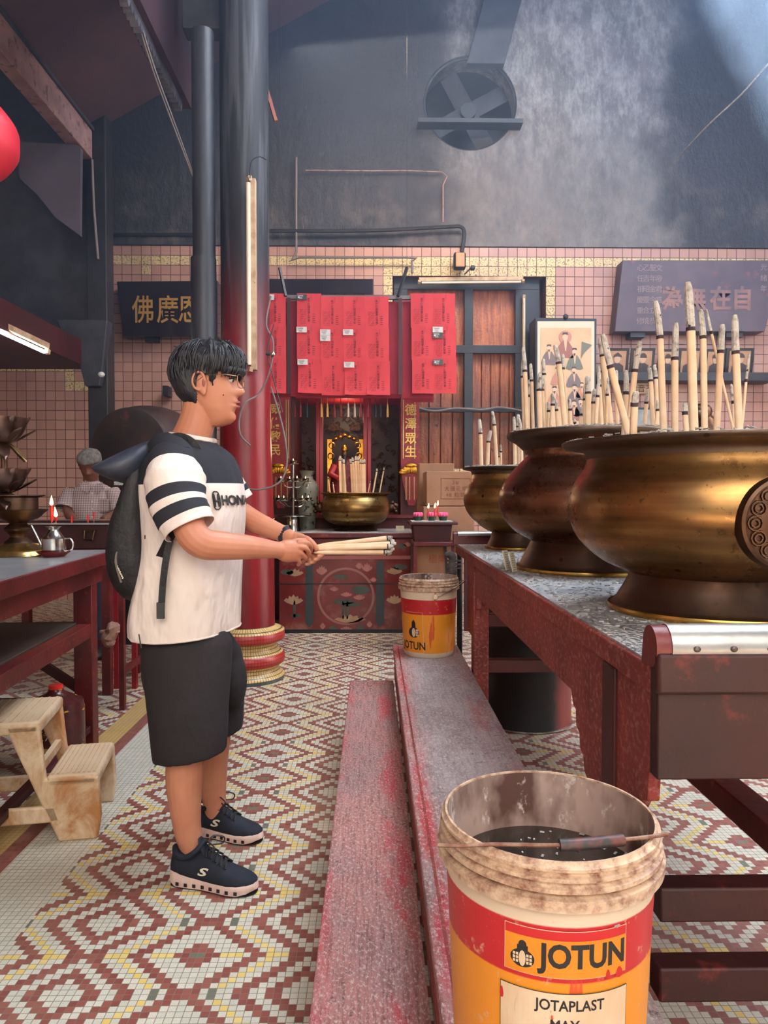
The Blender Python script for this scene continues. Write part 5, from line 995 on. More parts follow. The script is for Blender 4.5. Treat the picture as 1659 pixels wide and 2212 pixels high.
for ci, (x0, x1) in enumerate(colx):
    for ri_ in range(3):
        y0_, y1_ = 634+ri_*70+(ci in (2, 3, 4))*6, 634+(ri_+1)*70+4+(ri_ == 2)*2+(ci in (2, 3, 4))*4
        xo = pj.uniform(-1, 1)+ri_*(1.5 if ci else 1); Y = RYd-.004*ri_-.002*(ci % 2)
        a, b = P(x0+xo, y1_, Y), P(x1+xo+1, y0_, Y); w_, h_ = b.x-a.x, b.z-a.z
        cd = cards.get((ci, ri_)); lab = f'printed red prayer sheet, {["top", "middle", "bottom"][ri_]} of the {side[ci]}' + (' bearing a card' if cd else '')
        t = thing('prayer_sheet', (a.x, Y, a.z), lab, 'paper', 'printed red prayer sheets')
        mb = MB(); nx, nz = 6, 6; curl = .03 if ri_ == 2 and ci in (0, 1, 3, 4) else .004; gr = []
        for i_ in range(nx+1):
            for j_ in range(nz+1): u_, v_ = i_/nx, j_/nz; gr.append(V((a.x+w_*u_, Y-curl*max(0, (1-v_)-.35)**2*(1.6-u_)*1.6-.003*math.sin(u_*5+ci), a.z+h_*v_+(curl*.5*(max(0, .3-u_))*(v_ < .01)))))
        fs = [(i_*(nz+1)+j_, (i_+1)*(nz+1)+j_, (i_+1)*(nz+1)+j_+1, i_*(nz+1)+j_+1) for i_ in range(nx) for j_ in range(nz)]
        mb.add(gr, fs); mb.add([p+V((0, .0008, 0)) for p in gr], [tuple(reversed(f)) for f in fs]); mb.build('paper_sheet', rp, t)
        tx = MB(); yo = Y-.009-curl*.35
        put_text(tx, '新年保祐合家人平安', .0215, (a.x+w_*.50, yo, a.z+h_*.52), vertical=True, spacing=1.02, bold=.0004)
        for c_ in range(5):
            for r_ in range(9):
                if (c_*7+r_*3) % 5: tx.box((a.x+w_*(.14+.055*c_), yo, a.z+h_*(.12+.05*r_)), (.0045, .0004, .005))
        for r_ in range(5): tx.box((a.x+w_*.70, yo, a.z+h_*(.15+.06*r_)), (.022, .0004, .0035))
        for r_ in range(4): tx.box((a.x+w_*.60, yo, a.z+h_*(.95-.04*r_)), (.0035, .0004, .005)); tx.box((a.x+w_*.92, yo, a.z+h_*(.9-.07*r_)), (.003, .0004, .003))
        tx.build('sheet_print', prn, t, smooth=False)
        if cd:
            q = V((a.x+w_*.20, yo-.002, a.z+h_*.88)); items = {'dark': [('dark', 0)], 'white': [('white', 0)], 'two': [('white', 0), ('white', -.048)], 'logo': [('white', 0)], 'half': [('white', 0), ('dark', -.048)], 'black': [('dark', 0)]}[cd]
            for (cl_, dz) in items:
                tt = thing('business_card', q+V((0, 0, dz)), f'{cl_} business card {"lower" if dz else "stuck"} on the {["top", "middle", "bottom"][ri_]} sheet of the {side[ci]}', 'card', 'business cards on the prayer sheets')
                MB().box(q+V((0, 0, dz)), (.085, .0015, .046)).build('card_face', txm[cl_], tt); tx = MB()
                for r_ in range(4): tx.box(q+V((-.012+.004*(r_ % 2), -.0012, dz+.014-r_*.009)), (.05-.008*r_, .0004, .0028))
                if cl_ == 'dark': tx.disc(q+V((-.025, -.001, dz)), (1, 0, 0), (0, 0, 1), .008, -.0006)
                tx.build('card_print', txm['dark' if cl_ == 'white' else 'white'], tt, smooth=False)

point('added_shrine_glow', (P(745, 1, SY).x, SY+.25, zr-.16), 4, (1.0, .70, .42), .04)  # added warm light without a fitting, brightens the shrine interior
point('added_altar_glow', (P(700, 1, 6.2).x, 6.15, AZ+.75), 5, (1.0, .72, .45), .08)  # another added warm light without a fitting, lifts the altar front
# ================================================================ left offering table
lt_c = PH(245, 1187, .95); dirv = V((P(690, 1065, 10).x-0, 10, 0)).normalized(); side = V((-dirv.y, dirv.x, 0))   # toward the left
Rz = Matrix((V((-side.x, -side.y, 0)), dirv, V((0, 0, 1)))).transposed()
def lp(a, b, z): return lt_c*1-V((0, 0, .95))+side*a-dirv*b+V((0, 0, z))
t = thing('offering_table', lp(.6, 1.0, 0), 'red wooden offering table with grey metal top at the left edge of the hall', 'table')
def lbox(nm, a0, a1, b0, b1, z0, z1, m_, bev=.004): return MB().box(lp((a0+a1)/2, (b0+b1)/2, (z0+z1)/2), (a1-a0, b1-b0, z1-z0), Rz).build(nm, m_, t, bevel=bev)
lbox('table_top', 0, 1.3, 0, 2.0, .885, .945, M['redwood']); lbox('metal_sheet', .008, 1.29, .01, 1.99, .945, .95, mat('wet_zinc', srgb(178, 184, 192), srgb(204, 208, 210), 6, .28, .6), 0)
lbox('side_apron', .04, .065, .05, 1.95, .80, .885, M['redwood'])
for a, b in ((.05, .10), (1.18, .10), (.05, 1.85), (1.18, 1.85)): lbox('leg', a, a+.085, b, b+.085, 0, .885, M['redwood'])
lbox('side_rail', .055, .115, .15, 1.9, .55, .615, M['redwood']); lbox('side_rail', .06, .10, .15, 1.9, .10, .13, M['darkred'])
lbox('lower_shelf', .12, 1.2, .14, 1.9, .60, .62, mat('dark_shelf_board', srgb(58, 44, 40), srgb(80, 58, 46), 3, .6)); lbox('back_rail', .1, 1.2, .10, .14, .20, .25, M['darkred'])
MB().bar(lp(.13, .14, .30), lp(.55, .14, .60), .03, .04).build('corner_brace', M['darkred'], t)
# brass lotus lamp stand
Yl = 3.05; c = PH(42, 1203, .952); c = V((c.x, 3.28, .95)); c.x = P(40, 1200, 3.28).x
t = thing('lotus_lamp_stand', c, 'tall tiered bronze lotus lamp stand on the left offering table', 'lamp stand')
def zz(py): return P(44, py, c.y).z
zb_ = zz(1203); sc_ = 1
MB().lathe(sp([(.001, 0), (.145, 0), (.15, .01), (.13, .03), (.07, .05), (.05, .055)], 3), V((c.x, c.y, .95)), 40, cap=False).build('domed_base', mat('polished_brass', srgb(206, 168, 104), rough=.22, metal=.95), t)
zs_ = zz(1170)
MB().lathe(sp([(.055, zz(1182)-.95), (.06, zz(1172)-.95), (.035, zz(1160)-.95), (.045, zz(1150)-.95), (.06, zz(1142)-.95), (.035, zz(1130)-.95), (.035, zz(1122)-.95)], 3), V((c.x, c.y, .95)), 32).build('baluster_stem', M['brassdark'], t)
MB().lathe([(.035, zz(1130)), (.09, zz(1118)), (.11, zz(1108)), (.128, zz(1101)), (.124, zz(1100)), (.10, zz(1110))], V((c.x, c.y, 0)), 36, cap=False).build('dish', M['brassdark'], t)
MB().lathe([(.085, zz(1108)), (.085, zz(1075)), (.115, zz(1071)), (.115, zz(1069)), (.08, zz(1070))], V((c.x, c.y, 0)), 36, cap=False).build('cylinder_cup', M['brassdark'], t)
petm = mat('bronze_petal', srgb(112, 86, 74), srgb(76, 58, 54), 8, .32, .85)
def petal(c, a, r0, r1, z0, z1, w, curl=.0):
    rings = []; K = 9
    for k in range(K):
        u_ = k/(K-1); r_ = lerp(r0, r1, u_**.8)+curl*u_**3; z_ = lerp(z0, z1, u_**1.25 if z1 > z0 else u_); ww = w*math.sin(PI*min(.97, .12+.80*u_))**.8*(1 if u_ < .8 else (1.05-u_)*4)
        row = []
        for q in range(5):
            s_ = (q-2)/2; an = a+s_*ww/max(r_, .02)*.5*1.0; an = a+math.atan2(s_*ww, max(r_, .03)); rr_ = math.hypot(r_, s_*ww)*(1-.06*abs(s_)); row.append(V((c.x+rr_*math.cos(an), c.y+rr_*math.sin(an), z_+.012*abs(s_)*ww/.03)))
        top = row; bot = [p+V((0, 0, -.003)) for p in reversed(row)]; rings.append(top+bot)
    return MB().loft(rings)
def lotus_cup(c, z0, r, h, ash):
    for k in range(7): petal(c, 2*PI*k/7+.2, r*.25, r*.98, z0, z0+h, r*.42, r*.05).build('upper_petal', petm, t)
    MB().lathe(sp([(.012, z0-.01), (r*.45, z0+.005), (r*.75, z0+h*.45), (r*.92, z0+h*.93), (r*.9, z0+h*.93)], 3), V((c.x, c.y, 0)), 28, cap=False).build('cup', petm, t)
    for k in range(6): petal(c, 2*PI*k/6+.55, r*.15, r*1.12, z0-.005, z0+h*.55, r*.20, r*.10).build('side_petal', petm, t)
    for k in range(6): petal(c, 2*PI*k/6, r*.12, r*.95, z0-.005, z0-h*.75, r*.22, -r*.02).build('drooping_petal', petm if k % 2 else M['goldbr'], t)
    if ash: MB().lathe([(.001, z0+h*.97), (r*.9, z0+h*.95)], V((c.x, c.y, 0)), 28, cap=False).build('ash_filling', M['ash'], t)
M['goldbr'] = mat('worn_golden_petal', srgb(190, 160, 100), srgb(120, 94, 66), 6, .3, .85)
c2 = V((P(8, 1000, 3.25).x, 3.25, 0))
lotus_cup(c2, P(8, 1062, 3.25).z, .112, .104, True); lotus_cup(c2, P(8, 955, 3.25).z, .112, .112, False)
MB().tube([V((c2.x, c2.y, P(8, 1066, 3.25).z)), V((c2.x+.02, c2.y+.02, zz(1075)))], .012).build('stem', M['brassdark'], t); MB().cyl((c2.x, c2.y, P(8, 1020, 3.25).z), (c2.x, c2.y, P(8, 950, 3.25).z), .012).build('stem', M['brassdark'], t)
# oil pot and saucer
c = PH(101, 1205, .951); c = V((c.x, c.y+.07, .95)); t = thing('saucer', c, 'small dark red saucer under the steel oil pot', 'saucer')
k_ = c.y/FPX
MB().lathe(sp([(.001, .0), (18*k_, 0), (22*k_, .003), (34*k_, 10*k_), (33*k_, 11*k_), (18*k_, 3*k_), (.001, 3*k_)], 2), c, 32, cap=False).build('saucer_dish', mat('red_saucer', srgb(128, 30, 30), rough=.35), t)
c = c+V((0, 0, 3.2*k_)); t = thing('oil_pot', c, 'small stainless steel oil pot with long spout and loop handle on a red saucer', 'pot')
MB().lathe([(.001, 0), (24*k_, 0), (24.5*k_, 1*k_), (24.5*k_, 36*k_), (22*k_, 37*k_), (12*k_, 51*k_), (10*k_, 55*k_), (12*k_, 59*k_), (17*k_, 62*k_), (16*k_, 62*k_), (9*k_, 56*k_)], c, 36, cap=False).build('pot_body', M['steel'], t, angle=40)
MB().tube(catmull([c+V((20*k_, 0, 34*k_)), c+V((36*k_, 0, 35*k_)), c+V((41*k_, 0, 22*k_)), c+V((37*k_, 0, 11*k_)), c+V((24*k_, 0, 8*k_))], 5), 2.0*k_, 8).build('handle', M['steel'], t)
MB().tube([c+V((-22*k_, 0, 14*k_)), c+V((-34*k_, 0, 38*k_)), c+V((-47*k_, 0, 64*k_))], [4.5*k_, 3*k_, 2*k_], 10).build('spout', M['steel'], t)
# candle trough behind
Yc = 4.35; zt1, zt0 = P(150, 1132, Yc).z, P(150, 1186, Yc).z
t = thing('candle_trough', (P(60, 1186, Yc).x, Yc+.2, zt0-.0), 'dark red metal trough of burning candles behind the left offering table', 'trough')
xr = P(235, 1150, Yc).x; xl = XL+2.0
xl = P(-160, 1150, Yc).x
MB().bb((xl, Yc, zt0), (xr, Yc+.02, zt1)).build('front_plate', M['darkred'], t, bevel=.004); MB().bb((xr-.02, Yc+.02, zt0), (xr, Yc+.58, zt1)).build('end_plate', M['darkred'], t); MB().bb((xl, Yc+.56, zt0), (xr-.02, Yc+.58, zt1)).build('back_plate', M['darkred'], t)
MB().bb((xl, Yc+.02, zt1-.05), (xr-.02, Yc+.56, zt1-.03)).build('sand_bed', M['ash'], t); MB().bb((xl, Yc-.008, zt1-.004), (xr+.01, Yc+.012, zt1+.006)).build('steel_rim', M['steel'], t); MB().bb((xl, Yc+.56, zt1-.004), (xr+.01, Yc+.59, zt1+.006)).build('steel_rim', M['steel'], t)
q = P(193, 1157, Yc-.01); mb = MB(); mb.tube([q+V((-.03, 0, .03)), q+V((-.025, -.02, -.02)), q+V((.025, -.02, -.025)), q+V((.03, 0, .03))], .006, 8); mb.box(q+V((0, .004, .03)), (.08, .01, .018)); mb.build('drop_handle', M['brassdark'], t)
cds = [(112, 1092, 1136, .16, 'tallest burning red candle in the trough'), (121, 1117, 1137, .12, 'shorter burning red candle beside the tallest one in the trough')]
for px, pyt, pyb, dy, lb in cds:
    Y = Yc+dy; b_ = P(px, pyb, Y); b_.z = zt1-.03; tp = P(px, pyt, Y); L_ = tp.z-b_.z; wx = L_*(.72 if pyt < 1100 else .35); candle(b_, wx, .0085, .030, lb, stickh=L_-wx, grp='candles in the trough', lean=-.2 if pyt > 1100 else 0)
for k, (px, pyt) in enumerate(((29, 1118), (155, 1124), (190, 1112), (203, 1105))):
    Y = Yc+.3; b_ = P(px, 1130, Y); b_.z = zt1-.03; tp = P(px, pyt, Y); candle(b_, .05, .005, 0, f'thin unlit candle stub on a stick in the trough, {ORD[k]} from left', stickh=max(.02, tp.z-b_.z-.05), grp='unlit candle stubs in the trough')
t = thing('trough_table', (P(60, 1186, Yc).x, Yc+.3, 0), 'dark red stand with thin legs under the candle trough', 'table')
MB().bb((xl, Yc-.02, zt0-.05), (xr+.01, Yc+.6, zt0-.001)).build('table_top', M['darkred'], t, bevel=.004)
lx_ = P(247, 1400, 4.1).x
for x_, y_ in ((xr-.05, Yc), (xr-.05, Yc+.54), (xl+.3, Yc), (xl+.3, Yc+.54)): MB().bb((x_, y_, 0), (x_+.05, y_+.05, zt0-.05)).build('leg', M['redwood'], t)
MB().bb((xl+.3, Yc+.01, .30), (xr-.01, Yc+.04, .34)).build('stretcher', M['redwood'], t)
# side frame right of the trough (tall red board, narrow legs)
Yf = 4.05; t = thing('side_table', (P(248, 1300, Yf).x, Yf+.3, 0), 'narrow bright red side table behind the backpack with thin brown legs', 'table')
MB().bb((P(234, 1, Yf).x, Yf+.5, P(1, 1215, Yf+.5).z), (P(285, 1, Yf).x, Yf+.53, P(1, 1122, Yf+.5).z)).build('red_panel', M['brightred'], t)
MB().bb((P(238, 1, Yf).x, Yf+.45, P(1, 1262, Yf+.45).z), (P(290, 1, Yf).x, Yf+.48, P(1, 1215, Yf+.45).z)).build('red_apron', M['brightred'], t)
for px, y_, pm_ in ((248, Yf, M['redwood']), (276, Yf+.45, M['brightred']), (236, Yf+.45, M['brightred'])): x_ = P(px, 1, y_).x; MB().bb((x_-.014, y_, 0), (x_+.014, y_+.035, P(1, 1215 if y_ > Yf else 1200, y_).z)).build('leg', pm_, t)
x_ = P(248, 1, Yf).x; MB().bb((x_-.012, Yf, .20), (x_+.012, Yf+.6, .235)).build('side_stretcher', M['redwood'], t); 
q = P(237, 1372, Yf-.05); mb = MB(); mb.tube(catmull([q+V((.0, 0, .07)), q+V((.02, 0, .03)), q+V((-.01, 0, -.02)), q+V((.015, 0, -.06))], 4), [.02, .03, .05, .06, .055, .05, .06, .065, .06, .05, .05, .04, .02], 12, flat=(1, .6)); mb.tube([q+V((.05*math.cos(a_), .035*math.sin(a_), .02)) for a_ in [k*PI/6 for k in range(13)]], .008, 6)
tag(mb.build('rag', mat('tan_rag', srgb(170, 128, 108), srgb(130, 92, 76), 18, .9, bump=.7, bscale=50)), 'crumpled tan rag tied to a thin leg behind the left offering table', 'rag')
# ================================================================ drum on its stand
dc = P(285, 985, 6.3); t = thing('temple_drum', (dc.x, 6.4, dc.z-.45), 'big dark round temple drum tilted on a stand against the left tiles', 'drum')
dx_ = V((.33, .94, .03)).normalized(); R = dx_.to_track_quat('Z', 'Y').to_matrix(); c0 = P(278, 982, 6.05)
MB().lathe(sp([(.385, 0), (.42, .15), (.43, .3), (.42, .45), (.385, .6)], 4), c0, 48, R=R).build('drum_shell', mat('dark_wood_shell', srgb(74, 48, 44), srgb(48, 36, 38), 4, .5), t)
MB().lathe([(.001, -.012), (.36, -.010), (.392, -.002), (.398, .03), (.385, .035)], c0, 48, cap=False, R=R).build('drum_skin', mat('sooty_drum_skin', srgb(44, 42, 46), srgb(84, 62, 56), 2.4, .5, c3=srgb(110, 70, 60), s3=5, lo3=.6, hi3=.7), t)
Q_ = c0; 
for x_ in (-.25, .35): MB().bb((dc.x+x_, 6.2, 0), (dc.x+x_+.08, 6.7, dc.z-.40)).build('stand_leg', M['black'], t)
MB().bb((dc.x-.25, 6.15, dc.z-.46), (dc.x+.45, 6.75, dc.z-.40)).build('stand_top', M['black'], t)
# pale ledge beside the drum
o = MB().bb(tuple(P(246, 1048, 5.8)), (P(300, 1048, 5.8).x, 6.0, P(1, 1040, 5.8).z)).build('stone_shelf', M['topmetal']); 
t_ = tag(o, 'thin speckled pale shelf slab low in front of the drum stand', 'shelf')
MB().bb((P(250, 1, 5.82).x, 5.82, 0), (P(300, 1, 5.82).x, 5.98, P(1, 1049, 5.8).z)).build('shelf_support', M['black'], o)
# ================================================================ step stool
n = NT('dirty_cream_plastic'); o_ = n.obj(); a_ = n.noise(n.mapv(o_, (1, 1, .7)), 6, 7, .7, .6); b_ = n.noise(o_, 40, 5, .7)
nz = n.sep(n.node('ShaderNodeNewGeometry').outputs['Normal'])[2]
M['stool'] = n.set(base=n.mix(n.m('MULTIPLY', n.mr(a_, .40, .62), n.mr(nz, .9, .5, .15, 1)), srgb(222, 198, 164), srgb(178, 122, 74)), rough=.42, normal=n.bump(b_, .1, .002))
sx0, sx1 = P(205, 1790, 2.62).x, 0
A = PH(206, 1818, 0); Bq = PH(247, 1720, 0); Bq2 = A
t = thing('step_stool', PH(90, 1800, 0), 'stained cream plastic two-step stool with ribbed treads in front of the left table', 'stool')
f0 = PH(165, 1815, 0); dA = (Bq-A); dA.z = 0; wd = dA.length; dA.normalize(); fw = V((dA.y, -dA.x, 0)); 
if fw.x < 0: fw = -fw           # fw: toward the right (front of the stool)
wd = .34; base0 = A+V((-.0, .02, 0))                      # near front corner
def stp(u_, v_, z): return base0-fw*u_+dA*v_+V((0, 0, z))  # u back from front, v across width, z up
def sbox(mb, u0, u1, v0, v1, z0, z1, tp=1.0):
    R = Matrix((fw*-1, dA, V((0, 0, 1)))).transposed(); mb.box(stp((u0+u1)/2, (v0+v1)/2, (z0+z1)/2), (u1-u0, v1-v0, z1-z0), R); return mb
def treads(nm, u0, u1, z):
    sbox(MB(), u0, u1, .0, wd, z-.045, z).build(nm, M['stool'], t, bevel=.014, seg=3); mb = MB(); nn_ = 9
    for k in range(nn_): u_ = u0+.018+(u1-u0-.036)*k/(nn_-1); sbox(mb, u_-.004, u_+.004, .02, wd-.02, z-.002, z+.003)
    o = mb.build('tread_ribs', M['stool'], t)
zl, zu = .235, .43
treads('lower_tread', -.005, .17, zl); treads('upper_tread', .185, .45, zu)
def slab(nm, pts, v, th_=.03):
    mb = MB(); mb.prism(pts, stp(0, v, 0), -fw, V((0, 0, 1)), th_*(1 if (-fw).cross(V((0, 0, 1))).dot(dA) > 0 else -1)); return mb.build(nm, M['stool'], t, bevel=.008, seg=3)
for v in (0.0, wd-.03):
    slab('front_leg', [(-.005, zl-.01), (.17, zl-.01), (.19, zu-.01), (.30, zu-.01), (.27, zu-.09), (.13, .0), (.0, .0), (-.012, .08)], v)
    slab('rear_leg', [(.36, zu-.01), (.455, zu-.01), (.56, 0), (.48, 0), (.40, zu-.09)], v)
    slab('side_rail', [(.12, .07), (.50, .07), (.49, .13), (.14, .13)], v, .02)
sbox(MB(), .19, .21, .03, wd-.03, zl+.0, zl+.03).build('back_web', M['stool'], t)
# oil drum tin under table
c = P(122, 1610, 3.2); c.z = 0; t = thing('oil_bottle', (c.x, c.y, 0), 'large dark red cooking-oil container with yellow label behind the step stool', 'bottle')
ob = mat('dark_red_label', srgb(84, 30, 28), srgb(60, 26, 26), 6, .25, c3=srgb(206, 148, 60), s3=7, lo3=.56, hi3=.6, stretch=(.4, 1, 3))
MB().lathe(sp([(.001, 0), (.115, 0), (.12, .02), (.12, .27), (.10, .31), (.04, .34), (.03, .36)], 2), c, 32, cap=False).build('container', ob, t); MB().cyl(c+V((0, 0, .345)), c+V((0, 0, .375)), .03).build('cap', M['redwax'], t)
tx = MB(); put_text(tx, '生油', .06, c+V((.0, -.1225, .19))); tx.build('label_lettering', M['paper'], t)
# ================================================================ left overhead things
c = P(-62, 300, 3.2); t = thing('paper_lantern', c, 'round red paper lantern cut by the left edge of the picture', 'lantern')
r_ = .19; MB().lathe(sp([(.05, -.9*r_), (.6*r_, -.8*r_), (.95*r_, -.35*r_), (r_, 0), (.95*r_, .35*r_), (.6*r_, .8*r_), (.05, .9*r_)], 4), c, 32).build('lantern_body', mat('red_lantern_paper', srgb(206, 34, 50), rough=.5), t)
for s_ in (-1, 1): MB().cyl(c+V((0, 0, s_*.85*r_)), c+V((0, 0, s_*1.02*r_)), .06).build('end_cap', M['gold'], t)
MB().cyl(c+V((0, 0, r_)), V((c.x, c.y, 7.2)), .004, None, 6).build('hanging_cord', M['black'], t)
for k in range(1): MB().cyl(c+V((0, 0, -r_*1.02)), c+V((0, 0, -r_*1.5)), .02, .025).build('tassel', M['redwax'], t)
a = [(40, 306), (165, 312), (174, 318), (172, 508), (120, 470), (80, 420), (42, 385)]
Yh = 6.3; cc = P(40, 320, Yh); o = MB().prism([(P(x, y, Yh).x-cc.x, P(x, y, Yh).z-cc.z) for x, y in a], cc, (1, 0, 0), (0, 0, 1), -.05).build('hanging_board', mat('grey_purple_board', srgb(92, 84, 94), srgb(78, 70, 80), 3, .6), smooth=False); tag(o, 'greyish scalloped board hanging under the beam at upper left', 'board')
t = thing('wall_bracket', P(210, 835, 6.5), 'dark angular corbel under the beam end beside the left black post', 'bracket')
q = P(168, 700, 6.55); MB().prism([(P(x, y, 6.55).x-q.x, P(x, y, 6.55).z-q.z) for x, y in ((120, 690), (232, 690), (222, 790), (215, 834), (183, 834), (172, 790), (150, 760))], q, (1, 0, 0), (0, 0, 1), -.14).build('corbel', M['soot'], t, smooth=False, bevel=.01)
MB().ell(P(219, 809, 6.5), (.03, .03, .025)).build('porcelain_knob', M['white'], t)
# dark diagonal pole at the pillar's right shoulder
o = MB().bar(P(572, 180, 4.86), P(596, 262, 4.88), .022, .022).build('wooden_batten', mat('orange_wood', srgb(150, 82, 62), rough=.6)); tag(o, 'short orange-brown batten sticking out beside the top of the pillar', 'batten')
# ================================================================ people
def remesh(mb, voxel, smooth=4, fac=.6):
    me = bpy.data.meshes.new('sculpt'); me.from_pydata([tuple(p) for p in mb.v], [], mb.f); fixn_parts(me)
    o = bpy.data.objects.new('sculpt', me); COL.objects.link(o)
    r = o.modifiers.new('r', 'REMESH'); r.mode = 'VOXEL'; r.voxel_size = voxel
    q = o.modifiers.new('s', 'SMOOTH'); q.iterations = smooth; q.factor = fac
    dg = bpy.context.evaluated_depsgraph_get(); out = bpy.data.meshes.new_from_object(o.evaluated_get(dg))
    bpy.data.objects.remove(o); bpy.data.meshes.remove(me); return out
def fixn_parts(me): fixn(me)
def link_mesh(me, name, m_, parent):
    L = WL[parent.name]; me.name = name
    for v_ in me.vertices: v_.co = v_.co-L
    me.materials.clear(); me.materials.append(m_); me.shade_smooth()
    o = bpy.data.objects.new(name, me); COL.objects.link(o); o.parent = parent; WL[o.name] = L; return o
FR = [(-.124, .040), (-.116, .068), (-.104, .080), (-.092, .082), (-.080, .076), (-.070, .080), (-.063, .088), (-.056, .0845), (-.050, .091), (-.043, .088), (-.034, .083), (-.022, .085), (0, .084), (.016, .0815), (.028, .084), (.045, .093), (.065, .094), (.085, .086), (.102, .068), (.114, .042), (.121, .015)]
BK = [(-.124, .0), (-.11, -.01), (-.09, -.028), (-.07, -.045), (-.05, -.062), (-.03, -.080), (0, -.094), (.04, -.100), (.07, -.094), (.095, -.074), (.112, -.044), (.121, -.010)]
HW = [(-.124, .022), (-.112, .036), (-.095, .047), (-.075, .056), (-.05, .064), (-.02, .071), (.02, .076), (.05, .078), (.075, .072), (.095, .058), (.11, .038), (.121, .014)]
NB = [(-.040, 0), (-.034, .003), (-.028, .017), (-.020, .025), (-.012, .025), (0, .017), (.012, .010), (.024, .004), (.034, 0)]
FRS = [(-.124, .040), (-.104, .073), (-.08, .078), (-.05, .082), (0, .083), (.03, .087), (.045, .092), (.065, .094), (.085, .086), (.102, .068), (.114, .042), (.121, .015)]
def head_pt(z, a, grow=0.0):
    b, w = interp(BK, z), interp(HW, z); f = lerp(interp(FRS, z), interp(FR, z), math.exp(-(w*math.sin(a)/.024)**2)); cx, ax = (f+b)/2, (f-b)/2; c, s = math.cos(a), math.sin(a)
    x = cx+(ax+grow)*math.copysign(abs(c)**.92, c); y = (w+grow)*math.copysign(abs(s)**.9, s)*(1-.10*max(c, 0)**2)
    if c > 0 and not grow:
        x += interp(NB, z)*math.exp(-(y/(.011 if z > -.01 else .016))**2)
        x -= .010*math.exp(-((abs(y)-.031)/.013)**2-((z-.014)/.011)**2); x += .004*math.exp(-((abs(y)-.042)/.02)**2-((z+.022)/.018)**2)
        x -= .004*math.exp(-((z+.0565)/.003)**2)*math.exp(-(y/.022)**2)
    return V((x, y, z+(grow*1.0*max(0, (z-.05)/.07) if grow else 0)))
def head_rings(grow=0.0, n=56, m=64):
    return [[head_pt(-.124+.245*k/m, 2*PI*i/n, grow) for i in range(n)] for k in range(m+1)]
def add_head(mb, O, R, sc, ears=True):
    T = lambda p: V(O)+R @ (p*sc)
    mb.loft([[T(p) for p in r] for r in head_rings()])
    if ears:
        for sy in (-1, 1):
            mb.ell(T(V((-.010, sy*.077, -.004))), (.017*sc, .008*sc, .030*sc), 14, 10, R)
            arc = [V((-.012+.019*math.cos(q)*1.0, sy*.083, .003+.027*math.sin(q))) for q in [PI*(-.55)+PI*1.55*k/12 for k in range(13)]]
            mb.tube([T(V((-.018+ (p.x+.012)*-1*1.0, p.y, p.z))) for p in arc], .0042*sc, 6)
            mb.ell(T(V((-.004, sy*.080, -.030))), (.008*sc, .006*sc, .010*sc), 8, 6)
def hair_mesh(O, R, sc, inside, thick=.02, n=72, m=60, zlo=-.115):
    rings = []
    for k in range(m+1):
        z = zlo+(.121-zlo)*k/m; row = []
        for i in range(n):
            a = 2*PI*i/n; p0 = head_pt(z, a, .0001); f = inside(p0.x, abs(p0.y), z, a)
            lock = .0035*mnoise.noise(V((math.cos(a)*7, math.sin(a)*7, z*9+a*.3)))+.002*mnoise.noise(V((a*16, z*12, 1)))
            tk = thick*(.35+.65*max(sm(z, .03, .075), sm(-p0.x, .03, .07))); g = lerp(-.010, tk+lock*(1.6 if z > 0 else .6), f); row.append(V(O)+R @ (head_pt(z, a, g if abs(g) > 1e-5 else 1e-4)*sc))
        rings.append(row)
    mb = MB(); mb.loft(rings); return mb
def sm(x, a, b): t_ = max(0, min(1, (x-a)/(b-a))); return t_*t_*(3-2*t_)
skin = mat('warm_skin', srgb(206, 140, 108), srgb(196, 126, 96), 10, .48, sss=.08, bump=.08, bscale=120, dist=.001)
hairm = mat('black_hair', srgb(22, 21, 26), srgb(34, 33, 40), 60, .46, stretch=(1, 1, .1), bump=.5, bscale=120, dist=.004)
navy = mat('navy_cotton', srgb(26, 27, 36), srgb(33, 34, 44), 5, .85, bump=.2, bscale=9, dist=.02)
n = NT('white_cotton'); o_ = n.obj(); w_ = n.noise(n.mapv(o_, (1, 1, .5), (0, .4, 0)), 5, 4, .55); M['wcot'] = n.set(base=n.mix(n.noise(o_, 3), srgb(238, 218, 204), srgb(244, 228, 216)), rough=.85, normal=n.bump(n.m('ADD', w_, n.m('MULTIPLY', n.noise(o_, 260, 2), .03)), .9, .05))
BY = 2.40
t = thing('person', PH(455, 1880, 0), 'young man in black and white striped-sleeve shirt, black shorts and navy sneakers, holding incense', 'person'); BOY = t
sc = 1.07; O = P(452, 834, BY); RH = Matrix.Rotation(math.radians(4), 3, 'Z')
mb = MB(); add_head(mb, O, RH, sc)
# neck, trunk, arms and legs as one continuous surface
def J(px, py, dy): return P(px, py, BY+dy)
mb.tube(catmull([J(400, 990, 0), J(412, 950, 0), J(428, 905, 0), J(440, 850, 0)], 4), [.085, .080, .074, .069, .065, .062, .060, .059, .058, .058, .06, .06, .058], 20)
mb.tube([J(410, 1015, -.14), J(405, 1000, -.1), J(405, 990, 0), J(420, 1003, .12), J(435, 1015, .16)], [.045, .05, .06, .05, .045], 16)
mb.tube([J(410, 1000, 0), J(420, 1150, 0), J(405, 1330, 0), J(408, 1450, 0)], [.12, .125, .12, .12], 24)
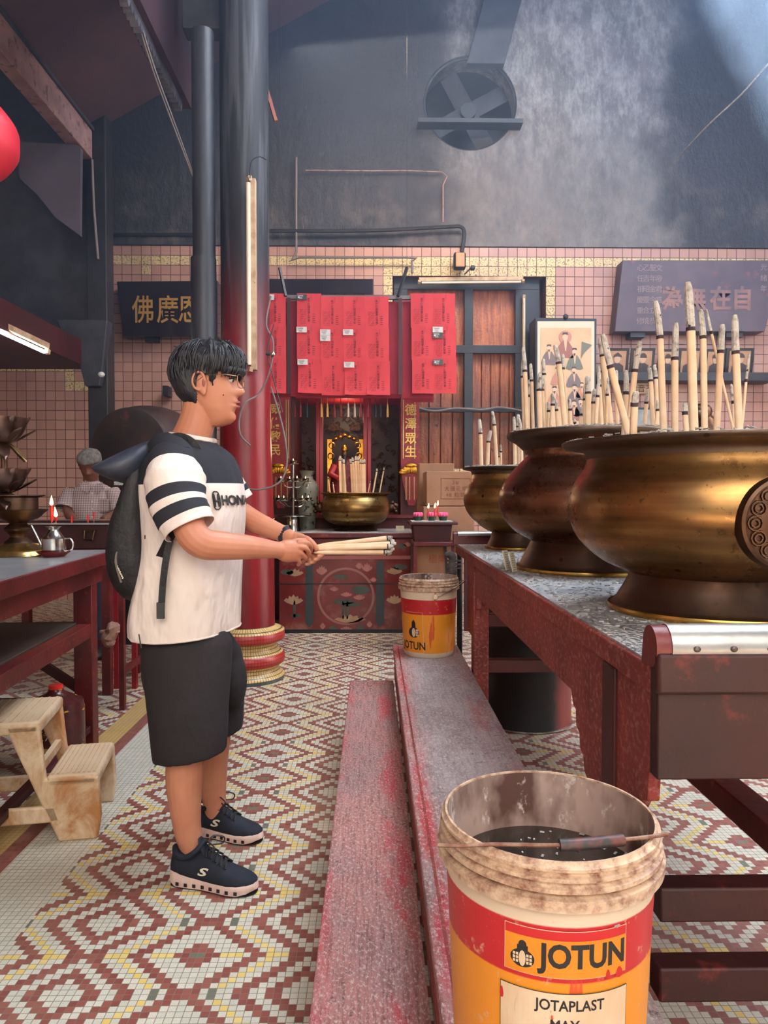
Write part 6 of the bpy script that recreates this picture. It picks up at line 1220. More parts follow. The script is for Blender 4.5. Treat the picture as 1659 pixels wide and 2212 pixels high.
# right (near) arm
def limb(pts, rad, k=5, n=16, flat=None):
    p = catmull(pts, k); r_ = [interp(list(zip([j_*k for j_ in range(len(rad))], rad)), q) for q in range(len(p))]; mb.tube(p, r_, n, flat=flat); return p
limb([J(400, 1030, -.17), J(404, 1085, -.22), J(409, 1140, -.262), J(436, 1173, -.268), J(482, 1179, -.235), J(535, 1182, -.185), J(588, 1187, -.12), J(606, 1189, -.10)], [.042, .046, .048, .047, .044, .038, .028, .027])
mb.ell(J(424, 1166, -.268), (.045, .042, .045), 16, 10)
# left (far) arm
limb([J(455, 1010, .20), J(490, 1080, .22), J(515, 1110, .21)], [.042, .044, .044]); limb([J(508, 1102, .21), J(540, 1122, .16), J(580, 1140, .11), J(622, 1158, .055), J(636, 1166, .04)], [.046, .042, .034, .026, .025])
# hands
Hc = J(638, 1186, -.045)
def fing(pts, r): p = catmull([J(*q) for q in pts], 4); mb.tube(p, [lerp(r*.93, r*.72, q/(len(p)-1)) for q in range(len(p))], 10); mb.ell(p[-1], (r*.8,)*3, 8, 6)
mb.tube(catmull([J(602, 1189, -.10), J(625, 1190, -.085), J(648, 1190, -.06)], 4), [.028, .031, .035, .037, .038, .037, .036, .034, .026], 16, flat=(.8, 1.0))     # near palm
for k, (a, b, c_, d_) in enumerate((((642, 1172, -.085), (664, 1173, -.075), (672, 1184, -.045), (666, 1196, -.025)), ((640, 1181, -.09), (660, 1184, -.085), (668, 1197, -.055), (662, 1206, -.03)), ((636, 1190, -.09), (652, 1196, -.088), (660, 1207, -.06), (654, 1214, -.035)), ((630, 1198, -.085), (642, 1206, -.085), (648, 1216, -.065), (644, 1220, -.04)))): fing((a, b, c_, d_), .0105-.0008*k)
fing(((622, 1176, -.055), (640, 1168, -.045), (658, 1168, -.03)), .0115)
mb.tube(catmull([J(634, 1165, .04), J(650, 1172, .02), J(668, 1178, .01)], 4), [.025, .028, .030, .031, .031, .029, .027, .024, .018], 14, flat=(.7, 1.0))     # far palm
fing(((646, 1160, .01), (664, 1164, -.01), (678, 1176, -.02), (683, 1185, -.02)), .0115)   # thumb lying on the sticks
for k, q in enumerate((((676, 1184, .03), (692, 1190, .012), (697, 1198, -.006), (688, 1202, -.018)), ((670, 1190, .03), (686, 1198, .01), (689, 1206, -.008), (680, 1209, -.02)), ((664, 1195, .03), (677, 1205, .01), (679, 1213, -.008), (671, 1215, -.02)), ((658, 1199, .028), (668, 1211, .008), (669, 1218, -.008), (662, 1219, -.02)))): fing(q, .0100-.0006*k)
# legs
NL, FL = -.13, .16
limb([J(395, 1400, -.07), J(398, 1500, -.10), J(402, 1600, NL), J(398, 1690, NL), J(404, 1780, NL), J(417, 1850, NL), J(422, 1885, NL)], [.098, .090, .062, .0575, .044, .034, .036], 5, 20)
limb([J(430, 1400, .09), J(448, 1480, .12), J(460, 1570, .15), J(458, 1640, FL), J(461, 1710, FL), J(467, 1765, FL), J(470, 1790, FL)], [.098, .088, .064, .058, .045, .034, .036], 5, 20)
def foot(px, py, dy, ang): 
    a = PH(px, py, .06); d_ = V((math.cos(ang), math.sin(ang), 0)); mb.tube([a-d_*.03, a+d_*.06, a+d_*.15], [.035, .038, .03], 12); return a
link_mesh(remesh(mb, .0027, 3, .5), 'body', skin, t)
# eyes, brows, lips, painted ear shade
TH_ = lambda p: O+RH @ (V(p)*sc)
for sy in (-1, 1):
    MB().ell(TH_((.0665, sy*.031, .0140)), (.0125, .0125, .0085), 14, 10).build('eye', mat('eye_white', srgb(226, 214, 206), rough=.2), t); MB().ell(TH_((.0760, sy*.032, .0140)), (.0045, .0060, .0062), 10, 8).build('iris', M['ink'], t)
    MB().tube([TH_((.076, sy*.016, .018)), TH_((.080, sy*.030, .0215)), TH_((.068, sy*.045, .016))], .0020, 6).build('eyelid', hairm, t)
    MB().tube([TH_((.093, sy*.014, .036)), TH_((.092, sy*.030, .041)), TH_((.078, sy*.050, .036))], [.0022, .003, .0016], 6).build('eyebrow', hairm, t)
lipm = mat('lip', srgb(176, 100, 88), rough=.4)
MB().tube([TH_((.083, -.014, -.053)), TH_((.0895, -.010, -.0495)), TH_((.0925, 0, -.0505)), TH_((.0895, .009, -.0495)), TH_((.083, .014, -.053))], [.001, .0038, .004, .0038, .001], 8).build('upper_lip', lipm, t)
MB().tube([TH_((.080, -.013, -.059)), TH_((.0865, -.009, -.0625)), TH_((.0895, 0, -.0635)), TH_((.0865, .009, -.0625)), TH_((.080, .013, -.059))], [.001, .004, .0045, .004, .001], 8).build('lower_lip', lipm, t)
MB().ell(TH_((.052, -.066, -.036)), (.0022, .0015, .0022), 8, 6).build('mole', M['band'], t); MB().ell(TH_((-.004, -.0835, -.002)), (.006, .003, .013), 10, 8).build('ear_shade_patch', mat('ear_shadow_skin', srgb(150, 84, 66), rough=.6), t)
# glasses
gm = mat('thin_gold_frame', srgb(150, 120, 90), rough=.3, metal=.8); 
g_ = MB(); 
for sy in (-1, 1):
    cc = (.100, sy*.034, .010); rr_ = [(cc[0]-abs(cc[1]+dy_)*.22+.006, cc[1]+dy_, cc[2]+dz_) for dy_, dz_ in [(.027*math.copysign(abs(math.cos(q))**.7, math.cos(q)), .020*math.copysign(abs(math.sin(q))**.7, math.sin(q))) for q in [k*PI/12 for k in range(25)]]]
    g_.tube([TH_(p) for p in rr_], .0011, 6); g_.tube([TH_((.090, sy*.062, .022)), TH_((.06, sy*.080, .024)), TH_((.0, sy*.084, .020)), TH_((-.022, sy*.084, .004))], .0013, 6)
g_.tube([TH_((.104, -.008, .014)), TH_((.107, 0, .017)), TH_((.104, .008, .014))], .0013, 6)
g_.build('glasses', gm, t)
# hair
def inside(x, y, z, a):
    if x > .035: lim = .030+.008*math.sin(a*9)+.004*math.sin(a*23)
    elif x > .012: lim = -.020+abs(x-.019)*3.2
    elif x > -.026: lim = .020+max(0, .0)-(0 if x > -.02 else .0)
    else: lim = -.100+.004*math.sin(a*15)
    wx = sm(-x, .018, .032)
    if -.05 < x < -.012: lim = lerp(.020, -.098, wx)
    return sm(z, lim-.005, lim+.007)
hb = hair_mesh(O, RH, sc, inside, .019, zlo=-.112)
ho = hb.build('hair', hairm, t, angle=180); rr = random.Random(11); hs_ = MB()
for k in range(330):      # locks lying over the cap, fringe and sideburn
    u_ = rr.random(); a = rr.uniform(0, 2*PI); z0 = rr.uniform(.055, .119); pts = []; L_ = rr.uniform(.05, .10)
    drop = L_*(.8+.5*(math.cos(a) > .2))
    for q in range(5):
        z = z0-drop*(q/4)**1.3; aa = a+.12*math.sin(k)*q/4
        p0 = head_pt(z, aa, .0001); f = inside(p0.x, abs(p0.y), z, aa)
        if q and f < .05 and not (p0.x > .035 and z > .012): break
        pts.append(TH_(head_pt(z, aa, .019*(.35+.65*max(sm(z, .03, .075), sm(-p0.x, .03, .07)))+.001+.003*math.sin(q*.9)+(.002 if q < 4 else -.003))))
    if len(pts) > 2: hs_.tube(pts, [.0014]+[.0022]*(len(pts)-2)+[.0004], 5)
for k in range(46):       # ragged fringe ends
    a = rr.uniform(-.95, .95); z0 = .05; pts = [TH_(head_pt(z0-.010*q, a+.02*q*math.sin(k), .018-.001*q*q)) for q in range(rr.choice((3, 4, 4)))]; hs_.tube(pts, [.005, .0045, .003, .0008][-len(pts):] if len(pts) < 4 else [.005, .0045, .003, .0008], 5)
for k in range(30):       # short tufts at the crown
    a = rr.uniform(0, 2*PI); z = rr.uniform(.09, .119); p = head_pt(z, a, .02); q = p+V((rr.uniform(-.015, .012), rr.uniform(-.01, .01), rr.uniform(.004, .012))); hs_.tube([TH_(p*.96), TH_((p+q)*.5+V((0, 0, .003))), TH_(q)], [.003, .002, .0004], 5)
hs_.build('hair_locks', hairm, ho, angle=180)['kind'] = 'stuff'
# shirt trunk ------------------------------------------------------
YAWT = math.radians(-14); RT = Matrix.Rotation(YAWT, 3, 'Z')
lv = [  # py, back px, front px, half width (m)
 (1366, 293, 514, .205), (1350, 290, 514, .206), (1320, 291, 513, .205), (1280, 300, 514, .203), (1230, 312, 516, .200), (1180, 318, 519, .200), (1130, 318, 523, .202), (1090, 316, 523, .206), (1050, 318, 518, .212), (1020, 324, 510, .214), (1000, 330, 502, .208), (985, 340, 495, .192), (972, 350, 486, .165), (962, 357, 476, .130), (954, 364, 468, .098), (948, 370, 461, .078)]
rings = []; NS = 72; mis = []
for py, bx_, fx_, hw in lv:
    b_, f_ = J(bx_, py, 0), J(fx_, py, 0); cx_ = (b_.x+f_.x)/2; ha = (f_.x-b_.x)/2; z = b_.z; row = []
    for k in range(NS):
        a = 2*PI*k/NS; c_, s_ = math.cos(a), math.sin(a); e = .82
        lx_, ly_ = math.copysign(abs(c_)**e, c_), math.copysign(abs(s_)**e, s_)
        fold = .006*mnoise.noise(V((c_*2.2+z*2, s_*2.2, z*5)))+.005*mnoise.noise(V((c_*5, s_*5, z*9+c_*3)))*(1 if z < 1.35 else .3)
        # trim so that the outline keeps its width after the yaw
        rx = ha*.985; ry = hw; pt = RT @ V((lx_*(rx+fold-.0), ly_*(ry+fold), 0)); k_x = ha/max(abs((RT @ V((rx, 0, 0))).x)+abs((RT @ V((0, ry, 0))).x)*.25, .01)
        zs = z
        if py > 1340: zs = z+.012*(c_ if c_ > 0 else c_*.3)+.010*abs(s_)*0
        if py < 990: zs = z+(.010*(-c_))*(990-py)/40
        row.append(V((cx_, BY, zs))+V((pt.x*min(1.0, k_x*1.0), pt.y, 0)))
    rings.append(row)
n = NT('shirt_cloth'); o_ = n.pos(); s = n.sep(o_); zb = n.m('ADD', s[2], 0)
zn = J(500, 1043, 0).z
lim = n.m('ADD', zn-.003, n.m('MULTIPLY', n.m('SUBTRACT', s[0], J(480, 1, 0).x), .02))
dk = n.mr(n.m('SUBTRACT', zb, lim), -.0008, .0008)
w_ = n.noise(n.mapv(n.obj(), (1, 1, .5), (0, .4, 0)), 5, 4, .55)
M['shirt'] = n.set(base=n.mix(dk, n.mix(n.noise(o_, 3), srgb(240, 222, 208), srgb(246, 232, 220)), srgb(25, 26, 35)), rough=.85, normal=n.bump(w_, .9, .06))
sh = MB(); sh.loft(rings, cap=False); so = sh.build('shirt', M['shirt'], t, angle=180)
sd = so.modifiers.new('thick', 'SOLIDIFY'); sd.thickness = .003; sd.offset = -1; sb_ = so.modifiers.new('sub', 'SUBSURF'); sb_.levels = sb_.render_levels = 2
# collar
cr_ = MB(); c_ = (rings[-1][0]+rings[-1][NS//2])/2; cp = [c_+(p-c_)*1.02+V((0, 0, .004)) for p in rings[-1][::3]]; cr_.tube(cp+[cp[0]], .0085, 8, flat=(.6, 1)); cr_.build('white_collar', M['wcot'], so)
hem = MB(); hp = [p+V((0, 0, .004)) for p in rings[0][::3]]; hem.tube(hp+[hp[0]], .0035, 6); hem.build('hem', M['wcot'], so)
# chest print, laid along the front right of the trunk
def onshirt(u_, py, off=.004):     # u_ = angle round the trunk
    for (r0, r1, q0, q1) in zip(rings, rings[1:], lv, lv[1:]):
        if q1[0] <= py <= q0[0]:
            tt = (q0[0]-py)/(q0[0]-q1[0]); k = (u_ % (2*PI))/(2*PI)*NS; i_ = int(k); fr = k-i_
            A_ = r0[i_ % NS].lerp(r0[(i_+1) % NS], fr); B_ = r1[i_ % NS].lerp(r1[(i_+1) % NS], fr); p = A_.lerp(B_, tt); c_ = V((sum(q.x for q in r0)/NS, BY, p.z)); return p+(p-c_).normalized()*off
def print_on(body, size, u0, py0, **kw):
    vs, fs = text_geo(body, size, **kw); mb_ = MB(); Rr = .20
    me_ = [(x, y) for x, y in vs]; mb_.add([onshirt(u0+x/Rr, py0-y*FPX/BY) for x, y in me_], fs); return mb_
zpx = 1080
pr = print_on('HONDA', .050, .07, zpx, bold=.0022, sy=.85, spacing=.92); pr.build('chest_lettering', M['ink'], so, smooth=False)
em_ = MB(); oo = []
for k in range(25):
    q = 2*PI*k/24; oo.append(onshirt(-.50+.075*math.copysign(abs(math.cos(q))**.6, math.cos(q)), zpx+18*math.copysign(abs(math.sin(q))**.6, math.sin(q)), .004))
em_.tube(oo, .0022, 5)
for sg in (-1, 1): em_.tube([onshirt(-.50+sg*.050, zpx-13), onshirt(-.50+sg*.036, zpx), onshirt(-.50+sg*.044, zpx+13)], .0030, 6)
em_.tube([onshirt(-.536, zpx+1), onshirt(-.464, zpx+1)], .0030, 6)
em_.build('chest_emblem', M['ink'], so)
# sleeves: white with two black bands
def sleeve(pts, rad, nm, R0, dark):
    p = catmull(pts, 8); n_ = len(p)-1; r_ = [interp(list(zip([j_*8 for j_ in range(len(rad))], rad)), q)*(1+.02*math.sin(q*1.7)) for q in range(n_+1)]
    mis = [1 if any(a <= q/n_ < b for a, b in dark) else 0 for q in range(n_)]
    mb_ = MB(); mb_.tube(p, r_, 40, cap=False, mis=mis, flat=R0); 
    for v_ in mb_.v: v_ += V((0, 0, 0))+V((mnoise.noise(v_*9), mnoise.noise(v_*9+V((5, 0, 0))), 0))*.007
    o = mb_.build(nm, [M['wcot'], navy], t, angle=180); s_ = o.modifiers.new('thick', 'SOLIDIFY'); s_.thickness = .003; s_.offset = -1; q = o.modifiers.new('sub', 'SUBSURF'); q.levels = q.render_levels = 1; return o
sleeve([J(378, 1004, -.15), J(378, 1040, -.20), J(389, 1095, -.235), J(412, 1144, -.255)], [.066, .086, .081, .075], 'sleeve', (1.05, .95), [(.475, .60), (.685, .81)])
sleeve([J(450, 1005, .17), J(480, 1050, .215), J(508, 1092, .225)], [.075, .08, .074], 'sleeve', (1, 1), [(.4, .55), (.65, .8)])
# dark shoulder yoke over the sleeve head
yk = MB(); yk.ell(J(378, 1000, -.14), (.080, .086, .070), 24, 14, Matrix.Rotation(.35, 3, 'Y')); yo = yk.build('shoulder_yoke', navy, t)
yk = MB(); yk.tube(catmull([J(352, 985, -.02), J(356, 972, -.07), J(372, 975, -.13), J(400, 985, -.17)], 4), [.05, .055, .056, .056, .056, .056, .055, .054, .052, .05, .046, .04, .03], 16); yk.build('shoulder_yoke', navy, t)
# shorts ------------------------------------------------------------
shm = mat('black_shorts_cloth', srgb(38, 32, 34), srgb(30, 26, 29), 6, .85, bump=.35, bscale=7, dist=.03)
mb = MB()
def lring(cx, cy, z, a, b, tilt=0, n_=40): return [V((cx+a*math.cos(2*PI*k/n_), cy+b*math.sin(2*PI*k/n_), z+tilt*math.cos(2*PI*k/n_))) for k in range(n_)]
def legpart(spec):
    rr_ = []
    for (py, xb_, xf_, dy, b, tilt) in spec:
        A_, B_ = J(xb_, py, dy), J(xf_, py, dy); rr_.append(lring((A_.x+B_.x)/2, BY+dy, A_.z, (B_.x-A_.x)/2, b, tilt))
    mb.loft(rr_)
legpart([(1632, 331, 489, -.13, .098, .016), (1600, 327, 491, -.13, .100, .01), (1520, 318, 494, -.12, .105, 0), (1440, 308, 500, -.10, .105, 0), (1385, 303, 502, -.08, .11, 0), (1356, 312, 488, -.06, .11, 0)])
legpart([(1592, 392, 524, .15, .095, .030), (1560, 390, 526, .15, .098, .02), (1500, 380, 528, .14, .10, 0), (1450, 370, 530, .12, .10, 0), (1400, 350, 520, .10, .11, 0), (1356, 316, 486, .06, .11, 0)])
mb.ell(J(500, 1470, .10), (.055, .08, .11)); mb.ell(J(350, 1450, -.02), (.06, .12, .10))
link_mesh(remesh(mb, .008, 4), 'shorts', shm, t)
MB().tube([J(300+0, 1370, -.20), J(305, 1400, -.21)], .002).build('pocket_seam', M['black'], t)
# sneakers ------------------------------------------------------------
navk = mat('navy_knit', srgb(26, 32, 46), srgb(20, 25, 38), 30, .8, bump=.4, bscale=300, dist=.001); solm = mat('pale_pink_sole', srgb(226, 196, 182), srgb(206, 172, 160), 12, .6, c3=srgb(150, 128, 120), s3=30, lo3=.62, hi3=.7)
def shoe(heel, toe, side, lbl):
    heel, toe = V(heel), V(toe); d_ = (toe-heel); L_ = d_.length; d_.normalize(); sd_ = V((-d_.y, d_.x, 0)); up = V((0, 0, 1)); so_ = MB(); S2 = lambda u_, w_, z_: heel+d_*(u_*L_)+sd_*w_+up*z_
    ho_ = [(0, .012), (.02, .026), (.08, .034), (.2, .036), (.4, .034), (.55, .040), (.7, .047), (.82, .046), (.92, .036), (.98, .020), (1.0, .008)]
    def outline(g=0, zf=None, n_=11): 
        pts = [S2(u_, w_+g, 0) for u_, w_ in ho_]+[S2(u_, -w_-g, 0) for u_, w_ in reversed(ho_)]; return pts
    def zt(u_): return interp([(0, .050), (.1, .046), (.3, .038), (.5, .030), (.75, .026), (.95, .032), (1.0, .036)], u_)
    us_ = [u_ for u_, w_ in ho_]+[u_ for u_, w_ in reversed(ho_)]
    base = outline(); r0 = [p+up*(.004+.012*max(0, .06-u_)/.06+.012*max(0, u_-.85)/.15) for p, u_ in zip(base, us_)]; r1 = [p+up*.016+V(((p-(heel+toe)/2).x, (p-(heel+toe)/2).y, 0))*.02 for p in base]; r2 = [p+up*zt(u_) for p, u_ in zip(outline(.001), us_)]; r3 = [p+up*(zt(u_)+.003)-V(((p-(heel+toe)/2).x, (p-(heel+toe)/2).y, 0))*.03 for p, u_ in zip(base, us_)]
    sh_ = MB(); sh_.loft([r0, r1, r2, r3]); so2 = sh_.build('sole', solm, t, angle=50)
    dk_ = MB()
    for k in range(8):
        u_ = .12+k*.10; w_ = interp(ho_, u_)+.0012
        for s_ in (-1, 1): dk_.box(S2(u_, s_*w_, .014), (.010, .004, .010), Matrix((d_, sd_, up)).transposed())
    dk_.build('sole_openings', M['ink'], so2, smooth=False)
    bt = MB(); bt.loft([[p+up*.001 for p in base], [p+up*.004 for p in base]]); bt.build('outsole', M['black'], so2)
    # upper
    rings = []; prof = [(.0, .030, .070, .010), (.02, .045, .098, .026), (.08, .045, .108, .033), (.16, .044, .096, .036), (.26, .040, .098, .037), (.36, .036, .112, .036), (.46, .032, .112, .037), (.58, .028, .092, .041), (.70, .025, .074, .045), (.82, .024, .064, .043), (.92, .026, .056, .034), (.98, .030, .048, .020), (1.0, .034, .040, .006)]
    for u_, z0, z1, w_ in prof:
        n_ = 20; rings.append([S2(u_, w_*math.cos(PI*k/(n_-1))*1.0, z0+(z1-z0)*math.sin(PI*k/(n_-1))**(.75)) for k in range(n_)])
    um = MB(); um.loft(rings); uo = um.build('sneaker_upper', navk, t, angle=180)
    cl = MB(); cl.tube(catmull([S2(.03, 0, .112), S2(.10, .031, .104), S2(.22, .035, .100), S2(.33, .026, .120), S2(.36, 0, .134), S2(.33, -.026, .120), S2(.22, -.035, .100), S2(.10, -.031, .104), S2(.03, 0, .112)], 4), .009, 8); cl.build('ankle_collar', navk, uo)
    lc = MB()
    for k in range(5):
        u_ = .42+k*.055; z_ = interp([(.36, .118), (.46, .117), (.58, .097), (.70, .078)], u_); lc.tube(catmull([S2(u_, .026, z_-.012), S2(u_+.01, 0, z_+.004), S2(u_+.03, -.026, z_-.014)], 3), .0032, 6); lc.tube(catmull([S2(u_, -.026, z_-.012), S2(u_+.01, 0, z_+.004), S2(u_+.03, .026, z_-.014)], 3), .0032, 6)
    for s_ in (-1, 1): lc.tube(catmull([S2(.40, 0, .132), S2(.46, s_*.02, .150), S2(.56, s_*.034, .142), S2(.54, s_*.03, .124), S2(.42, 0, .130)], 5), .0026, 6)
    lc.build('laces', M['black'], uo)
    tg = MB(); tg.tube([S2(.40, 0, .105), S2(.35, 0, .135), S2(.33, 0, .15)], [.02, .018, .01], 10, flat=(1, .4)); tg.build('tongue', navk, uo)
    lg = MB(); vs, fs = text_geo('S', .052, bold=.0014)
    cz = .062; sgn = side
    def lay(x, y): u_ = .43+x/L_; w_ = interp([(q[0], q[3]) for q in prof], u_); return S2(u_, -sgn*-1*(0)+(-1)*(w_*math.cos(.35+.0)+.0035-max(0, y)*.35), cz+y)
    lg.add([lay(x*1.25+y*.35, y*.62) for x, y in vs], fs); lo_ = lg.build('logo', M['paper'], uo, smooth=False)
    return uo
h1, t1 = PH(374, 1903, 0), PH(552, 1927, 0); t1 = h1+(t1-h1).normalized()*.285; shoe(h1, t1, -1, 'near')
h2 = PH(438, 1800, 0); t2 = PH(566, 1818, 0); h2 = t2-(t2-h2).normalized()*.285; shoe(h2, t2, -1, 'far')
# wrist band
wb = J(617, 1156, .065); dd = (J(636, 1166, .04)-J(580, 1140, .11)).normalized(); MB().tube([wb-dd*.013, wb-dd*.006, wb+dd*.006, wb+dd*.013], [.0285, .030, .030, .0285], 24).build('wristband', M['black'], t)
# ---------------------------------------------------------------- backpack
bkm = mat('black_nylon', srgb(17, 17, 21), srgb(24, 24, 29), 8, .62, bump=.6, bscale=11, dist=.03); bk2 = mat('slate_nylon', srgb(52, 58, 74), srgb(40, 45, 58), 6, .5, bump=.2, bscale=14, dist=.02)
t = thing('backpack', J(300, 1300, 0), 'black nylon backpack with slate flap hanging on the young man, strap end dangling', 'backpack')
rg = []
for (py, xb_, xf_, hw, mm) in ((1296, 300, 336, .05, 0), (1284, 272, 352, .10, 0), (1250, 252, 352, .135, 0), (1200, 246, 350, .15, 0), (1150, 248, 346, .15, 0), (1115, 256, 344, .15, 0), (1095, 268, 342, .148, 0), (1060, 281, 338, .14, 0), (1020, 298, 340, .125, 0), (985, 314, 348, .11, 0), (960, 332, 362, .09, 0), (942, 345, 372, .07, 0)):
    A_, B_ = J(xb_, py, 0), J(xf_, py, 0); rg.append([V(((A_.x+B_.x)/2+(B_.x-A_.x)/2*math.copysign(abs(math.cos(q))**.7, math.cos(q)), BY-.01+hw*math.copysign(abs(math.sin(q))**.7, math.sin(q)), A_.z)) for q in [2*PI*k/40 for k in range(40)]])
mb = MB(); mb.loft(rg)
for v_ in mb.v: v_ += V((mnoise.noise(v_*8), 0, mnoise.noise(v_*8+V((3, 3, 3)))))*.010
bo = mb.build('bag_body', bkm, t, sub=1, angle=180)
# flap / hood pushed out behind
fl_ = []
for (px_, pt_, pb_, hw) in ((222, 1008, 1014, .08), (231, 1002, 1028, .12), (258, 988, 1040, .15), (290, 971, 1050, .16), (322, 955, 1045, .14), (352, 943, 1010, .09)):
    A_, B_ = J(px_, pt_, 0), J(px_, pb_, 0); cz_ = (A_.z+B_.z)/2; hz_ = (A_.z-B_.z)/2; fl_.append([V((A_.x, BY-.02+hw*math.cos(q), cz_+hz_*math.sin(q))) for q in [2*PI*k/24 for k in range(24)]])
mb = MB(); mb.loft(fl_); mb.build('flap', bk2, t, sub=1, angle=180)
mb = MB(); mb.tube(catmull([J(262, 1170, -.15), J(250, 1210, -.155), J(262, 1258, -.14)], 4), .004, 6); mb.build('piping', M['cable'], t)
# straps
def strap(nm, pts, w_, th_=.0035, m_=None):
    p = catmull(pts, 6); mb_ = MB(); rgs = []
    for i_, q in enumerate(p):
        tt = (p[min(i_+1, len(p)-1)]-p[max(i_-1, 0)]).normalized(); nrm = V((0, -1, 0)); sd_ = tt.cross(nrm).normalized(); rgs.append([q+sd_*w_/2+nrm*th_, q-sd_*w_/2+nrm*th_, q-sd_*w_/2-nrm*th_, q+sd_*w_/2-nrm*th_])
    mb_.loft(rgs); return mb_.build(nm, m_ or bkm, t, angle=60)
strap('shoulder_strap', [J(352, 962, -.12), J(385, 950, -.12), J(412, 962, -.13), J(425, 985, -.12)], .045, .005)
strap('lower_strap', [J(336, 1222, -.16), J(352, 1192, -.20), J(372, 1152, -.235), J(392, 1120, -.25)], .026)
strap('dangling_strap', [J(368, 1165, -.235), J(360, 1200, -.235), J(352, 1260, -.235), J(348, 1325, -.235)], .019)
MB().box(J(347, 1319, -.239), (.024, .008, .050)).build('strap_end_tab', M['black'], t, bevel=.002)
MB().box(J(323, 1160, -.158), (.03, .008, .012)).build('buckle', M['black'], t); MB().tube([J(318, 1182, -.16), J(326, 1192, -.163)], .003).build('zip_pull', M['steel'], t)
MB().cyl(J(269, 1118, -.06), J(270, 1102, -.06), .022).build('bottle_cap', M['black'], t)
for k in range(9): c_ = J(250+k*1.9, 1215+k*4.2, -.152); MB().box(c_, (.006, .004, .0035), Matrix.Rotation(.9+.5*(k % 3), 3, 'Y')).build('small_lettering', M['paper'], t, smooth=False)
# ---------------------------------------------------------------- held joss sticks
A0 = J(676, 1190, -.012); rr = random.Random(5); ends = [(848, 1161, 0), (852, 1168, .02), (856, 1174, -.02), (850, 1176, .015), (846, 1182, -.015), (852, 1186, .01), (848, 1189, -.01), (846, 1195, .015), (842, 1192, -.02), (850, 1180, -.03)]
ends.sort(key=lambda q: q[1])
for k, (ex, ey, dy) in enumerate(ends):
    tp = J(ex, ey, dy*1.3+.02); b_ = A0+V((-.07, rr.uniform(-.006, .006), (1190-ey)*-.00002+rr.uniform(-.004, .004)))+V((0, 0, (5-k)*.0012)); d_ = (tp-b_).normalized(); hb_ = b_+d_*.04
    t = thing('joss_stick', b_, f'cream incense stick in the young man\'s hands, {ORD[k]} from top by its tip', 'incense stick', 'bunch of incense sticks held in the hands')
    s0 = b_+d_*.085; MB().tube([b_, s0], .003, 8).build('stem', M['pinkstem'], t); MB().tube([s0-d_*.01, s0+d_*.03, tp-d_*.018], [.0032, .0075, .0082], 10).build('stick', M['stick'], t)
    MB().tube([tp-d_*.021, tp-d_*.017], .0086, 10).build('paper_band', M['band'], t); MB().tube([tp-d_*.018, tp-d_*.008, tp], [.0078, .0070, .004], 8).build('burnt_tip', M['sticktip'], t)
# ================================================================ old man at the candle trough
OY = 5.35
t = thing('person', P(200, 1400, OY)*1.0, 'grey-haired old man in short-sleeved checked shirt bending over the candle trough', 'person')
def K_(px, py, dy=0): return P(px, py, OY+dy)
oskin = mat('brown_skin', srgb(134, 88, 72), srgb(112, 70, 58), 12, .5)
mb = MB(); hO = K_(195, 1006); RO = Matrix.Rotation(math.radians(-84), 3, 'Z') @ Matrix.Rotation(math.radians(32), 3, 'Y'); add_head(mb, hO, RO, .98)
mb.tube([K_(198, 1055, .06), K_(196, 1030, .04), K_(194, 1012, .03)], [.06, .055, .05], 14)
mb.tube([K_(158, 1078, .06), K_(198, 1068, .06), K_(238, 1078, .06)], [.035, .05, .035], 14); mb.tube([K_(198, 1075, .05), K_(200, 1150, .05), K_(200, 1250, .05)], [.09, .10, .10], 18)
def lim2(pts, rad): 
    p = catmull(pts, 4); mb.tube(p, [interp(list(zip([j_*4 for j_ in range(len(rad))], rad)), q) for q in range(len(p))], 12)
lim2([K_(152, 1082, .03), K_(147, 1095, -.02), K_(152, 1115, -.08), K_(166, 1128, -.2)], [.035, .04, .038, .026]); lim2([K_(246, 1082, .03), K_(252, 1095, .0), K_(246, 1112, -.06), K_(222, 1122, -.2)], [.035, .04, .038, .026])
for bx_, sg in ((168, 1), (220, -1)):
    mb.ell(K_(bx_, 1127, -.23), (.03, .035, .016))
    for k in range(4): mb.tube(catmull([K_(bx_+sg*k*1.5, 1127+k*.4, -.24), K_(bx_+sg*(4+k*1.5), 1128+k, -.27), K_(bx_+sg*(7+k), 1131+k, -.28)], 3), .0065, 7)
    mb.tube([K_(bx_, 1124, -.22), K_(bx_+sg*6, 1122, -.25)], .008, 7)
for dx in (-14, 16): mb.tube([K_(200+dx, 1230, .05), V((K_(200+dx, 1300, .05).x, OY+.05, .45)), V((K_(200+dx, 1300).x, OY+.07, .05))], [.09, .06, .045], 14)
link_mesh(remesh(mb, .006, 3), 'body', oskin, t)
ins2 = lambda x, y, z, a: sm(z, (.050 if x > .04 else .0 if x > -.02 else -.085), (.060 if x > .04 else .015 if x > -.02 else -.07))
hair_mesh(hO, RO, .98, ins2, .012, 48, 40).build('hair', mat('grey_hair', srgb(128, 124, 120), srgb(92, 88, 86), 40, .7, bump=.5, bscale=60), t, angle=180)
n = NT('checked_shirt'); s = n.sep(n.obj()); q = .0125
def ck(v_): return n.m('LESS_THAN', n.m('FRACT', n.m('DIVIDE', v_, q)), .42)
xs_ = n.m('ADD', s[0], n.m('MULTIPLY', s[1], .6)); M['check'] = n.set(base=n.mix(n.m('MULTIPLY', n.m('ADD', ck(xs_), ck(s[2])), .5), srgb(206, 190, 184), srgb(104, 62, 72)), rough=.85, normal=n.bump(n.noise(n.obj(), 9, 3), .4, .02))
rg = []
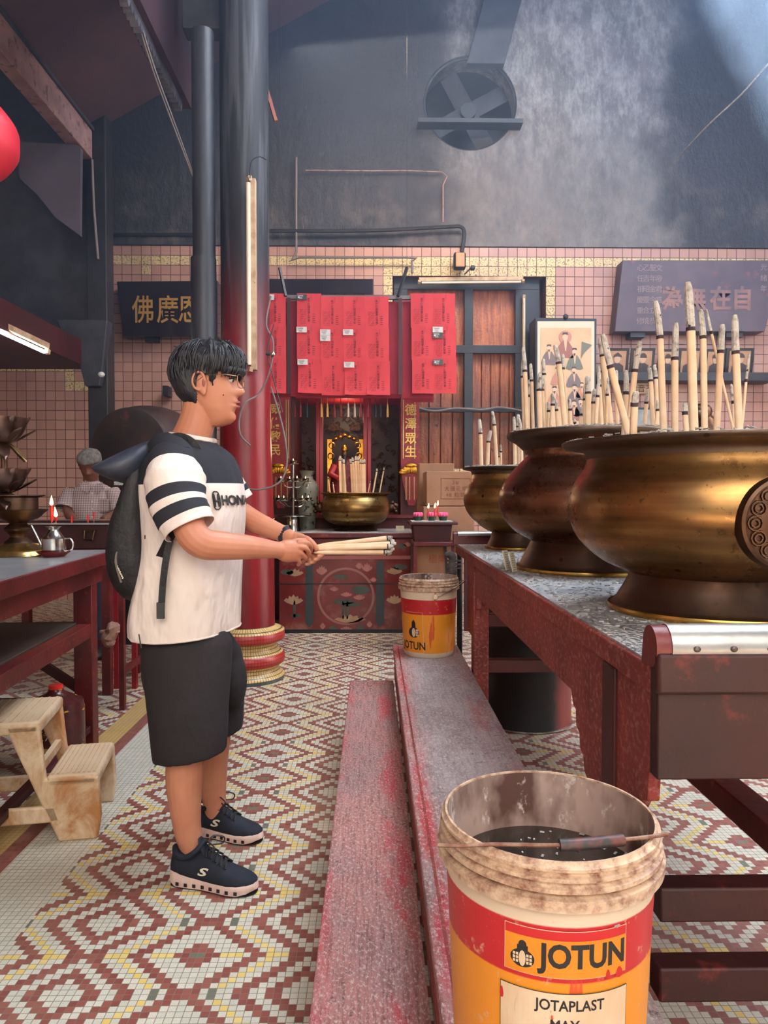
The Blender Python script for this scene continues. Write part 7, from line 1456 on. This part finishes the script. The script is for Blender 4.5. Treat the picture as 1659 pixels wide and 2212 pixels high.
for (py, x0, x1, hw, dy) in ((1240, 158, 242, .13, .05), (1180, 158, 242, .13, .03), (1130, 158, 243, .13, .02), (1090, 155, 246, .13, .03), (1065, 152, 248, .12, .05), (1052, 160, 240, .10, .06), (1044, 178, 219, .075, .05), (1038, 184, 212, .065, .05)):
    A_, B_ = K_(x0, py, dy), K_(x1, py, dy); rg.append([V(((A_.x+B_.x)/2+(B_.x-A_.x)/2*math.cos(u_), OY+dy+hw*math.sin(u_), A_.z)) for u_ in [2*PI*k/36 for k in range(36)]])
mb = MB(); mb.loft(rg, cap=False); so = mb.build('shirt', M['check'], t, sub=1, angle=180)
for pts in ([K_(158, 1062, .04), K_(148, 1080, .01), K_(141, 1100, -.03)], [K_(240, 1062, .04), K_(250, 1082, .02), K_(256, 1106, -.01)]): MB().tube(pts, [.062, .07, .074], 20, cap=False).build('sleeve', M['check'], t, angle=180)
for sg in (-1, 1): MB().prism([(0, 0), (sg*.075, .03), (sg*.08, -.02), (sg*.03, -.055)], K_(199, 1050, -.09), (1, 0, 0), (0, 0, 1), .006).build('collar', M['check'], so)
for k in range(5): MB().ell(K_(199, 1066+k*17, -.105), (.005, .003, .005), 8, 6).build('button', M['white'], so)
MB().bb((K_(214, 1080, -.1).x, OY-.118, K_(1, 1104).z), (K_(236, 1080, -.1).x, OY-.112, K_(1, 1078).z)).build('chest_pocket', M['check'], so)
mb = MB()
for dx in (-14, 16): 
    x_ = K_(200+dx, 1300).x; mb.tube([V((K_(200+dx*.6, 1225).x, OY+.05, K_(1, 1225).z)), V((x_, OY+.05, .5)), V((x_, OY+.06, .04))], [.125, .095, .08], 20)
link_mesh(remesh(mb, .012, 3), 'trousers', mat('blue_grey_trousers', srgb(70, 84, 104), srgb(56, 66, 84), 8, .85), t)
for dx in (-14, 16): x_ = K_(200+dx, 1300).x; MB().ell((x_, OY-.02, .035), (.05, .13, .04)).build('shoe', M['black'], t)
# ================================================================ incense smoke in the upper hall
hz = MB().bb((XL+.05, 1.6, 1.5), (XR-.05, WY-.03, ZT-.02))
hm = bpy.data.materials.new('thin_blue_smoke'); hm.use_nodes = True; nt = hm.node_tree
for x_ in list(nt.nodes): nt.nodes.remove(x_)
out = nt.nodes.new('ShaderNodeOutputMaterial'); vs_ = nt.nodes.new('ShaderNodeVolumePrincipled'); nt.links.new(vs_.outputs[0], out.inputs['Volume'])
vs_.inputs['Color'].default_value = (.44, .63, 1.0, 1); vs_.inputs['Anisotropy'].default_value = .25; vs_.inputs['Density Attribute'].default_value = ''
ge = nt.nodes.new('ShaderNodeNewGeometry'); sx_ = nt.nodes.new('ShaderNodeSeparateXYZ'); nt.links.new(ge.outputs['Position'], sx_.inputs[0])
mr_ = nt.nodes.new('ShaderNodeMapRange'); mr_.inputs[1].default_value = 1.6; mr_.inputs[2].default_value = 5.5; mr_.inputs[3].default_value = .006; mr_.inputs[4].default_value = HAZE; nt.links.new(sx_.outputs[2], mr_.inputs[0])
nz_ = nt.nodes.new('ShaderNodeTexNoise'); nz_.inputs['Scale'].default_value = .9; nz_.inputs['Detail'].default_value = 3; nz_.inputs['Distortion'].default_value = .8; nt.links.new(ge.outputs['Position'], nz_.inputs['Vector'])
m2_ = nt.nodes.new('ShaderNodeMapRange'); m2_.inputs[1].default_value = .38; m2_.inputs[2].default_value = .66; m2_.inputs[3].default_value = .35; m2_.inputs[4].default_value = 1.6; nt.links.new(nz_.outputs[0], m2_.inputs[0])
mm_ = nt.nodes.new('ShaderNodeMath'); mm_.operation = 'MULTIPLY'; nt.links.new(mr_.outputs[0], mm_.inputs[0]); nt.links.new(m2_.outputs[0], mm_.inputs[1]); nt.links.new(mm_.outputs[0], vs_.inputs['Density'])
o = hz.build('incense_smoke', hm, smooth=False); tag(o, 'thin bluish incense smoke filling the upper part of the temple hall', 'smoke', kind='stuff')
